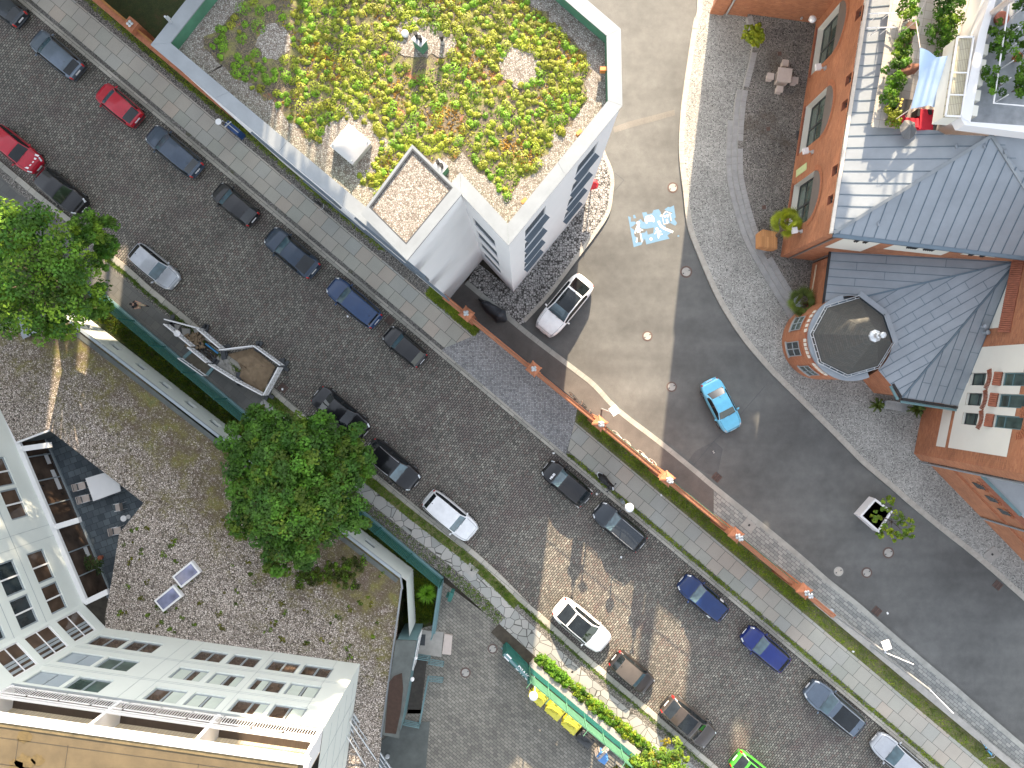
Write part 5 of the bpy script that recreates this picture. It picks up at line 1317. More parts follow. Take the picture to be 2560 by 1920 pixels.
def globe_lamp(base, top, z, lab, r=.26):
    b = P(*base, .12); t = thing('globe_lamp', lab, 'street lamp', b); q = P(*top, z)
    m = MB(); m.tube([b, (b.x, b.y, z-.5), (q.x, q.y, z-.15)], .045, 8); m.build('pole', MT['grey_metal'], t)
    m = MB(); m.lathe((q.x, q.y, z-.2), [(.06, 0), (r, .12), (r*.95, .25), (r*.6, .36), (.03, .4)], 18); m.build('globe', MT['white_metal'], t, smooth=True)
    m = MB(); m.lathe(b, [(.1, 0), (.1, .9), (.05, .95)], 10); m.build('sleeve', MT['grey_metal'], t); return t
globe_lamp((1553,1249), (1573.7,1269.6), 3.0, 'white globe lamp at the kerb between the scooter and a dark estate', .27)
globe_lamp((1335,1671), (1333.5,1741), 3.8, 'white round lamp on pole above the first yellow bin', .26)
# lamp brackets and sign boxes on the brick hall
for s, z, lab in ((3.7,3.25,'white square lamp box on the brick hall between the upper two arched windows'), (8.64,3.25,'white square lamp box on the brick hall between the lower two arched windows'), (13.35,3.4,'white square lamp box on the brick hall near its lower corner, beside the palm')):
    q = pw(offN+s, z, .45); t = thing('wall_lamp', lab, 'wall lamp', q, group='white wall lamps on the brick hall')
    m = MB(); m.box(q, (.3, .34, .2), .15); m.build('lamp_box', MT['white_metal'], t)
    m = MB(); m.beam(q, pw(offN+s, z, 0), .08, .06); m.box(pw(offN+s, z, .04), (.1, .2, .2), .15); m.build('bracket', MT['steel'], t)
q = P(2032, 47, 3.2); m = MB(); m.lathe(q, [(.02, -.12), (.2, -.1), (.22, 0), (.12, .1)], 14); solo('oval_wall_lamp', m, MT['white_metal'], 'small round white lamp on the wall of the brick wing', 'wall lamp', q, smooth=True)
m = MB(); m.face([pw(offN+9.05, 1.1, .03), pw(offN+9.5, 1.1, .03), pw(offN+9.5, 2.6, .03), pw(offN+9.05, 2.6, .03)]); m.beam(pw(offN+9.28, 1.08, .02), pw(offN+9.28, 2.62, .02), .46, .02)
solo('wall_sign', m, M_plain('pale_green_sign', (.5,.58,.3), .5, 0, .12, 6), 'narrow pale green sign board on the brick hall', 'sign', pw(offN+9.28, 1.08, 0))
# left green mat fence
def mat_fence(name, lab, A, B, h, mat, plinth=None, sp=.1, post=2.5, wires=10):
    A, B = Vector(A), Vector(B); t = thing(name, lab, 'fence', (A+B)/2); L = (B-A).length
    n = max(1, round(L/post))
    for k in range(n+1): v = A.lerp(B, k/n); m = MB(); m.beam(v, v+Vector((0,0,h+.05)), .07, .07); m.build('post', mat, t)
    for k in range(n):
        a, b = A.lerp(B, k/n), A.lerp(B, (k+1)/n); m = MB()
        for i in range(wires+1): z = .08+(h-.1)*i/wires; m.beam(a+Vector((0,0,z)), b+Vector((0,0,z)), .028, .02)
        c = int((b-a).length/sp)
        for i in range(1, c): v = a.lerp(b, i/c); m.beam(v+Vector((0,0,.05)), v+Vector((0,0,h)), .010, .010)
        m.build('mesh_panel', mat, t)
    if plinth:
        m = MB(); m.beam(A+Vector((0,0,.06)), B+Vector((0,0,.06)), plinth, .14); m.build('plinth', MT['teal'], t)
    return t
mat_fence('mesh_fence', 'green wire mesh fence between footway and hotel garden', ST(540,-424,.1), ST(1640,-421,.1), 1.9, MT['green_metal'], .22)
mat_fence('mesh_fence', 'short teal mesh fence returning from the street to the stair house', G(1106,1448,.05), G(1087,1572,.05), 1.7, MT['teal'], .2)
m = MB(); m.beam(G(1105,1452,.9), G(1088,1570,.9), .24, .1); m.beam(G(1105,1452,.4), G(1088,1570,.4), .2, .8); solo('planter_edge', m, MT['teal'], 'broad teal metal edging along the small garden bed', 'edging', G(1096,1510,.05))
m = MB(); q = P(1128,1488,1.0); m.box(G(1122,1480,.5), (.12,.1,1.0), .3); m.box(q, (.22,.75,.35), -.35); m.box(q+Vector((0,.0,.25)), (.26,.5,.1), -.35)
solo('letter_box', m, MT['green_metal'], 'green steel letter box post beside the yard entrance', 'letter box', G(1122,1480,.05))
# yard fence with ledge and screen
fy0, fy1 = G(1328,1650,.1), G(1592,1872,.1)
yf = thing('yard_fence', 'green railing fence with translucent screen on pale concrete ledge, beside bins', 'fence', (fy0+fy1)/2)
ty = (fy1-fy0).normalized(); ny = Vector((ty.y, -ty.x, 0))
m = MB(); m.beam(fy0+Vector((0,0,.3)), fy1+Vector((0,0,.3)), .42, .6); m.build('ledge', MT['concrete'], yf)
m = MB()
for k in range(9): m.beam(fy0+ny*.12+Vector((0,0,.75+.09*k)), fy1+ny*.12+Vector((0,0,.75+.09*k)), .03, .025)
m.build('rails', MT['green_metal'], yf)
m = MB(); A, B = fy0+ny*.2, fy1+ny*.2; m.face([A+Vector((0,0,1.5)), B+Vector((0,0,1.5)), B+Vector((0,0,2.55)), A+Vector((0,0,2.55))]); m.face([A+ny*.02+Vector((0,0,2.55)), B+ny*.02+Vector((0,0,2.55)), B+ny*.02+Vector((0,0,1.5)), A+ny*.02+Vector((0,0,1.5))])
m.beam(A+Vector((0,0,2.56)), B+Vector((0,0,2.56)), .07, .05); m.build('screen', MT['green_pale'], yf)
for k in range(7):
    v = fy0.lerp(fy1, k/6)+ny*.15; m = MB(); m.beam(v+Vector((0,0,.5)), v+Vector((0,0,2.6)), .07, .07); m.tube([v+Vector((0,0,1.4)), v+ny*.0+Vector((.02,0,2.9)), v+ny*.35+Vector((0,0,3.0))], .022, 6); m.build('post', MT['green_pale'], yf)
yg = thing('yard_gate', 'dark green sliding gate with white lettering at the yard entrance', 'gate', G(1290,1640,.05))
ga, gb_ = G(1262,1606,.05), G(1322,1668,.05)
m = MB(); m.beam(ga+Vector((0,0,.9)), gb_+Vector((0,0,.9)), .3, 1.6); m.build('gate_leaf', MT['green_metal'], yg)
m = MB(); m.beam(ga+Vector((0,0,1.74)), gb_+Vector((0,0,1.74)), .12, .08); m.beam(ga+Vector((0,0,.2))+ny*.3, gb_+Vector((0,0,.2))+ny*.3, .1, .1); m.build('gate_rail', MT['teal'], yg)
m = MB(); m.beam(gb_, gb_+Vector((0,0,2.1)), .22, .22); m.build('gate_post', MT['green_metal'], yg)
def text_mesh(txt, size, M_, mat, nm, parent=None):
    cu = bpy.data.curves.new('t', 'FONT'); cu.body = txt; cu.size = size; cu.align_x = 'CENTER'; cu.align_y = 'CENTER'; cu.offset = .008
    ob = bpy.data.objects.new('tmp', cu); COL.objects.link(ob); dg = bpy.context.evaluated_depsgraph_get(); me = bpy.data.meshes.new_from_object(ob.evaluated_get(dg)); bpy.data.objects.remove(ob)
    me.transform(M_); me.materials.clear(); me.materials.append(MT[mat]); o = bpy.data.objects.new(nm, me); COL.objects.link(o)
    if parent: o.parent = parent
    return o
c = (ga.lerp(gb_, .75)-G(1290,1640,.05)); text_mesh('DWC', .42, Matrix.Translation((c.x, c.y, 1.72)) @ Matrix.Rotation(radians(-46), 4, 'Z'), 'plate', 'lettering', yg)
c = (ga.lerp(gb_, .15)-G(1290,1640,.05)); m = MB(); m.box(ga.lerp(gb_, .15)+Vector((0,0,1.72)), (.4, .28, .03), radians(-46)); m.build('sign_plate', MT['plate'], yg)
# ---- unseen blocks added beyond the top edge to shade the street
def block(nm, lab, x0, x1, y0, y1, z, mat):
    t = thing(nm, lab, 'building', G((x0+x1)/2, y0)); m = MB(); m.prism([tuple(G(x, y)[:2]) for x, y in ((x0, y0), (x1, y0), (x1, y1), (x0, y1))], 0, z); m.build('wall', mat, t)
    A, B = G(x0, y0), G(x1, y0); p = wpt((A.x, A.y), (B.x, B.y)); L = (B-A).length
    for k in range(int(L/2.6)):
        for j in range(int(z/3.1)-1):
            s = 1.0+k*2.6; q = MB(); q.face([p(s, 1.2+j*3.1, .015), p(s+1.2, 1.2+j*3.1, .015), p(s+1.2, 2.9+j*3.1, .015), p(s, 2.9+j*3.1, .015)]); q.build('window', MT['glass'], t)
    m = MB(); m.prism([tuple(G(x, y)[:2]) for x, y in ((x0-8, y0+8), (x1+8, y0+8), (x1+8, y1-8), (x0-8, y1-8))], z+.01, z+.3); m.build('roof', MT['felt'], t); return t
block('occluder_block', 'tall unseen block added past the top edge to cast shade', 420, 958, -40, -260, 29.5, MT['cream'])
block('low_occluder', 'low unseen block added to shade the gap between the tall blocks', 345, 470, -266, -325, 9.6, MT['cream'])
block('occluder_block', 'tall unseen block added past the upper left edge to cast shade', -1500, 352, -330, -560, 32, MT['cream'])
# ================================================================== TREES AND PLANTS
def crown_mesh(blobs, rnd, sub=14, leaves=70, ls=.11, cols=((1,1,1),), flat_=.85, jit=.7):
    m = MB()
    for (c, r) in blobs:
        for _ in range(sub):
            a = rnd.uniform(0, 2*pi); ct = rnd.uniform(-.35, 1); st = sqrt(1-ct*ct)
            rr = r*rnd.uniform(.62, .95); q = Vector(c)+Vector((cos(a)*st*rr, sin(a)*st*rr, ct*rr*flat_)); col = rnd.choice(cols); k = rnd.uniform(.72, 1.3)
            leaf_mound(m, q, r*.34, r*.28, leaves, rnd, sc_(col, k), jit, ls)
    return m
def tree(name, lab, base, h, blobs, mat, cat='tree', seed=1, trunk=.2, **kw):
    rnd = random.Random(seed); base = Vector(base); t = thing(name, lab, cat, base)
    cen = sum((Vector(b[0]) for b in blobs), Vector())/len(blobs); fork = base.lerp(cen, .55); fork.z = base.z+h*.45
    m = MB(); m.tube([base, base.lerp(fork, .5)+Vector((.05,.03,0)), fork], [trunk, trunk*.8, trunk*.65], 10)
    for b in blobs:
        e = Vector(b[0]); mid = fork.lerp(e, .5)+Vector((rnd.uniform(-.2,.2), rnd.uniform(-.2,.2), .2)); m.tube([fork, mid, e], [trunk*.5, trunk*.28, trunk*.1], 6)
    m.build('trunk', MT['bark'], t)
    crown_mesh(blobs, rnd, **kw).build('crown', mat, t); return t
def bl(lst): return [(P(x, y, z), r) for x, y, z, r in lst]
big = []
rb = random.Random(4)
for k in range(17):
    a = 2*pi*k/17; big.append((742+118*cos(a)+rb.uniform(-12,12), 1208+128*sin(a)+rb.uniform(-12,12), 5.2+rb.uniform(-.5,.6), rb.uniform(1.15,1.5)))
for k in range(11):
    a = 2*pi*k/11+.2; big.append((742+62*cos(a)+rb.uniform(-10,10), 1204+66*sin(a)+rb.uniform(-10,10), 6.5+rb.uniform(-.5,.6), rb.uniform(1.1,1.45)))
big += [(748,1165,7.2,1.3), (790,1240,7.0,1.2), (700,1250,7.0,1.2), (800,1080,5.2,1.0), (885,1290,4.6,.9), (905,1160,4.8,.9), (880,1090,4.9,.9), (600,1100,4.8,1.1), (610,1300,4.6,1.0), (700,1390,4.4,1.0), (760,1385,4.4,.9), (660,1050,4.8,1.0)]
tree('maple_tree', 'big round dark green tree between hotel and street', G(765,1150), 9, bl(big), MT['leaf_big'], seed=5, trunk=.28, sub=18, leaves=72, ls=.09, cols=((1,1,1),(1.15,1.15,.9),(.8,.9,.9),(1.5,1.05,.8),(1.1,1.2,.8)))
lt = [(40,590,9,1.5),(110,600,9,1.5),(180,640,8.5,1.4),(60,660,9,1.7),(140,680,8.7,1.6),(20,720,8,1.6),(90,745,7.8,1.6),(170,760,7.6,1.4),(225,735,7.2,1.1),(250,770,6.6,.8),(40,790,7,1.3),(120,800,6.8,1.2),(200,700,7.5,1.2),(-40,640,9,1.8),(-40,760,8,1.8),(235,605,6.8,.9),(262,575,6.6,.7),(215,570,6.8,.9),(272,618,6.2,.6),(80,560,8.6,1.2),(5,560,8.6,1.2),(160,800,6.6,1.0),(255,650,6.2,.5)]
tree('locust_tree', 'spreading bright green tree at the left edge over the footway', G(150,720), 11, bl(lt), MT['leaf_left'], seed=8, trunk=.26, sub=13, leaves=70, ls=.085, cols=((1,1,1),(1.3,1.15,.9),(.7,.85,.9),(.85,.95,.85),(.55,.75,.8)), jit=.9)
tree('yard_tree', 'sunlit yellow-green bush tree at the bottom edge beside the street', G(1660,1905), 3.5, bl([(1640,1895,2.6,.8),(1675,1880,2.6,.8),(1610,1900,2.4,.7),(1660,1925,2.8,.9),(1690,1905,2.5,.7),(1590,1920,2.2,.7),(1625,1930,2.6,.8),(1720,1930,2.0,.5),(1560,1925,1.8,.6)]), MT['leaf_bright'], 'bush', seed=9, trunk=.08, sub=12, leaves=42, ls=.085, cols=((.85,.85,.8),(1.1,.9,.7),(1.5,.75,.7),(.6,.7,.7)))
tree('garden_tree', 'round yellow-green bush beside the brick wing in the courtyard', G(1886,97,.45), 2.4, bl([(1874,82,1.9,.4),(1890,78,2.0,.42),(1900,90,1.9,.4),(1884,94,2.1,.45),(1870,96,1.8,.35),(1892,102,1.8,.38)]), MT['leaf_plain'], 'bush', seed=10, trunk=.05, sub=9, leaves=40, ls=.07, cols=((1.2,1,.5),(1.5,1.15,.5)))
tree('planter_tree', 'small airy tree growing from the white road planter', G(2196,1290,.5), 3, bl([(2215,1265,2.0,.42),(2190,1290,1.8,.35),(2240,1290,2.4,.45),(2270,1310,2.6,.45),(2250,1330,2.4,.4),(2215,1320,2.1,.4),(2275,1335,2.3,.3),(2225,1250,2.0,.25),(2235,1340,2.2,.3),(2200,1335,1.9,.25)]), MT['leaf_plain'], 'tree', seed=12, trunk=.04, sub=8, leaves=16, ls=.075, cols=((1.0,1.0,.6),(.7,.8,.6),(1.4,1.2,.5)))
# hedge along the yard fence
rnd = random.Random(31)
def hedge(name, lab, A, B, wd, h, mat, n, cols, ls=.06, cat='hedge', leaves=34):
    A, B = Vector(A), Vector(B); t = (B-A).normalized(); nn = Vector((-t.y, t.x, 0)); t_ = thing(name, lab, cat, (A+B)/2); m = MB()
    for _ in range(n):
        q = A.lerp(B, rnd.random())+nn*rnd.uniform(-wd/2, wd/2)+Vector((0,0,h*rnd.uniform(.35, .9))); leaf_mound(m, q, .17, .14, leaves, rnd, sc_(rnd.choice(cols), rnd.uniform(.75, 1.25)), .8, ls)
    m.build('foliage', mat, t_)
    m = MB()
    for k in range(int((B-A).length/.5)): q = A.lerp(B, (k+.5)/int((B-A).length/.5)); m.tube([q, q+Vector((.03,.02,h*.6))], .02, 5)
    m.build('stem', MT['bark'], t_); return t_
hedge('ivy_hedge', 'bright green sunlit hedge along the upper half of the pale ledge', G(1345,1632,.12), G(1425,1702,.12), .55, .75, MT['leaf_bright'], 130, ((.75,1,.6),(.95,1.05,.7),(.55,.8,.6)))
hedge('ivy_hedge', 'loose sunlit hedge with dry gaps along the lower half of the pale ledge', G(1432,1708,.12), G(1625,1868,.12), .62, .7, MT['leaf_bright'], 230, ((.75,.95,.6),(1.0,.95,.6),(.5,.7,.6),(1.2,.9,.6)))
# grass: tufts on the verges (uncountable)
def tufts(name, lab, regs, n, h, cols, z=.12, ls=.05):
    m = MB(); k = 0
    while k < n:
        r = rnd.choice(regs); p = r(); 
        for _ in range(4):
            a = rnd.uniform(0, 2*pi); b = rnd.uniform(.02, .09); s = rnd.uniform(.5, 1.2)*h; q = Vector(p)+Vector((rnd.uniform(-.08,.08), rnd.uniform(-.08,.08), 0)); w_ = Vector((-sin(a), cos(a), 0))*ls*.35; tip = q+Vector((cos(a)*b*1.5, sin(a)*b*1.5, s)); c = sc_(rnd.choice(cols), rnd.uniform(.7, 1.3))
            m.face([q-w_, q+w_, tip], col=c)
        k += 1
    return tag(m.build(name, MT['leaf_plain'], loc=regs[0]()), lab, 'grass', kind='stuff')
U = rnd.uniform
KLo = lambda i0, i1, d0, d1: (lambda: (lambda a, b, t, d: Vector((*(a.lerp(b, t)), .12))+Vector((-(b-a).normalized().y, (b-a).normalized().x, 0))*(-d/39.7))(*(lambda i: (KLw[i], KLw[i+1]))(rnd.randint(i0, i1-1)), rnd.random(), U(d0, d1)))
tufts('verge_grass', 'grass and weeds growing along the brick wall and kerbs', [lambda: ST(U(1640, 3300), U(95, 121), .12), lambda: ST(U(1640, 2380), U(99, 120), .12), lambda: ST(U(1150, 1310), U(94, 118), .12), lambda: ST(U(-50, 1000), U(105, 120), .12), lambda: ST(U(1680, 3000), U(14, 22), .12)], 8000, .06, ((1.0,1.0,.6),(1.4,1.15,.8),(.8,.95,.5),(1.6,1.25,.8)), ls=.055)
tufts('kerb_grass', 'green grass strip between the left kerb and the stone flags', [KLo(8, 15, 15, 35), KLo(8, 15, 15, 35), KLo(3, 8, 14, 22), KLo(15, 19, 14, 20), KLo(8, 15, 68, 94)], 4000, .06, ((.55,.65,.35),(.75,.7,.4),(.4,.55,.3)))
def gard(): 
    u = U(540, 1600); return ST(u, U(-484, -432), 0)
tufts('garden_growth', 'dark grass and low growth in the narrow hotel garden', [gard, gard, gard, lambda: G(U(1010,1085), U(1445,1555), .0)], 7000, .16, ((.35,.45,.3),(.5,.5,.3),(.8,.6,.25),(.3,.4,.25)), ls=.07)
m = MB()
for _ in range(260):
    a = U(0, 2*pi); r = U(.2, .75); q = G(1070,1478,.05); e = q+Vector((cos(a)*r, sin(a)*r, U(.3,.8))); w_ = Vector((-sin(a), cos(a), 0))*.03; md = q.lerp(e, .5)+Vector((0,0,.25)); m.face([q-w_, q+w_, md+w_, md-w_], col=(.8,1.2,.4)); m.face([md-w_, md+w_, e], col=(.9,1.3,.4))
t = thing('fern', 'bright green arching grass clump in the small garden bed', 'plant', G(1070,1478,.0)); m.build('fronds', MT['leaf_plain'], t)
# scattered low plants on the gravel roof
m = MB()
for _ in range(120):
    x, y = U(290, 960), U(1290, 1660); q = P(x, y, ZB)
    if not inside(q, [(v.x, v.y) for v in inset_poly(rp, .3)]): continue
    c = (.8,.85,.5) if rnd.random() < .6 else (.9,.6,.5)
    for _k in range(rnd.randint(1, 3)): leaf_mound(m, q+Vector((U(-.15,.15), U(-.15,.15), 0)), U(.05,.14), .06, 22, rnd, sc_(c, U(.6,1.2)), .8, .04)
for (x, y, n_, r_) in ((800,1440,26,.5),(845,1425,30,.5),(770,1450,22,.4),(865,1450,16,.4),(145,832,8,.3),(700,1395,20,.5),(880,1410,16,.4)):
    for _ in range(n_): leaf_mound(m, P(x+U(-30,30), y+U(-18,18), ZB), U(.1,.22), .14, 30, rnd, sc_(rnd.choice(((.55,.6,.35),(.4,.4,.25),(.7,.9,.4),(.35,.3,.2))), U(.7,1.2)), .8, .055)
tag(m.build('roof_plants', MT['leaf_plain'], loc=P(600,1450,ZB)), 'moss cushions and small plants on the gravel roof', 'plants', kind='stuff')
# palms
def palm(name, lab, base, top, n, r, mat, seed, droop=.5, fan=True, trunk=.11):
    rr = random.Random(seed); base, top = Vector(base), Vector(top); t = thing(name, lab, 'palm', base); m = MB()
    m.tube([base, base.lerp(top, .5)+Vector((.04,0,0)), top], [trunk*1.1, trunk, trunk*.8], 9); m.build('trunk', MT['bark'], t); m = MB()
    for k in range(n):
        a = 2*pi*k/n*2.4+rr.uniform(-.2,.2); el = rr.uniform(-.15, 1.2); L = r*rr.uniform(.8,1.1); dirv = Vector((cos(a)*cos(el), sin(a)*cos(el), sin(el)*.7-.05)); c = top+dirv*L*.5; col = sc_((1,1,1), rr.uniform(.7,1.25))
        if fan:
            y = Vector((-sin(a), cos(a), 0)); f = dirv.normalized(); nb = 15
            m.tube([top, c], .012, 4)
            for b in range(nb):
                th = (b/(nb-1)-.5)*2.9; d_ = (f*cos(th)+y*sin(th)); tip = c+d_*L*.55*(1-.12*abs(th))-Vector((0,0,.1*droop*(1+abs(th)))); s_ = f.cross(d_) if abs(th) > .05 else Vector((0,0,1)); w_ = d_.cross(Vector((0,0,1))).normalized()*.035; md = c.lerp(tip, .5)+Vector((0,0,.03))
                m.face([c-w_*.3, md-w_, md+w_, c+w_*.3], col=col); m.face([md-w_, tip, md+w_], col=sc_(col, 1.15))
        else:
            pts = [top+dirv*L*s+Vector((0,0,-droop*L*s*s*.5)) for s in (0,.25,.5,.75,1)]
            for s in range(1, 22):
                u_ = s/22; i = min(3, int(u_*4)); q = pts[i].lerp(pts[i+1], u_*4-i)
                for sg in (-1, 1):
                    e = q+(Vector((-sin(a), cos(a), 0))*sg*.8+dirv*.5).normalized()*L*.28*(1-.5*u_)-Vector((0,0,.05)); w_ = dirv.normalized()*.02; m.face([q-w_, q+w_, e], col=col)
    m.build('fronds', mat, t); return t
palm('fan_palm', 'tall bright fan palm growing from the timber planter', G(1925,603,.8), P(1968,556,3.1), 26, .95, MT['palm'], 3)
palm('fan_palm', 'dark fan palm in a grey pot at the foot of the round tower', G(2006,762,.6), P(2003,758,1.6), 14, 1.05, MT['palm_d'], 4, .3)
palm('pot_palm', 'small palm in front of the bench, left end', G(2190,1008,.3), P(2196,1014,1.0), 30, .5, MT['palm_d'], 5, .6, False, .05)
palm('pot_palm', 'small palm beside the bench, right end by the brick block', G(2284,1012,.3), P(2294,1022,1.1), 34, .58, MT['palm_d'], 6, .6, False, .05)
# roof terrace planting
def shrub(px, py, z, r, lab, col, mat='leaf_bright', n=7, h=.6, nm='terrace_shrub', seed=0):
    rr = random.Random(int(px*7+py)); t = thing(nm, lab, 'shrub', P(px, py, z), group='shrubs on the roof terrace'); m = MB()
    for _ in range(n):
        q = P(px, py, z)+Vector((rr.uniform(-r, r), rr.uniform(-r, r), rr.uniform(.2, h))); leaf_mound(m, q, r*.5, r*.4, 55, rr, sc_(rr.choice(col), rr.uniform(.7, 1.3)), .9, .065)
    m.build('foliage', MT[mat], t); m = MB()
    for k in range(3): m.tube([P(px, py, z), P(px, py, z)+Vector((rr.uniform(-.2,.2), rr.uniform(-.2,.2), h*.8))], .02, 5)
    m.build('stem', MT['bark'], t)
wh = ('at the top edge', 'above the two rails', 'below the two rails', 'beside the dark lounger', 'beside the hammock', 'opposite the sail top', 'left of the blue sail', 'above the lounge corner', 'at the corner over the metal roof')
for k, (px, py) in enumerate(((2262,18),(2258,55),(2248,95),(2240,130),(2232,165),(2224,200),(2220,235),(2216,270),(2212,302))):
    shrub(px, py, 8.35, .42, 'leafy planter shrub in the left terrace row, '+wh[k], ((.7,.9,.5),(1.0,.95,.6),(.5,.7,.5)) if k != 8 else ((1.2,.8,.5),(.9,.8,.6)), n=9)
for k, (px, py) in enumerate(((2345,10),(2370,30),(2340,55),(2365,70),(2330,95),(2352,118),(2375,128))):
    shrub(px, py, 8.5, .5, 'dense green shrub in the right terrace bed, '+('at the top edge','against the pale wall','second from the top','bright yellow-green one','beside the pale deck','above the blue sail','under the sail corner')[k], ((.35,.55,.4),(.5,.7,.45)) if k != 3 else ((1.1,1.1,.6),), n=10)
for k, (px, py) in enumerate(((2478,90),(2482,120),(2488,148),(2462,205),(2470,232),(2540,95),(2550,140),(2548,185),(2528,230),(2552,215),(2535,20))):
    shrub(px, py, 10.4, .38, 'plant on the upper roof terrace, '+('in the first cream box','in the second cream box','in the third cream box','in the fourth cream box','in the last cream box','behind the rail, uppermost','behind the rail beside the orange pot','behind the rail, middle','in the rail corner','at the right edge of the rail corner','beside the red hob at the top')[k], ((.35,.5,.4),(.6,.75,.4)), n=7, h=.9)

# unseen trees added beyond the top edge to shade the lower right of the street
for k, x in enumerate((2012, 2180, 2290, 2410, 2540, 2680)):
    b_ = G(x, -262-(k % 2)*40); rr = random.Random(40+k)
    tree('occluder_tree', 'unseen tree added past the top edge to cast shade, %s' % ("nearest to the road","second from the road","third from the road","fourth from the road","fifth from the road","farthest from the road")[k], b_, 20, [(b_+Vector((rr.uniform(-1.6,1.6), rr.uniform(-1,1), z))*1.0 if k else b_+Vector((rr.uniform(-.3,.3), rr.uniform(-.5,.5), z)), 2.0 if k else 1.45) for z in ((16.6, 17.8, 19, 20, 21, 22.2, 23.4) if k != 1 else (19.2, 20, 21, 22.2, 23.4)) for _ in (0, 1)]+([(b_+Vector((.1, 0, 15.7)), 1.45)] if k == 0 else []), MT['leaf_dark'], seed=60+k, trunk=.35, sub=12, leaves=26, ls=.36)

for k, (x, y, zs) in enumerate(((985,-150,(24.6,25.6,26.8,28)), (1065,-170,(24.9,25.8,27,28.2)), (388,-300,(22,24,26,28,30,32)))):  # unseen tree crowns added to shade the hotel front and the gap
    b_ = G(x, y); rr = random.Random(80+k)
    tree('occluder_tree', ('unseen tree added past the top edge to shade the hotel, left one', 'unseen tree added past the top edge to shade the hotel, right one', 'slim unseen tree added to shade the gap between the tall blocks')[k], b_, 24, [(b_+Vector((rr.uniform(-.8,.8), rr.uniform(-.6,.6), z)), 1.15) for z in zs for _ in (0, 1)], MT['leaf_dark'], seed=90+k, trunk=.3, sub=12, leaves=18, ls=.28)
# ================================================================== VEHICLES
def interp(pts, f):
    for (a, va), (b, vb) in zip(pts[:-1], pts[1:]):
        if f <= b:
            t = 0 if b == a else (f-a)/(b-a); return va+(vb-va)*max(0, min(1, t))
    return pts[-1][1]
CT = {  # f is measured from the rear bumper (0) to the front bumper (1)
 'hatch':  dict(rw0=.035, rw1=.15, ws1=.585, ws0=.745, zc=[(0,.70),(.012,.92),(.035,.98),(.15,1.40),(.38,1.47),(.585,1.42),(.745,.99),(.86,.93),(.95,.80),(.985,.68),(1,.55)], belt=[(0,.86),(.1,.96),(.5,.92),(.745,.90),(.95,.74),(1,.52)], wr=.73),
 'estate': dict(rw0=.03, rw1=.105, ws1=.60, ws0=.735, zc=[(0,.66),(.01,.92),(.03,.98),(.105,1.40),(.38,1.48),(.60,1.42),(.735,.98),(.86,.92),(.955,.80),(.99,.68),(1,.55)], belt=[(0,.86),(.1,.95),(.5,.92),(.735,.90),(.95,.76),(1,.54)], wr=.74),
 'sedan':  dict(rw0=.185, rw1=.30, ws1=.565, ws0=.72, zc=[(0,.62),(.012,.86),(.03,.93),(.185,1.0),(.30,1.37),(.42,1.43),(.565,1.38),(.72,.96),(.86,.90),(.95,.78),(.985,.66),(1,.52)], belt=[(0,.82),(.1,.92),(.5,.9),(.72,.88),(.95,.72),(1,.5)], wr=.69),
 'suv':    dict(rw0=.035, rw1=.15, ws1=.585, ws0=.735, zc=[(0,.80),(.012,1.02),(.035,1.08),(.15,1.56),(.38,1.66),(.585,1.60),(.735,1.13),(.86,1.07),(.95,.95),(.985,.82),(1,.62)], belt=[(0,.98),(.1,1.08),(.5,1.04),(.735,1.02),(.95,.88),(1,.6)], wr=.72),
 'coupe':  dict(rw0=.075, rw1=.255, ws1=.565, ws0=.715, zc=[(0,.74),(.015,.98),(.075,1.06),(.255,1.50),(.40,1.60),(.565,1.54),(.715,1.07),(.86,1.0),(.95,.86),(.985,.74),(1,.58)], belt=[(0,.92),(.1,1.0),(.5,.99),(.715,.97),(.95,.80),(1,.56)], wr=.68),
 'mini':   dict(rw0=.05, rw1=.15, ws1=.60, ws0=.72, zc=[(0,.68),(.015,.90),(.05,.96),(.15,1.33),(.38,1.40),(.60,1.36),(.72,.99),(.86,.93),(.945,.82),(.98,.70),(1,.56)], belt=[(0,.84),(.1,.93),(.5,.92),(.72,.91),(.94,.76),(1,.54)], wr=.745),
}
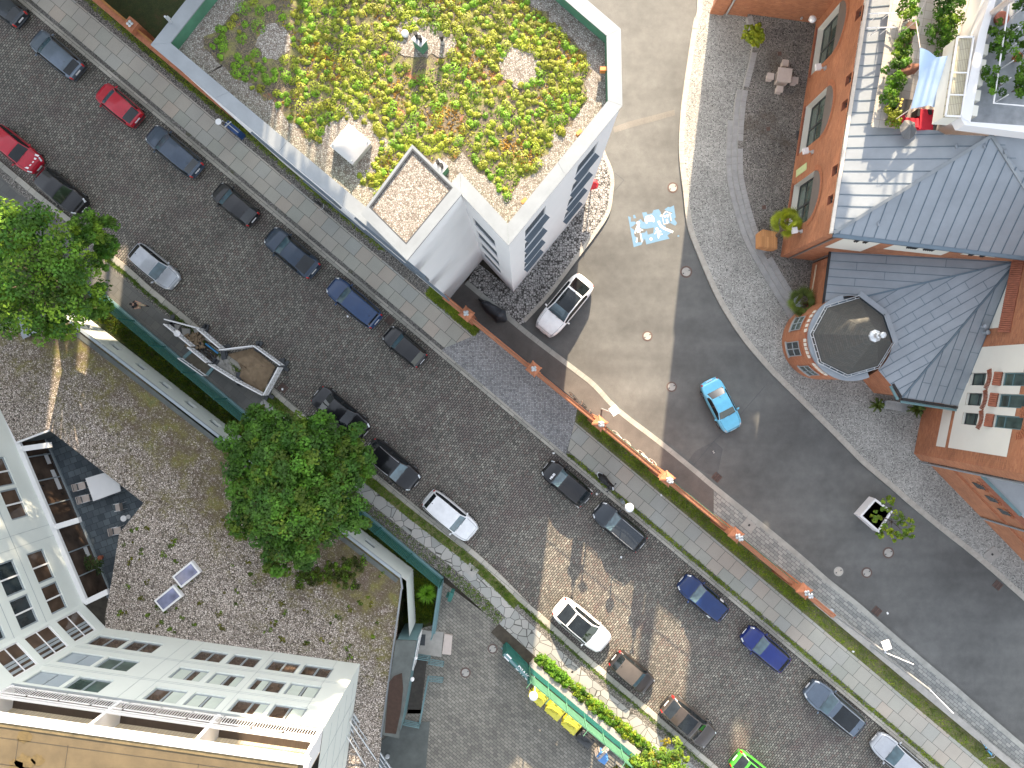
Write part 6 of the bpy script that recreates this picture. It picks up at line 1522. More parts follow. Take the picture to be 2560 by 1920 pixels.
def car(label, cx, cy, ang, L, W, typ, paint, glass='carglass', side='carglass', roof=None, sunroof=None, rails=False, zc=.58, group='parked cars', rear_glass=None, hood_pa=None, name='parked_car', spoiler=False, plates=(1, 1), extra=None):
    T = CT[typ]; loc = P(cx, cy, zc); loc.z = 0
    root = thing(name, label, 'car', loc, radians(ang), group); root.scale = (.83, .83, .83)
    fs = sorted(set([0, .006, .016, T['rw0'], T['rw1'], T['ws1'], T['ws0'], .985, .995, 1.0]+[i/36 for i in range(1, 36)]+[T['ws0']-.012, T['ws1']+.012, T['rw1']-.01, T['rw0']+.01, .955, .93]))
    fs = [f for i, f in enumerate(fs) if i == 0 or f-fs[i-1] > .003]
    def halfw(f):
        e = abs(2*f-1); a = .30 if f > .5 else .22
        w_ = 1-a*e**7-.04*e**2; 
        return W/2*w_
    rows_ = []
    for f in fs:
        w_ = halfw(f); zb = interp(T['belt'], f); z = interp(T['zc'], f)
        if T['rw1'] <= f <= T['ws1']: wr = T['wr']
        elif f > T['ws1']: wr = interp([(T['ws1'], T['wr']), (T['ws0'], .83), (T['ws0']+.02, .88), (1, .84)], f)
        else: wr = interp([(0, .86), (T['rw0'], .82), (T['rw1'], T['wr'])], f)
        cab = T['rw0'] < f < T['ws0']
        wr *= w_; zlow = .24 if .03 < f < .97 else .30
        ze = z-(.05 if cab else .035); zb_ = min(zb, ze-.01)
        up = (wr, ze)
        a4 = (w_*.955, zb_)
        sec = [(w_*.94, zlow), (w_*.985, zlow+.16), (w_, (zlow+zb_)/2+.06), (w_*.99, zb_-.05), a4]
        l = lambda t: (a4[0]+(up[0]-a4[0])*t, a4[1]+(up[1]-a4[1])*t+.022*sin(pi*t)*(1 if cab else .3))
        sec += [l(.1), l(.5), l(.86), up]
        zc_ = lambda q: ze+(z-ze)*(1-q*q)
        sec += [(wr*.93, zc_(.93)), (wr*.8, zc_(.8)), (wr*.5, zc_(.5)), (0, z)]
        rows_.append([((f-.5)*L+(0 if .02 < f < .98 else 0), s_[0], s_[1]) for s_ in sec])
    NJ = len(rows_[0])
    grp = {}
    def put(k, q): grp.setdefault(k, []).append(q)
    for i in range(len(fs)-1):
        fm = (fs[i]+fs[i+1])/2
        for j in range(NJ-1):
            for sgn in (1, -1):
                q = [rows_[i][j], rows_[i+1][j], rows_[i+1][j+1], rows_[i][j+1]]
                q = [(x, y*sgn, z) for x, y, z in q]
                if sgn < 0: q = q[::-1]
                key = 'body'; s_ = 'l' if sgn > 0 else 'r'
                if 5 <= j <= 6 and T['rw1']-.055 < fm < T['ws0']-.03: key = 'side_window_'+s_
                    
                elif j >= 9 and T['ws1']+(.006 if not sunroof or sunroof[1] < T['ws1'] else 0) < fm < T['ws0']-.008: key = 'windshield'
                elif j >= 9 and T['rw0']+.004 < fm < T['rw1']-.004: key = 'rear_window'
                elif 4 <= j <= 8 and .925 < fm < .985: key = 'headlight_'+s_
                elif 3 <= j <= 6 and fm < .03: key = 'taillight_'+s_
                elif 2 <= j <= 3 and fm < .03: key = 'taillight_'+s_
                elif j <= 0: key = 'sill'
                if j >= 8 and T['rw1'] <= fm <= T['ws1']:
                    if sunroof and sunroof[0] < fm < sunroof[1] and j >= 9: key = 'sunroof'
                    elif roof: key = 'roof'
                # B pillar
                if key.startswith('side_window') and abs(fm-(T['rw1']+T['ws1'])/2-.0) < .014: key = 'pillar'
                put(key, q)
    # end caps
    for ri, flip in ((0, True), (-1, False)):
        for j in range(NJ-1):
            a, b = rows_[ri][j], rows_[ri][j+1]
            q = [(a[0], a[1], a[2]), (a[0], -a[1], a[2]), (b[0], -b[1], b[2]), (b[0], b[1], b[2])]
            key = 'grille' if (ri == -1 and 1 <= j <= 2) else 'body'
            put(key, q if not flip else q[::-1])
    mats = dict(body=paint, windshield=MT[glass], rear_window=MT[rear_glass or 'carglass'], sunroof=MT['carglass'], roof=roof, sill=MT['black'], pillar=MT['black'], grille=MT['black'])
    made = {}
    for k, qs in grp.items():
        nm = k.rsplit('_', 1)[0] if k[-2:] in ('_l', '_r') else k
        mt = mats.get(k) or (MT[side] if k.startswith('side') else MT['lamp_clear'] if k.startswith('head') else MT['lamp_red'] if k.startswith('tail') else paint)
        m = MB(); idx = {}
        for q in qs:
            ii = []
            for v in q:
                kk = (round(v[0], 4), round(v[1], 4), round(v[2], 4))
                if kk not in idx: idx[kk] = m.vert(v)
                if not ii or idx[kk] != ii[-1]: ii.append(idx[kk])
            if len(set(ii)) >= 3: m.f.append(list(dict.fromkeys(ii)))
        made[k] = m.build(nm, mt, root, local=True, smooth=True)
    X = lambda f: (f-.5)*L
    for sx in (.175, .805):
        for sy in (1, -1):
            c_ = (X(sx), sy*(W/2-.115), .32); n = 18
            m = MB()
            prof = [(.2, -.1), (.3, -.1), (.32, -.06), (.32, .06), (.3, .1), (.2, .1)]
            b0 = len(m.v)
            for r_, yy in prof:
                for k in range(n): a = 2*pi*k/n; m.v.append((c_[0]+r_*cos(a), c_[1]+yy, c_[2]+r_*sin(a)))
            for i in range(len(prof)-1):
                for k in range(n): m.f.append([b0+i*n+k, b0+i*n+(k+1) % n, b0+(i+1)*n+(k+1) % n, b0+(i+1)*n+k])
            wh = m.build('wheel', MT['rubber'], root, local=True, smooth=True)
            m = MB()
            for k in range(n): m.v.append((c_[0]+.2*cos(2*pi*k/n), c_[1]+sy*.07, c_[2]+.2*sin(2*pi*k/n)))
            m.f.append(list(range(n)))
            for k in range(5):
                a = 2*pi*k/5; m.beam((c_[0], c_[1]+sy*.085, c_[2]), (c_[0]+.19*cos(a), c_[1]+sy*.085, c_[2]+.19*sin(a)), .05, .03)
            m.build('rim', MT['rim'], wh, local=True)
    fm_ = T['ws0']-.045
    for sy in (1, -1):
        m = MB(); zz = interp(T['belt'], fm_)+.06; y0 = halfw(fm_)
        m.tube([(X(fm_)+.03, sy*(y0-.04), zz-.02), (X(fm_), sy*(y0+.05), zz), (X(fm_)-.02, sy*(y0+.17), zz+.01)], [.03, .075, .05], 8); m.build('mirror', paint, root, local=True, smooth=True)
    m = MB(); m.box((X(0)-.012, 0, .72 if typ not in ('suv', 'coupe') else .84), (.03, .5, .11)); 
    if plates[0]: m.build('number_plate', MT['plate'], root, local=True)
    m = MB(); m.box((X(1)+.012, 0, .42), (.03, .5, .11))
    if plates[1]: m.build('number_plate', MT['plate'], root, local=True)
    # wipers, bonnet shut lines, aerial, door lines
    m = MB(); zw = interp(T['zc'], T['ws0'])
    m.tube([(X(T['ws0'])-.02, -.55*W/2, zw-.005), (X(T['ws0']-.02), .1, interp(T['zc'], T['ws0']-.02)+.015)], .012, 5); m.tube([(X(T['ws0'])-.02, .05, zw+.01), (X(T['ws0']-.02), .66*W/2, interp(T['zc'], T['ws0']-.02))], .012, 5)
    m.build('wiper', MT['black'], root, local=True)
    m = MB(); hp = []
    for k in range(9):
        f = T['ws0']+.008+(.955-T['ws0'])*k/8; hp.append((X(f), halfw(f)*.80, interp(T['zc'], f)-.021+.0))
    for sy in (1, -1): m.tube([(x, sy*y, z) for x, y, z in hp], .009, 4)
    fr = [(hp[-1][0]+.02*cos(t_*pi/2)*0+.02*(1-t_*t_), hp[-1][1]*t_, hp[-1][2]+.016*(1-t_*t_)) for t_ in (-1, -.5, 0, .5, 1)]; m.tube(fr, .009, 4)
    m.build('bonnet_gap', MT['black'], root, local=True)
    m = MB(); m.tube([(X(T['rw1']+.03), 0, interp(T['zc'], T['rw1']+.03)), (X(T['rw1']+.01), 0, interp(T['zc'], T['rw1']+.03)+.07)], [.03, .008], 6); m.build('aerial', MT['black'] , root, local=True)
    if rails:
        for sy in (1, -1):
            m = MB(); m.tube([(X(f), sy*(W/2*T['wr']*.93), interp(T['zc'], f)+(.035 if 0 < i < 6 else -.03)) for i, f in enumerate([T['rw1']+.02+(T['ws1']-T['rw1']-.04)*i/6 for i in range(7)])], .022, 6); m.build('roof_rail', MT['rim'] if rails == 'c' else MT['black'], root, local=True)
    if spoiler:
        f = T['rw1']; m = MB(); m.box((X(f)-.1, 0, interp(T['zc'], f)-.01), (.26, W*T['wr']*.9, .03)); m.build('spoiler', paint, root, local=True)
    m = MB(); m.tube([(X(0)+.02, s_*W*.36, .5) if abs(s_) == 1 else (X(0)-.03, s_*W*.36, .5) for s_ in (-1, -.5, 0, .5, 1)], .06, 6); m.build('bumper', MT['black'] if typ in ('suv', 'hatch') else paint, root, local=True, smooth=True)
    return root, T, X, halfw
PT = {}
def paint(n, c, metal=0.0):
    if n not in PT: PT[n] = M_paint('paint_'+n, c, metal)
    return PT[n]
black, navy, blue, red = paint('black', (.006,.0065,.008)), paint('navy', (.008,.014,.04)), paint('blue', (.012,.04,.11)), paint('red', (.38,.006,.022))
silver, white, greyb, graph = paint('silver', (.36,.38,.41), .2), paint('white', (.74,.74,.73)), paint('grey_blue', (.11,.14,.18), .5), paint('graphite', (.035,.042,.05), .4)
dkblue, rblue = paint('dark_blue', (.022,.038,.062), .3), paint('royal_blue', (.008,.02,.13))
AR, AL = 139.9, -40.1
g = 'cars parked along the cobbled street'
car('dark car cut off by the upper left corner of the picture', -2, 4, AR, 4.3, 1.76, 'estate', graph, group=g)
car('blue-grey hatchback with long pale roof, first fully visible car at the upper left', 140, 135, AR, 4.35, 1.8, 'hatch', greyb, group=g, glass='carglass_sky', spoiler=True)
car('red hatchback parked on the house side of the street', 296, 261, AR, 3.75, 1.7, 'hatch', red, group=g, glass='carglass_sky')
car('square-backed dark blue estate parked behind the red hatchback', 434, 377, AR, 4.72, 1.76, 'estate', paint('steel_blue', (.04,.06,.09), .3), group=g, glass='carglass_sky')
car('small black hatchback below the skylight side of the white block', 587, 510, AR, 3.75, 1.68, 'hatch', black, group=g, glass='carglass_sky')
car('large dark blue coupe-backed car with reflecting windscreen', 729, 631, AR, 4.5, 1.86, 'coupe', dkblue, group=g, glass='carglass_sky', rear_glass='carglass')
r_ = car('bright mid-blue estate with a rear lip, parked beside the street kerb', 884, 756, AR, 4.55, 1.74, 'estate', blue, group=g, glass='carglass_sky', spoiler=True)
car('small round black hatchback with two red tail lights at the driveway', 1011, 866, AR, 3.5, 1.62, 'mini', black, group=g, glass='carglass_sky')
MI = car('black hatchback with white lettering on bonnet and rear sides', 1416, 1208, AR, 3.98, 1.74, 'hatch', black, group=g, glass='carglass_sky')
car('dark estate with long roof rails parked close behind the lettered black hatchback', 1549, 1317, AR, 4.35, 1.8, 'estate', graph, group=g, glass='carglass_sky', rails='c')
DB = car('royal blue compact van-like car with white stickers on its sides', 1758, 1495, AR, 4.1, 1.72, 'estate', paint('deep_blue', (.006,.022,.09)), group=g, glass='carglass_sky')
car('shiny royal blue hatchback, second blue car near the lower right', 1914, 1623, AR, 3.9, 1.7, 'hatch', rblue, group=g, glass='carglass_sky')
car('blue-grey estate with dark glass sunroof near the lower right corner', 2087, 1771, AR, 5.0, 1.92, 'estate', greyb, group=g, glass='carglass_sky', sunroof=(.2,.52), rails='c')
car('silver hatchback cut off by the bottom edge, last on the right kerb', 2248, 1897, AR, 4.5, 1.8, 'hatch', silver, group=g, glass='carglass_sky')
RS = car('red car with red and white hazard stripes on its bonnet at the left edge', 38, 372, AL, 4.25, 1.76, 'hatch', red, group=g)
car('black car with bright headlamps standing nose down behind the striped red car', 153, 478, AL, 4.05, 1.78, 'suv', black, group=g, glass='carglass_g')
car('silver hatchback parked alone beside the tree and the walking person', 385, 666, AL, 4.0, 1.74, 'hatch', silver, group=g, glass='carglass_sky')
car('black car half hidden under the big round tree', 852, 1033, AL, 4.75, 1.84, 'sedan', black, group=g)
car('black estate with sky-blue windscreen just below the big round tree', 981, 1162, AL, 4.6, 1.88, 'suv', black, group=g, glass='carglass_sky', rails='c')
car('white estate with pale roof standing on the grass-edged kerb', 1126, 1290, AL, 4.45, 1.84, 'estate', paint('pearl', (.62,.63,.64)), group=g, glass='carglass_sky')
car('white sports car-like SUV with black glass roof in the sunny patch', 1456, 1564, AL, 4.7, 1.96, 'coupe', white, group=g, sunroof=(.28,.6), glass='carglass_g')
car('small dark brown car with beige soft roof panel in the sunny patch', 1581, 1682, AL, 3.6, 1.68, 'mini', paint('brown', (.02,.016,.014), .1), group=g, roof=M_plain('fabric_roof', (.065,.056,.05), .8, 0, .1, 3), glass='carglass_sky')
car('brown SUV with a dark sunroof at the lower end of the sunny patch', 1722, 1804, AL, 4.45, 1.88, 'suv', paint('bronze', (.055,.046,.04), .2), group=g, sunroof=(.3,.53))
car('bright green car with white rear edge cut off by the bottom edge', 1890, 1938, AL, 4.1, 1.76, 'hatch', paint('green', (.05,.30,.03)), group=g, sunroof=(.2,.5))
g2 = 'cars on the asphalt road'
car('white hatchback with black panoramic roof parked beside the white block', 1411, 764, -129.6, 5.1, 2.02, 'coupe', white, group=g2, sunroof=(.28,.6), glass='carglass_sky', name='parked_car')
car('light blue saloon driving along the asphalt road', 1804, 1014, -62.5, 4.1, 1.72, 'sedan', paint('turquoise', (.12,.42,.60)), group=g2, glass='carglass_g', name='moving_car')
def decal(rc, nm, txt, f, yfr, size, rot, zoff=.012, mat='plate', tilt=0.0):
    root, T, X, hw = rc; cu = bpy.data.curves.new(nm, 'FONT'); cu.body = txt; cu.size = size; cu.align_x = 'CENTER'; cu.align_y = 'CENTER'; cu.offset = .012
    ob = bpy.data.objects.new('tmp', cu); COL.objects.link(ob)
    dg = bpy.context.evaluated_depsgraph_get(); me = bpy.data.meshes.new_from_object(ob.evaluated_get(dg)); bpy.data.objects.remove(ob)
    M_ = Matrix.Translation((X(f), yfr*hw(f), interp(T['zc'], f)+zoff)) @ Matrix.Rotation(rot, 4, 'Z') @ Matrix.Rotation(tilt, 4, 'X')
    me.transform(M_); me.materials.clear(); me.materials.append(MT[mat])
    o = bpy.data.objects.new(nm, me); COL.objects.link(o); o.parent = root; return o
decal(MI, 'lettering', 'MILES', .79, .30, .21, radians(-90))
root, T, X, hw = MI
for sy in (1, -1):
    cu = bpy.data.curves.new('t', 'FONT'); cu.body = 'MILES'; cu.size = .24; cu.align_x = 'CENTER'; cu.align_y = 'CENTER'; cu.offset = .012
    ob = bpy.data.objects.new('tmp', cu); COL.objects.link(ob); dg = bpy.context.evaluated_depsgraph_get(); me = bpy.data.meshes.new_from_object(ob.evaluated_get(dg)); bpy.data.objects.remove(ob)
    me.transform(Matrix.Translation((X(.1), sy*(hw(.1)*.985+.012), .83)) @ Matrix.Rotation(0 if sy < 0 else pi, 4, 'Z') @ Matrix.Rotation(radians(68), 4, 'X'))
    me.materials.clear(); me.materials.append(MT['plate']); o = bpy.data.objects.new('lettering', me); COL.objects.link(o); o.parent = root
root, T, X, hw = RS; m = MB()
for k in range(5):
    y = -.62+k*.3; z = interp(T['zc'], .9)+.006; x0, x1 = X(.86), X(.925)
    m.face([(x0, y, z+.02), (x1, y+.1, z-.035), (x1, y+.24, z-.035), (x0, y+.14, z+.02)])
m.build('hazard_stripe', MT['plate'], root, local=True)
root, T, X, hw = DB
for sy in (1, -1):
    m = MB(); y0, z0, y1, z1 = hw(.25)*.965, .98, hw(.25)*.84, 1.2
    m.face([(X(.21), sy*(y0+.02), z0), (X(.29), sy*(y0+.02), z0), (X(.29), sy*(y1+.02), z1), (X(.21), sy*(y1+.02), z1)][::sy]); m.build('sticker', MT['plate'], root, local=True)
# ================================================================== SMALLER THINGS
# ---- painted play-street sign on the asphalt
def Z(x, y): return (1540+x*200/2212, 480+y*200/2212)
def paintpoly(pts, z): return [P(*Z(x, y), z) for x, y in pts]
pl = thing('road_marking', 'worn blue play-street pictogram painted on the asphalt, with white figures', 'road marking', P(1632,548,0))
bluep = M_plain('road_blue', (.10,.195,.29), .7, 0, .1, 5); whitep = M_plain('road_white', (.5,.49,.47), .7, 0, .05, 5)
m = MB()
for q in (((330,665),(410,700),(410,825),(520,815),(560,860),(470,940),(400,975),(450,1010),(520,1060),(500,1150),(520,1230),(590,1260),(600,1390),(740,1390),(700,1460),(490,1525)),
          ((570,830),(680,745),(740,820),(800,830),(720,570),(840,555),(870,620),(1000,590),(1040,500),(1180,475),(1240,560),(1250,640),(1300,760),(1290,900),(1370,930),(1370,1000),(1480,1090),(1520,1130),(1420,1200),(1480,1290),(1150,1370),(840,1450),(800,1290),(740,1380),(700,1250),(690,1140),(800,1120),(850,1060),(880,1180),(1030,1140),(1050,980),(830,1020),(700,1010),(640,930)),
          ((1340,480),(1440,410),(1500,420),(1600,370),(1650,700),(1610,740),(1690,860),(1640,930),(1540,880),(1500,850),(1540,780),(1500,600),(1560,570),(1380,515)), ((470,640),(520,630),(560,720),(490,730)), ((1700,1200),(1740,1185),(1755,1230),(1700,1240)), ((1270,760),(1300,640),(1400,560),(1470,620),(1500,860),(1330,890))):
    pts = paintpoly(q, .004); m.face(pts[::-1])
m.build('blue_field', bluep, pl)
def wpoly(name, polys, z=.008, mat=None):
    m = MB()
    for i, q in enumerate(polys): m.face(paintpoly(q, z+i*.0012)[::-1])
    return m.build(name, mat or whitep, pl)
circ = lambda x, y, r, n=16: [(x+r*cos(2*pi*k/n), y+r*sin(2*pi*k/n)) for k in range(n)]
wpoly('adult_figure', [circ(612,858,52), ((580,920),(640,915),(670,1010),(760,1050),(740,1070),(660,1060),(690,1110),(590,1130),(580,1040),(540,1150),(510,1140),(540,1020)), ((655,1140),(690,1140),(740,1380),(700,1390)), ((580,1250),(600,1280),(585,1395),(545,1385))])
wpoly('child_figure', [circ(1130,1025,42), ((1110,1080),(1190,1060),(1230,1060),(1260,1110),(1240,1115),(1200,1090),(1215,1160),(1290,1155),(1290,1175),(1200,1200),(1185,1285),(1165,1285),(1140,1180),(1130,1110),(1075,1170),(1062,1155))])
wpoly('ball', [circ(970,1298,40)])
wpoly('car_figure', [((790,770),(815,670),(990,630),(1060,720),(1060,790),(800,840)), ((820,835),(860,828),(865,875),(830,880)), ((1015,795),(1060,785),(1060,830),(1025,835))])
wpoly('car_window', [((830,720),(845,685),(970,660),(1000,690)), circ(825,775,18, 10), circ(1027,730,18, 10)], .0145, bluep)
wpoly('house_figure', [((1205,670),(1245,625),(1280,630),(1330,880),(1440,855),(1440,875),(1315,900),(1270,670)), ((1375,520),(1550,595),(1500,610),(1380,545)), ((1480,610),(1505,600),(1535,790),(1515,800)), ((1310,650),(1370,640),(1380,700),(1340,715)), ((1395,625),(1450,620),(1460,690),(1410,700)), ((1375,755),(1430,745),(1450,850),(1395,865)), ((1290,620),(1360,530),(1385,545),(1310,630))])
cl = [(1180,800),(1195,860),(1240,940),(1320,1000),(1440,1050),(1580,1110)]
m = MB()
for a, b in zip(cl[:-1], cl[1:]):
    A, B = P(*Z(*a), .008), P(*Z(*b), .008); t = (B-A).normalized(); nn = Vector((-t.y, t.x, 0))*.075; m.face([A-nn, B-nn, B+nn, A+nn])
m.build('kerb_line', whitep, pl)
# ---- manholes, grates, covers
def manhole(x, y, r, lab, light=False, z=.006, letter=None):
    c = P(x, y, z); t = thing('manhole_cover', lab, 'manhole', c, group='round manhole covers')
    m = MB(); m.lathe((c.x, c.y, z-.03), [(r, 0), (r, .032), (r*.74, .034)], 28); m.build('ring', MT['iron'] if not light else MT['concrete'], t)
    m = MB(); m.lathe((c.x, c.y, z-.02), [(r*.72, 0), (r*.72, .03)], 24); cv = m.build('lid', MT['concrete'] if not light else MT['kerb_l'], t)
    m = MB()
    for a in (.5, .5+pi): m.disc((c.x+r*.55*cos(a), c.y+r*.55*sin(a), z+.014), .045, 8)
    if not light:
        for k in range(18): a = 2*pi*k/18; m.disc((c.x+r*.86*cos(a), c.y+r*.86*sin(a), z+.0065), .025, 6)
    WL[cv.name] = WL[t.name]; m.build('lid_hole', MT['dark_metal'], cv)
    return t
manhole(1682,469,.34,'pale manhole cover on the sunny asphalt beside the right kerb')
manhole(1715.5,679.6,.38,'dark manhole cover at the edge of the shadow below the play-street sign')
manhole(1618.5,840,.33,'pale manhole cover alone on the sunny asphalt')
manhole(1679,967,.33,'manhole cover in the shade left of the light blue car')
manhole(2221,1382,.36,'manhole cover below the planter, upper right of three')
manhole(2167,1431.6,.34,'manhole cover below the planter, middle of three')
manhole(2096.5,1428.7,.3,'pale manhole cover below the planter, left of three', True)
manhole(1231.7,1622,.31,'manhole cover with a letter in the yard, beside the gate', z=.09)
manhole(1163.7,1681.6,.33,'manhole cover in the yard nearer to the cellar steps', z=.09)
manhole(1784,1130,.13,'tiny valve cover in the dark asphalt patch')
def grate(x, y, lab, ang=-40, z=.006):
    c = P(x, y, z); t = thing('drain_grate', lab, 'drain grate', c, group='square iron drain grates'); a = radians(ang); R_ = Matrix.Rotation(a, 3, 'Z')
    m = MB(); m.box(c+Vector((0,0,-.02)), (.5, .5, .03), a); m.build('pit', MT['black'], t); m = MB()
    for k in range(7): m.box(c+R_ @ Vector((0, -.21+k*.07, .008)), (.5, .035, .02), a)
    for s in (-.24, 0, .24): m.box(c+R_ @ Vector((s, 0, .009)), (.04, .5, .022), a)
    m.build('bars', MT['iron'], t)
grate(1792,1193,'rusty drain grate at the left asphalt kerb near the dark road patch'); grate(2192,1528,'rusty drain grate at the left asphalt kerb opposite the lamp posts'); grate(2494,1463,'rusty drain grate at the right kerb, far lower right')
grate(708,970,'dark drain grate beside the construction fence'); grate(974,801,'dark drain grate between the blue estate and the small black hatchback')
def cover(x, y, lab, w_=.62, l_=.8, ang=-40, z=.125, mat='concrete'):
    c = P(x, y, z); t = thing('utility_cover', lab, 'cover slab', c); m = MB(); m.box(c, (l_, w_, .02), radians(ang)); m.build('slab', MT[mat], t); m = MB(); m.box(c+Vector((.02,.03,.004)), (.12, .14, .02), radians(ang)); m.build('grip', MT['black'], t)
cover(1872,1314,'pale square cover slab in the paved footpath behind the brick wall'); cover(2480,1387,'pale square cover slab in the right mosaic footway', .7, .85, 40); cover(1178,1426,'pale square cover slab in the grass strip at the left kerb', .65, .75)
cover(1430,1681,'pale square cover slab between the two hedges', .55, .6)
cover(2000,338,'dark grey cover plate in the courtyard near the brick hall', .55, .45, 5, .456, 'dark_metal')
for x, y, lab in ((1949,134,'dark tree grate above the stone table'),(1921,322,'dark small grate in the middle of the courtyard'),(1910,518,'dark small hole grate above the palm planter')):
    m = MB(); m.box(P(x, y, .458), (.24, .24, .015), .1); solo('yard_drain', m, MT['iron'], lab, 'drain', P(x, y, .45))
# ---- stone table and stools
def stone_block(nm, lab, cat, px, py, z, s, grp=None):
    c = P(px, py, z); t = thing(nm, lab, cat, (c.x, c.y, .45), group=grp); m = MB(); m.box((c.x, c.y, z-.05), (s, s, .1), -.12); m.build('top', MT['stone_t'], t); m = MB(); m.box((c.x, c.y, (z-.1+.45)/2), (s*.8, s*.8, z-.1-.45), -.12); m.build('base', MT['stone_t'], t)
stone_block('stone_table', 'square pale stone table in the courtyard among four stools', 'table', 1962, 187, 1.2, .86)
for x, y, lab in ((1964,157,'stone stool on the upper side of the stone table'),(1927,190,'stone stool on the left side of the stone table'),(1988,200,'stone stool on the right side of the stone table'),(1950,222,'stone stool on the lower side of the stone table')): stone_block('stone_stool', lab, 'stool', x, y, .9, .4, 'stone stools round the table')
# ---- timber planter, pots, bench
tp = thing('timber_planter', 'orange timber planter box with slatted top holding the tall palm', 'planter', P(1922,598,.45))
q = [P(x, y, 1.25) for x, y in ((1908,573),(1945,580),(1944,622),(1930,622),(1900,616),(1900,580))]
m = MB(); m.prism([tuple(v[:2]) for v in inset_poly([Vector(v[:2]) for v in q], .0)], .45, 1.2); m.build('box', MT['wood'], tp); m = MB(); m.prism([tuple(v[:2]) for v in inset_poly([Vector(v[:2]) for v in q], .07)], 1.2, 1.24); m.build('slatted_top', MT['wood'], tp)
m = MB(); m.box(P(1990,757,.75), (.42, .62, .5), .45); m.box(P(1990,757,1.0), (.48, .68, .05), .45); solo('plant_pot', m, MT['grey_metal'], 'small grey box pot beside the dark fan palm', 'pot', P(1990,757,.45))
be = thing('slatted_bench', 'grey slatted bench in front of the low annex', 'bench', P(2243,1012,.12))
a, b = P(2178,1003,.55), P(2266,1018,.55); m = MB(); ax = (b-a).normalized(); nrm = Vector((ax.y, -ax.x, 0))
a, b = P(2214,1003,.55), P(2268,1012,.55)
for k in range(7): m.beam(a+nrm*(.07*k), b+nrm*(.07*k), .05, .04)
m.build('seat', MT['steel'], be)
for v in (a, b):
    m = MB(); m.box(v+nrm*.22+Vector((0,0,-.2)), (.07, .5, .45), atan2(ax.y, ax.x)); m.build('leg', MT['grey_metal'], be)
m = MB()
for k in range(4): m.beam(a-nrm*.05+Vector((0,0,.12+.1*k)), b-nrm*.05+Vector((0,0,.12+.1*k)), .03, .07)
m.build('backrest', MT['steel'], be)
for x, y, lab in ((2192,1009,'grey pot under the left small palm'), (2286,1014,'grey pot under the right small palm')):
    m = MB(); m.lathe(P(x, y, .12), [(.18, 0), (.24, .3), (.24, .32), (.2, .3)], 14); solo('plant_pot', m, MT['grey_metal'], lab, 'pot', P(x, y, .12))
# ---- white road planter
rp_ = thing('road_planter', 'white square planter box standing on the asphalt road', 'planter', P(2191,1288,0))
q = [Vector(P(x, y, .75)[:2]) for x, y in ((2149,1290),(2188,1246),(2232,1279),(2197,1332))]; qi = inset_poly(q, .13); qs = inset_poly(q, .16)
m = MB()
for k in range(4): j = (k+1) % 4; m.prism([tuple(v) for v in (q[k], q[j], qi[j], qi[k])], 0, .75)
m.build('box', MT['white_metal'], rp_); m = MB(); m.face([(v.x, v.y, .66) for v in qi][::-1]); m.face([(v.x, v.y, .66) for v in qi]); m.build('soil', MT['soil'], rp_)
# ---- bins
def bin_(x, y, lab, mat, dark=False):
    c = P(x, y, .7); t = thing('waste_container', lab, 'container', (c.x, c.y, .08), radians(-42), group='wheeled containers by the yard fence'); h = 1.05; t.scale = (.78, .78, .85)
    m = MB(); b0 = [(-.58,-.42,.2),(.58,-.42,.2),(.58,.42,.2),(-.58,.42,.2)]; b1 = [(x_*1.12, y_*1.15, h) for x_, y_, _ in b0]
    m.face(b0[::-1]); 
    for k in range(4): j = (k+1) % 4; m.face([b0[k], b0[j], b1[j], b1[k]])
    m.build('body', mat, t, local=True)
    m = MB(); n = 8; vs = []
    for i in range(n+1):
        for j in range(n+1):
            u, v = i/n*2-1, j/n*2-1; m.v.append((u*.68, v*.52, h+.02+.16*(1-u*u)**.5*(1-v**4)))
    for i in range(n):
        for j in range(n): m.f.append([i*(n+1)+j, (i+1)*(n+1)+j, (i+1)*(n+1)+j+1, i*(n+1)+j+1])
    for s in (-.34, .34): m.box((s, .5, h+.12), (.2, .12, .1)); m.box((s, -.53, h+.04), (.1, .06, .05))
    m.build('lid', mat, t, local=True, smooth=False)
    m = MB(); m.tube([(-.4, -.1, h+.165), (-.1, -.12, h+.19), (.2, .1, h+.19), (.45, .08, h+.15)], .014, 5); m.tube([(.2, .1, h+.195), (.28, -.45, h+.1)], .014, 5); m.build('lid_ridge', M_plain('lid_ridge', (.25,.22,.02) if not dark else (.01,.01,.01), .5, 0, .1, 5), t, local=True)
    for sx in (-.5, .5):
        for sy in (-.35, .35): m = MB(); m.box((sx, sy, .1), (.16, .06, .18)); m.build('wheel', MT['rubber'], t, local=True)
ylw = M_plain('yellow_plastic', (.62,.56,.05), .45, 0, .06, 3)
bin_(1346,1737,'yellow wheeled container under the white lamp, first of the row', ylw); bin_(1387,1772,'yellow wheeled container in the middle of the yellow row', ylw); bin_(1428,1807,'yellow wheeled container next to the dark one', ylw); bin_(1463,1843,'dark grey wheeled container at the lower end of the row', M_plain('dark_plastic', (.028,.03,.032), .5, 0, .15, 4), True)
m = MB(); m.box(P(1506,1890,.5), (.5, .42, .9), -.6); m.box(P(1506,1890,.98), (.54, .46, .06), -.6); solo('blue_bin', m, M_plain('blue_plastic', (.1,.28,.6), .5, 0, .1, 4), 'blue lidded bin at the bottom edge beside the bush', 'bin', P(1506,1890,.08))
m = MB(); m.box(P(1494,1882,.5), (.2, .3, .9), -.6); m.beam(P(1496,1892,.9), P(1520,1868,.9), .12, .5); solo('white_box', m, MT['stone_t'], 'pale box leaning beside the blue bin', 'box', P(1494,1882,.08))
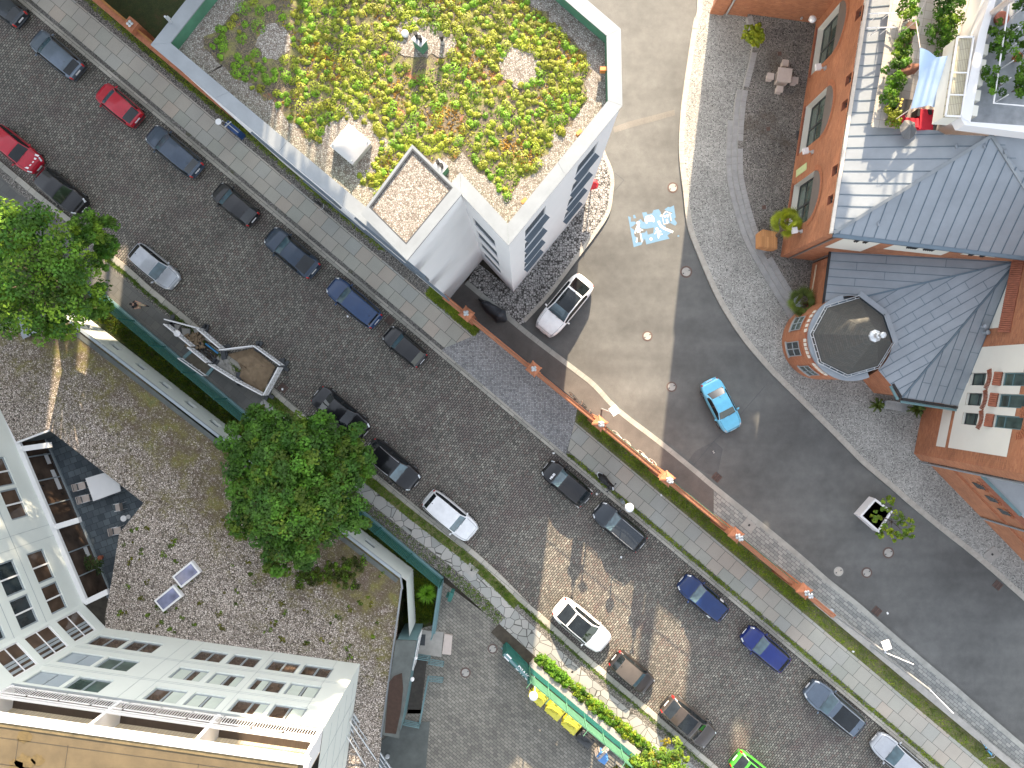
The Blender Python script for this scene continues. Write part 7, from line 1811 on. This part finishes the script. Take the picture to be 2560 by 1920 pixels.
# ---- street furniture on the upper footway
lb_ = thing('litter_bin', 'blue container with metal frame at the foot of the white block', 'container', P(578,318,.12)); m = MB(); a, b = P(565,306,1.0), P(596,332,1.0)
m.beam(a-Vector((0,0,.45)), b-Vector((0,0,.45)), .38, .85); m.build('body', M_plain('deep_blue_plastic', (.012,.05,.16), .5, 0, .15, 4), lb_); m = MB(); m.beam(a+Vector((0,0,.03)), b+Vector((0,0,.03)), .04, .05); m.beam(P(562,318,1.05), P(578,304,1.05), .05, .05); m.tube([P(560,305,.12), P(556,302,2.3)], .03, 6); m.build('frame', MT['steel'], lb_)
ts = thing('traffic_sign', 'small white sign on a pole beside the blue container', 'sign', P(553,305,.12)); m = MB(); m.tube([P(552,304,.12), P(548,300,2.3)], .03, 6); m.build('pole', MT['steel'], ts); m = MB(); m.lathe(P(546,304,2.3), [(.17, -.02), (.19, .0), (.17, .02)], 12); m.build('sign_plate', MT['plate'], ts)
# ---- two-wheelers
def bicycle(loc, ang, lab, mat, lean=.25, grp=None, tyre=None):
    t = thing('bicycle', lab, 'bicycle', loc, ang, grp); t.scale = (.85,)*3; R_ = Matrix.Rotation(lean, 3, 'X'); f = lambda x, y, z: tuple(R_ @ Vector((x, y, z)))
    for x in (-.52, .52):
        m = MB(); m.tube([f(x+.34*cos(2*pi*k/20), 0, .34+.34*sin(2*pi*k/20)) for k in range(21)], .022, 6, False); wl_ = m.build('wheel', tyre or MT['rubber'], t, local=True)
        m = MB(); [m.tube([f(x, 0, .34), f(x+.33*cos(2*pi*k/8), 0, .34+.33*sin(2*pi*k/8))], .005, 4) for k in range(8)]; m.build('spokes', MT['rim'], wl_, local=True)
    m = MB(); bb, st, hd = f(-.05,0,.3), f(-.22,0,.78), f(.36,0,.8)
    for a, b in ((bb, st), (bb, hd), (st, hd), (bb, f(-.52,0,.34)), (f(-.18,0,.7), f(-.52,0,.34)), (hd, f(.52,0,.34))): m.tube([a, b], .022, 6)
    m.build('frame', mat, t, local=True); m = MB(); m.tube([f(.33,0,.8), f(.32,0,1.0)], .018, 6); m.tube([f(.2,.3,1.02), f(.34,.1,1.0), f(.34,-.1,1.0), f(.2,-.3,1.02)], .016, 6); m.build('handlebar', MT['rim'], t, local=True)
    m = MB(); m.tube([f(-.36,0,.9), f(-.12,0,.9)], [.09, .03], 8); m.tube([f(-.22,0,.78), f(-.23,0,.9)], .015, 6); m.build('saddle', MT['black'], t, local=True); return t
wa_ = ST(1700, 130, .12); ga_ = 'bicycles leaning on the brick wall railing'
def onpath(px, py, z=.5): v = P(px, py, z); v.z = .12; return v
bicycle(onpath(1447,998), radians(-41), 'dark green bicycle leaning on the railing, uppermost of the row', MT['dark_metal'], .2, ga_); bicycle(onpath(1466,1020), radians(-41), 'black bicycle leaning on the railing just left of the pier with a lamp', MT['black'], .2, ga_)
bicycle(onpath(1557,1093), radians(-39), 'white bicycle leaning on the railing, first after the sunny pier', MT['white_metal'], .35, ga_, MT['stone_t']); bicycle(onpath(1582,1117), radians(-42), 'pale bicycle leaning on the railing in the middle of the sunny group', MT['white_metal'], .3, ga_, MT['stone_t']); bicycle(onpath(1621,1142), radians(-38), 'white bicycle with dark rear wheel reaching into the shade', MT['white_metal'], .35, ga_, MT['stone_t'])
bicycle(onpath(2475,1866), radians(-48), 'light blue bicycle at the low wall, lower right corner', M_plain('sky_blue', (.08,.35,.6), .4, 0, .1, 4), .5)
v = P(808,515,.4); v.z = .12; bicycle(v, radians(-44), 'black bicycle parked at the foot of the white block', MT['black'], .15)
sc = thing('scooter', 'black motor scooter parked on the granite footway', 'scooter', (P(1514,1203,.12)), radians(-47)); sc.scale = (.83,)*3
m = MB(); m.tube([(-.85,0,.55), (-.6,0,.62), (-.3,0,.6), (0,0,.4), (.3,0,.38), (.5,0,.7), (.62,0,.85)], [.14, .27, .29, .24, .22, .24, .1], 12); m.build('body', MT['black'], sc, local=True, smooth=True)
m = MB(); m.tube([(-.75,0,.78), (-.45,0,.82), (-.1,0,.76)], [.15, .24, .18], 10); m.build('seat', MT['rubber'], sc, local=True, smooth=True)
m = MB(); m.tube([(-.95,.1,.7), (-.7,.2,.72), (-.3,.22,.7)], .02, 6); m.tube([(-.95,-.1,.7), (-.7,-.2,.72), (-.3,-.22,.7)], .02, 6); m.box((-.98,0,.62), (.05,.22,.2)); m.build('grab_rail', MT['steel'], sc, local=True)
for x in (-.6, .62):
    m = MB(); m.tube([(x+.2*cos(2*pi*k/16), 0, .22+.2*sin(2*pi*k/16)) for k in range(17)], .055, 6, False); m.build('wheel', MT['rubber'], sc, local=True)
m = MB(); m.tube([(.45,.36,1.0), (.52,.15,.98), (.52,-.15,.98), (.45,-.36,1.0)], .02, 6); m.build('handlebar', MT['black'], sc, local=True)
for sy in (-1, 1): m = MB(); m.tube([(.5,sy*.28,1.0), (.42,sy*.42,1.15)], .01, 5); m.lathe((.42, sy*.42, 1.15), [(.02,0),(.07,.02),(.02,.04)], 8); m.build('mirror', MT['black'], sc, local=True)
m = MB(); m.lathe((.68,0,.78), [(.02,-.05),(.08,0),(.02,.05)], 10); m.lathe((.55,.08,.98), [(.02,-.02),(.06,.02),(.02,.04)], 8); m.build('headlight', MT['lamp_clear'], sc, local=True)
cm = thing('covered_motorcycle', 'motorcycle under a dark grey tarpaulin on the shaded footpath', 'motorcycle', P(1235,778,.12), radians(-38)); m = MB(); n1, n2 = 14, 10
for i in range(n1+1):
    x = -1.0+2.0*i/n1; hgt = interp([(-1.0,.25),(-.8,.62),(-.35,.7),(.2,.85),(.5,1.0),(.75,.75),(1.0,.3)], x); wd = interp([(-1.0,.12),(-.6,.3),(.3,.38),(.55,.5),(.8,.25),(1.0,.1)], x)
    for j in range(n2+1):
        a = pi*j/n2; k = 1+.08*sin(5*x+3*a); m.v.append((x, wd*cos(a)*k, .02+hgt*sin(a)**.8*k))
for i in range(n1):
    for j in range(n2): m.f.append([i*(n2+1)+j, i*(n2+1)+j+1, (i+1)*(n2+1)+j+1, (i+1)*(n2+1)+j])
m.build('tarpaulin', M_plain('tarpaulin', (.035,.04,.048), .6, 0, .25, 4), cm, local=True, smooth=True)
m = MB(); m.tube([(-.95+.22*cos(2*pi*k/16), 0, .25+.22*sin(2*pi*k/16)) for k in range(17)], .06, 6, False); m.build('wheel', MT['rubber'], cm, local=True)
# ---- road works on the left footway
def Y(x, y): return (380+x*340/1269, 760+y*340/1269)
def barrier(a, b, lab, grp='white road works barriers', h=1.0, z=.12):
    A, B = P(*Y(*a), .9), P(*Y(*b), .9); A.z = B.z = z; t = thing('barrier', lab, 'barrier', (A+B)/2, group=grp); zz = Vector((0,0,1))
    m = MB(); m.beam(A+zz*.95, B+zz*.95, .07, .16); m.beam(A+zz*.65, B+zz*.65, .05, .2); m.beam(A+zz*.25, B+zz*.25, .05, .2); m.build('rails', MT['white_metal'], t); m = MB(); k = int((B-A).length/.22)
    for i in range(k+1): v = A.lerp(B, i/max(1, k)); m.beam(v+zz*.2, v+zz*.9, .05, .03)
    m.build('slats', M_plain('barrier_grey', (.3,.3,.3), .5, 0, .2, 5) if 'barrier_grey' not in bpy.data.materials else bpy.data.materials['barrier_grey'], t)
    for v in (A, B): m = MB(); m.box(v+zz*.06, (.22, .7, .12), atan2((B-A).y, (B-A).x)); m.build('foot', MT['dark_metal'], t)
barrier((130,145),(455,232),'barrier at the trench, thin end pointing to the walking person'); barrier((425,225),(645,415),'barrier along the kerb side of the trench'); barrier((640,430),(950,392),'barrier between trench and sand heap on the street side'); barrier((955,390),(1205,572),'barrier along the street side of the sand heap'); barrier((1190,592),(1050,852),'barrier at the lower right end of the sand heap'); barrier((1040,850),(790,718),'barrier on the footway side of the sand heap, lower half'); barrier((785,715),(540,562),'barrier on the footway side of the sand heap, upper half')
barrier((520,548),(345,405),'barrier along the footbridge side of the trench'); barrier((375,395),(125,188),'slotted barrier carrying the round warning beacon')
b_ = P(443,833.5,1.2); t = thing('warning_beacon', 'round white warning lamp on the slotted barrier', 'warning lamp', (b_.x, b_.y, 1.1)); m = MB(); m.lathe((b_.x, b_.y, 1.1), [(.1, 0), (.2, .08), (.2, .14), (.15, .18), (.08, .22), (.03, .24)], 20); m.build('lens', MT['white_metal'], t)
m = MB(); m.lathe((b_.x, b_.y, 1.18), [(.205, 0), (.205, .03)], 20); m.build('ring', MT['stone_t'], t)
def patch(nm, lab, cat, pts, z, mat, dz, seed, kind='stuff'):
    rr = random.Random(seed); w_ = [P(*Y(*p), z) for p in pts]; c = sum(w_, Vector())/len(w_); m = MB(); R_ = 7; n = len(w_)
    ring = []
    for k in range(R_+1):
        t = k/R_; row = []
        for i in range(n*3):
            a, b = w_[i//3], w_[(i//3+1) % n]; e = a.lerp(b, (i % 3)/3); v = c.lerp(e, t); v.z = z+dz*(1-t**2)+(rr.uniform(-.05,.05) if k < R_ else 0); row.append(m.vert(v))
        ring.append(row)
    for k in range(R_):
        for i in range(n*3): j = (i+1) % (n*3); m.f.append([ring[k][i], ring[k+1][i], ring[k+1][j], ring[k][j]])
    return tag(m.build(nm, mat, loc=c, smooth=False), lab, cat, kind=kind)
patch('sand_heap', 'flat heap of brown excavated sand inside the barriers', 'sand', ((700,470),(945,412),(1150,585),(1035,830),(800,715),(830,600),(790,520)), .14, MT['sand'], .3, 1)
patch('trench', 'dark open trench floor between the barriers', 'trench', ((300,400),(420,240),(640,430),(600,510),(560,560),(430,440)), .135, MT['soil'], -.01, 2)
patch('rubble_heap', 'heap of broken stone and rubble at the upper end of the trench', 'rubble', ((290,300),(400,260),(500,320),(430,410),(370,400)), .14, MT['sand'], .25, 3)
rr = random.Random(6)
m = MB()
for k in range(46): m.box(P(*Y(rr.uniform(310,480), rr.uniform(270,410)), .3+rr.uniform(0,.15)), (rr.uniform(.1,.3), rr.uniform(.06,.2), .08), rr.uniform(0,3))
tag(m.build('rubble', MT['sand'], loc=P(*Y(395,340), .2)), 'loose broken stones on the rubble heap', 'rubble', kind='stuff')
for q, lab in ((((275,225),(350,230),(350,290),(285,290)), 'grey stone slab lying at the upper end of the trench'), (((205,190),(265,195),(240,240),(215,225)), 'grey slab corner beside the thin barrier end'), (((385,235),(430,235),(435,270),(400,285)), 'pale slab beside the rubble at the kerb')):
    m = MB(); m.prism([tuple(P(*Y(*p), .3)[:2]) for p in q], .14, .3); solo('stone_slab', m, MT['concrete'], lab, 'slab', P(*Y(*q[0]), .14), 'loose slabs at the road works')
m = MB(); m.tube([P(*Y(500,370), .22), P(*Y(615,460), .22)], .06, 8); solo('blue_pipe', m, M_plain('blue_pipe', (.03,.2,.4), .4, 0, .1, 5), 'blue water pipe lying in the open trench', 'pipe', P(*Y(555,415), .16))
for k, (a, b) in enumerate((((455,420),(575,525)), ((480,410),(590,505)), ((430,440),(560,545)))):
    m = MB(); m.tube([P(*Y(*a), .18), P(*Y(*b), .18)], .035, 6); solo('cable', m, MT['black'], ('dark cable in the trench, next to the blue pipe', 'dark cable in the middle of the trench', 'dark cable on the footbridge side of the trench')[(1, 0, 2)[k]], 'cable', P(*Y(*a), .15))
fb = thing('footbridge_plate', 'brown footbridge plate with blue-grey ends over the trench', 'footbridge', P(*Y(440,550), .12)); q = [P(*Y(*p), .2) for p in ((368,440),(580,585),(510,668),(300,502))]; m = MB(); m.prism([tuple(v[:2]) for v in q], .14, .2); m.build('deck', M_plain('brown_deck', (.1,.085,.06), .8, 0, .3, 4), fb)
for i in (0, 2): a, b = (q[1], q[2]) if i == 0 else (q[3], q[0]); m = MB(); m.beam(a+Vector((0,0,.03)), b+Vector((0,0,.03)), .2, .05); m.build('ramp_edge', MT['teal'], fb)
m = MB(); a, b = P(*Y(240,505), .95), P(*Y(470,668), .95); m.beam(a, b, .05, .07); m.beam(a-Vector((0,0,.5)), b-Vector((0,0,.5)), .05, .05)
for k in range(4): v = a.lerp(b, k/3); m.beam(v, v-Vector((0,0,.8)), .05, .05)
m.build('handrail', MT['white_metal'], fb)
patch('concrete_debris', 'pale broken concrete between trench and sand heap', 'rubble', ((565,540),(620,480),(700,500),(770,600),(790,690),(720,640)), .135, MT['concrete'], .06, 8)
for x, y, lab in ((1222,560,'dark recycled base block outside the sand heap'),(670,465,'dark base block at the barrier joint'),(815,690,'dark base block on the footway side')):
    m = MB(); m.box(P(*Y(x, y), .19), (.32, .72, .14), .15); m.box(P(*Y(x, y), .28), (.2, .5, .06), .15); solo('base_block', m, MT['dark_metal'], lab, 'base block', P(*Y(x, y), .12))
# ---- the walking person
def person(loc, ang):
    t = thing('person', 'person walking on the left footway in black top and beige trousers, arm bent', 'person', loc, ang); t.scale = (.86,)*3
    def skin(name, nodes, edges, mat, root=0, sub=2):
        me = bpy.data.meshes.new(name); me.from_pydata([n[0] for n in nodes], edges, []); o = bpy.data.objects.new(name, me); COL.objects.link(o)
        md = o.modifiers.new('skin', 'SKIN'); 
        for v, n in zip(me.skin_vertices[0].data, nodes): v.radius = n[1] if isinstance(n[1], tuple) else (n[1], n[1])
        me.skin_vertices[0].data[root].use_root = True; s = o.modifiers.new('sub', 'SUBSURF'); s.levels = sub; s.render_levels = sub
        dg = bpy.context.evaluated_depsgraph_get(); m2 = bpy.data.meshes.new_from_object(o.evaluated_get(dg)); bpy.data.objects.remove(o)
        for p in m2.polygons: p.use_smooth = True
        m2.materials.clear(); m2.materials.append(mat); o2 = bpy.data.objects.new(name, m2); COL.objects.link(o2); o2.parent = t; return o2
    sk_ = M_plain('skin', (.45,.26,.18), .6, 0, .06, 6)
    body = [((0,0,.95),(.14,.11)), ((0,0,1.12),(.13,.10)), ((0,0,1.32),(.17,.11)), ((0,0,1.45),(.09,.08)), ((.01,0,1.53),.052), ((.03,0,1.64),(.082,.095)), ((.03,0,1.73),(.06,.07)),
            ((0,.2,1.40),.058), ((-.1,.25,1.14),.045), ((.1,.24,.98),.036), ((.17,.22,.96),.03), ((0,-.2,1.40),.058), ((.03,-.26,1.14),.045), ((.25,-.16,1.10),.036), ((.32,-.13,1.11),.03),
            ((0,.1,.88),.085), ((.16,.1,.5),.06), ((.1,.1,.1),.042), ((.28,.1,.04),.034), ((0,-.1,.88),.085), ((-.02,-.1,.5),.06), ((-.3,-.1,.16),.042), ((-.2,-.1,.04),.034)]
    ed = [(0,1),(1,2),(2,3),(3,4),(4,5),(5,6),(2,7),(7,8),(8,9),(9,10),(2,11),(11,12),(12,13),(13,14),(0,15),(15,16),(16,17),(17,18),(0,19),(19,20),(20,21),(21,22)]
    b = skin('body', body, ed, sk_)
    for sy, hx in ((1, (.17,.22,.96)), (-1, (.32,-.13,1.11))):
        m = MB()
        for k, (dy, L_) in enumerate(((-.027,.065),(-.009,.078),(.009,.074),(.027,.06))): m.tube([(hx[0]+.02, hx[1]+dy, hx[2]), (hx[0]+.02+L_*.6, hx[1]+dy*1.1, hx[2]-.01), (hx[0]+.02+L_, hx[1]+dy*1.1, hx[2]-.035)], [.0095, .009, .007], 6)
        m.tube([(hx[0], hx[1]-sy*.03, hx[2]), (hx[0]+.03, hx[1]-sy*.055, hx[2]-.01), (hx[0]+.06, hx[1]-sy*.055, hx[2]-.02)], [.011, .010, .008], 6); m.build('hand', sk_, t, local=True, smooth=True)
    skin('shirt', [((0,0,1.0),(.15,.12)), ((0,0,1.14),(.145,.115)), ((0,0,1.33),(.185,.125)), ((0,0,1.44),(.1,.09)), ((0,.2,1.41),.07), ((-.05,.24,1.26),.062), ((0,-.2,1.41),.07), ((.02,-.24,1.26),.062)], [(0,1),(1,2),(2,3),(2,4),(4,5),(2,6),(6,7)], M_plain('black_cloth', (.015,.015,.017), .9, 0, .2, 6))
    skin('trousers', [((0,0,1.0),(.145,.115)), ((0,.1,.86),.105), ((.16,.1,.5),.085), ((.1,.1,.16),.075), ((0,-.1,.86),.105), ((-.02,-.1,.5),.085), ((-.27,-.1,.2),.075)], [(0,1),(1,2),(2,3),(0,4),(4,5),(5,6)], M_plain('beige_cloth', (.45,.36,.24), .9, 0, .12, 6))
    skin('hair', [((.0,0,1.70),(.085,.09)), ((.03,0,1.76),(.075,.08)), ((-.05,0,1.62),(.06,.08)), ((-.06,0,1.52),(.045,.06))], [(1,0),(0,2),(2,3)], M_plain('dark_hair', (.012,.01,.009), .7, 0, .2, 10))
    m = MB(); m.tube([(.105,0,1.66), (.135,0,1.63), (.11,0,1.615)], [.012, .017, .012], 6); m.build('nose', sk_, t, local=True, smooth=True)
    for sy in (1, -1):
        m = MB(); m.tube([(.03,sy*.085,1.68), (.02,sy*.1,1.655), (.035,sy*.088,1.62)], [.012, .018, .01], 6); m.build('ear', sk_, t, local=True, smooth=True)
        m = MB(); m.lathe((.108, sy*.034, 1.665), [(.004,-.01),(.013,0),(.004,.01)], 8); m.build('eye', MT['plate'], t, local=True)
    m = MB(); m.tube([(.112,-.025,1.585), (.118,0,1.583), (.112,.025,1.585)], .006, 5); m.build('mouth', M_plain('lips', (.3,.1,.09), .5, 0, .05, 9), t, local=True)
    for (x, y, z) in ((.28,.1,.04), (-.22,-.1,.1)):
        m = MB(); m.tube([(x-.17,y,z+.03), (x-.05,y,z+.02), (x+.09,y,z)], [.045, .05, .035], 8); m.build('shoe', MT['black'], t, local=True, smooth=True)
    return t
pf = P(363, 767, 0); person((pf.x, pf.y, .12), radians(-15))
# ---- litter scraps
for x, y, lab in ((869,791,'white paper scrap on the setts beside the blue estate'),(1492,1235,'white cup on the setts behind the lettered hatchback'),(1384,1133,'white paper at the kerb above the lettered hatchback'),(1653,1238,'white paper scrap on the granite slabs'),(2133,1629,'white scrap on the mossy strip at the low wall'),(2219,1533,'small pale leaf on the asphalt beside the drain grate'),(706,973,'white scrap beside the street drain'),(1553,1393,'white scrap on the setts behind the dark estate')):
    m = MB(); m.box(P(x, y, .14 if x in (1653,2133) else .03), (.13, .1, .04), x*.1); solo('paper_scrap', m, MT['plate'], lab, 'litter', P(x, y, .12 if x in (1653,2133) else 0))
# red object by the white block
m = MB(); c = P(1482,463,1.2); m.lathe((c.x, c.y, .12), [(.04, 0), (.04, 1.2), (.05, 1.25), (.3, 1.4), (.34, 1.3), (.03, 1.75)], 8); solo('red_parasol', m, M_plain('red_cloth', (.5,.03,.04), .8, 0, .15, 4), 'closed red parasol beside the white block', 'parasol', (c.x, c.y, .12))
# ---- roof terrace furniture
sl = thing('shade_sail', 'pale blue shade sail stretched over the roof terrace', 'shade sail', P(2340,200,9.4))
crn = [P(2300,119,10.6), P(2390,140,10.3), P(2362,277,9.7), P(2277,272,9.6)]; m = MB(); n = 14
for i in range(n+1):
    for j in range(n+1):
        u, v = i/n, j/n; q = crn[0].lerp(crn[1], u).lerp(crn[3].lerp(crn[2], u), v); cx = .5-abs(u-.5); cy = .5-abs(v-.5)
        pull = (sum(crn, Vector())/4-q)*(.16*(1-min(1, 4*min(cx, cy)*2))*(1-abs(2*max(abs(u-.5), 0) if cx > cy else 2*abs(v-.5))))
        q = q+pull*(1 if min(cx, cy) < .3 else .4)+Vector((0,0,.06*sin(9*u+4*v)*(1-v)-.25*cx*cy)); m.v.append(tuple(q))
for i in range(n):
    for j in range(n): m.f.append([i*(n+1)+j, i*(n+1)+j+1, (i+1)*(n+1)+j+1, (i+1)*(n+1)+j])
m.build('sail', M_plain('sail_cloth', (.42,.55,.72), .8, 0, .06, 1.5), sl, smooth=True)
for a, b in ((crn[0], P(2290,53,10.0)), (P(2290,53,10.0), P(2320,-10,10.6)), (crn[3], P(2240,298,9.0)), (P(2290,53,10.0), P(2262,75,9.2))): m = MB(); m.tube([a, b], .022, 6); m.build('rope', MT['stone_t'], sl)
t = thing('lounge_set', 'red corner lounge with black panels under the sail', 'lounge', P(2310,305,TZ)); redc = M_plain('red_cushion', (.5,.012,.03), .7, 0, .12, 3)
for q in (((2240,285),(2262,285),(2264,303),(2240,306)), ((2262,293),(2297,296),(2297,318),(2264,316)), ((2302,272),(2336,274),(2332,326),(2298,322))): m = MB(); m.prism([tuple(P(x, y, 8.8)[:2]) for x, y in q], TZ, 8.8); m.build('cushion', redc, t)
for q in (((2320,273),(2330,274),(2330,286),(2322,286)), ((2336,276),(2362,278),(2352,300),(2334,315)), ((2294,272),(2301,272),(2299,290),(2292,290))): m = MB(); m.prism([tuple(P(x, y, 8.83)[:2]) for x, y in q], TZ, 8.84); m.build('panel', MT['black'], t)
m = MB(); c = P(2268,320,8.9)
for k in range(9): a, b = k*.7, (k+1)*.7; m.face([c+Vector((0,0,.3)), c+Vector((.42*cos(a), .5*sin(a)-.1, .02+.1*(k % 2))), c+Vector((.42*cos(b), .5*sin(b)-.1, .02+.1*((k+1) % 2)))])
solo('grey_blanket', m, M_plain('grey_cloth', (.12,.12,.12), .9, 0, .2, 4), 'crumpled grey cover hanging over the lounge railing', 'blanket', c)
m = MB(); m.prism([tuple(P(x, y, 9.0)[:2]) for x, y in ((2242,246),(2283,248),(2270,283),(2241,282))], TZ, 8.95); solo('black_sideboard', m, MT['black'], 'black low cabinet with small yellow lights beside the sail', 'cabinet', P(2262,265,TZ))
for k, (x, y) in enumerate(((2254,250),(2251,258),(2249,266))): m = MB(); m.lathe(P(x, y, 8.96), [(.05, 0), (.07, .06), (.05, .1)], 10); solo('candle_glass', m, M_plain('amber_glass', (.5,.4,.12), .3, 0, .1, 8) if 'amber_glass' not in bpy.data.materials else bpy.data.materials['amber_glass'], ('uppermost','middle','lowest')[k]+' of three amber glasses on the black cabinet', 'glass', P(x, y, 8.95), 'amber glasses on the black cabinet')
m = MB(); m.prism([tuple(P(x, y, 8.9)[:2]) for x, y in ((2276,50),(2300,55),(2290,72),(2280,120),(2262,118),(2268,80))], 8.7, 8.8); m.prism([tuple(P(x, y, 9.2)[:2]) for x, y in ((2276,50),(2300,55),(2292,70),(2270,68))], 8.8, 9.1); solo('sun_lounger', m, M_plain('dark_wood', (.09,.045,.025), .6, 0, .3, 5), 'dark wooden lounger on the roof terrace', 'lounger', P(2280,85,TZ))
m = MB(); m.tube([P(2245,185,9.0), P(2262,178,8.7), P(2282,172,8.7), P(2305,162,9.1)], [.05, .25, .28, .05], 10); solo('hammock', m, M_plain('brown_hammock', (.2,.085,.05), .9, 0, .4, 5), 'brown hammock slung across the terrace beside the sail', 'hammock', P(2275,175,8.6), smooth=True)
t = thing('roof_rail_bracket', 'white double rail bracket on the metal roof beside the planters', 'bracket', P(2205,50,8))
for y in (34, 70): m = MB(); m.tube([P(2172-(y-34)*.15,y,8.4), P(2242,y-2,8.7)], .03, 6); m.build('rail', MT['white_metal'], t)
for x, y in ((2180,40),(2206,38),(2176,78),(2200,76)): m = MB(); m.tube([P(x, y+10, 7.7), P(x+16, y-3, 8.4)], .022, 6); m.build('strut', MT['white_metal'], t)
t = thing('terrace_railing', 'white terrace railing running round the upper roof garden', 'railing', P(2500,200,10.2))
for z in (10.6, 10.9, 11.2): m = MB(); m.tube([P(2522,10,z), P(2484,258,z), P(2600,268,z)], .025 if z < 11 else .04, 6); m.build('rail', MT['white_metal'], t)
for k in range(7): a = P(2522,10,10.2).lerp(P(2484,258,10.2), k/6); m = MB(); m.beam(a, a+Vector((0,0,1.0)), .04, .04); m.build('post', MT['white_metal'], t)
m = MB(); m.tube([P(2464,45,10.3), P(2530,-5,12.5)], .13, 10); solo('flue_pipe', m, MT['stone_t'], 'pale slanting flue pipe rising from the roof at the top right', 'flue', P(2464,45,10.25), smooth=False)
m = MB(); m.lathe(P(2499,50,10.25), [(.3, 0), (.34, .2), (.28, .22)], 18); solo('fire_bowl', m, M_plain('red_clay', (.3,.09,.05), .7, 0, .2, 5), 'round reddish bowl behind the terrace rails', 'bowl', P(2499,50,10.25))
m = MB(); m.lathe(P(2537,147,10.25), [(.15, 0), (.2, .25), (.2, .28)], 16); solo('orange_pot', m, M_plain('orange_clay', (.45,.16,.04), .7, 0, .2, 5), 'small orange pot on the upper roof terrace', 'pot', P(2537,147,10.25))
m = MB(); m.lathe(P(247,1425,.1), [(.2, 0), (.32, .5), (.32, .55), (.28, .5)], 20); solo('plant_tub', m, MT['black'], 'big dark tub in the lower corner of the sunken terrace', 'tub', P(247,1425,.1), smooth=False)
m = MB(); m.lathe(P(256,1392,.1), [(.1, 0), (.15, .25), (.15, .28)], 14); solo('clay_pot', m, bpy.data.materials['red_clay'], 'small red clay pot beside the dark tub', 'pot', P(256,1392,.1))
m = MB(); rr = random.Random(2)
t = thing('olive_tree', 'small grey-green tree in the dark tub on the sunken terrace', 'tree', P(247,1425,.6)); m.tube([P(247,1425,.6), P(240,1415,1.5)], .04, 6); m.build('trunk', MT['bark'], t); m = MB()
for k in range(9): leaf_mound(m, P(238+rr.uniform(-24,14), 1412+rr.uniform(-20,18), 1.8+rr.uniform(-.3,.3)), .22, .18, 50, rr, (.7,.75,.6), .9, .05)
m.build('crown', MT['leaf_dark'], t)
# ================================================================== TRUE SIZE
# everything above is laid out at 1 : 1.2; bring the whole place, camera included, to full size
K_ = 1.2
for o in list(SC.objects):
    if o.parent is None:
        o.location = o.location*K_
        if o.type not in ('CAMERA', 'LIGHT'): o.scale = o.scale*K_
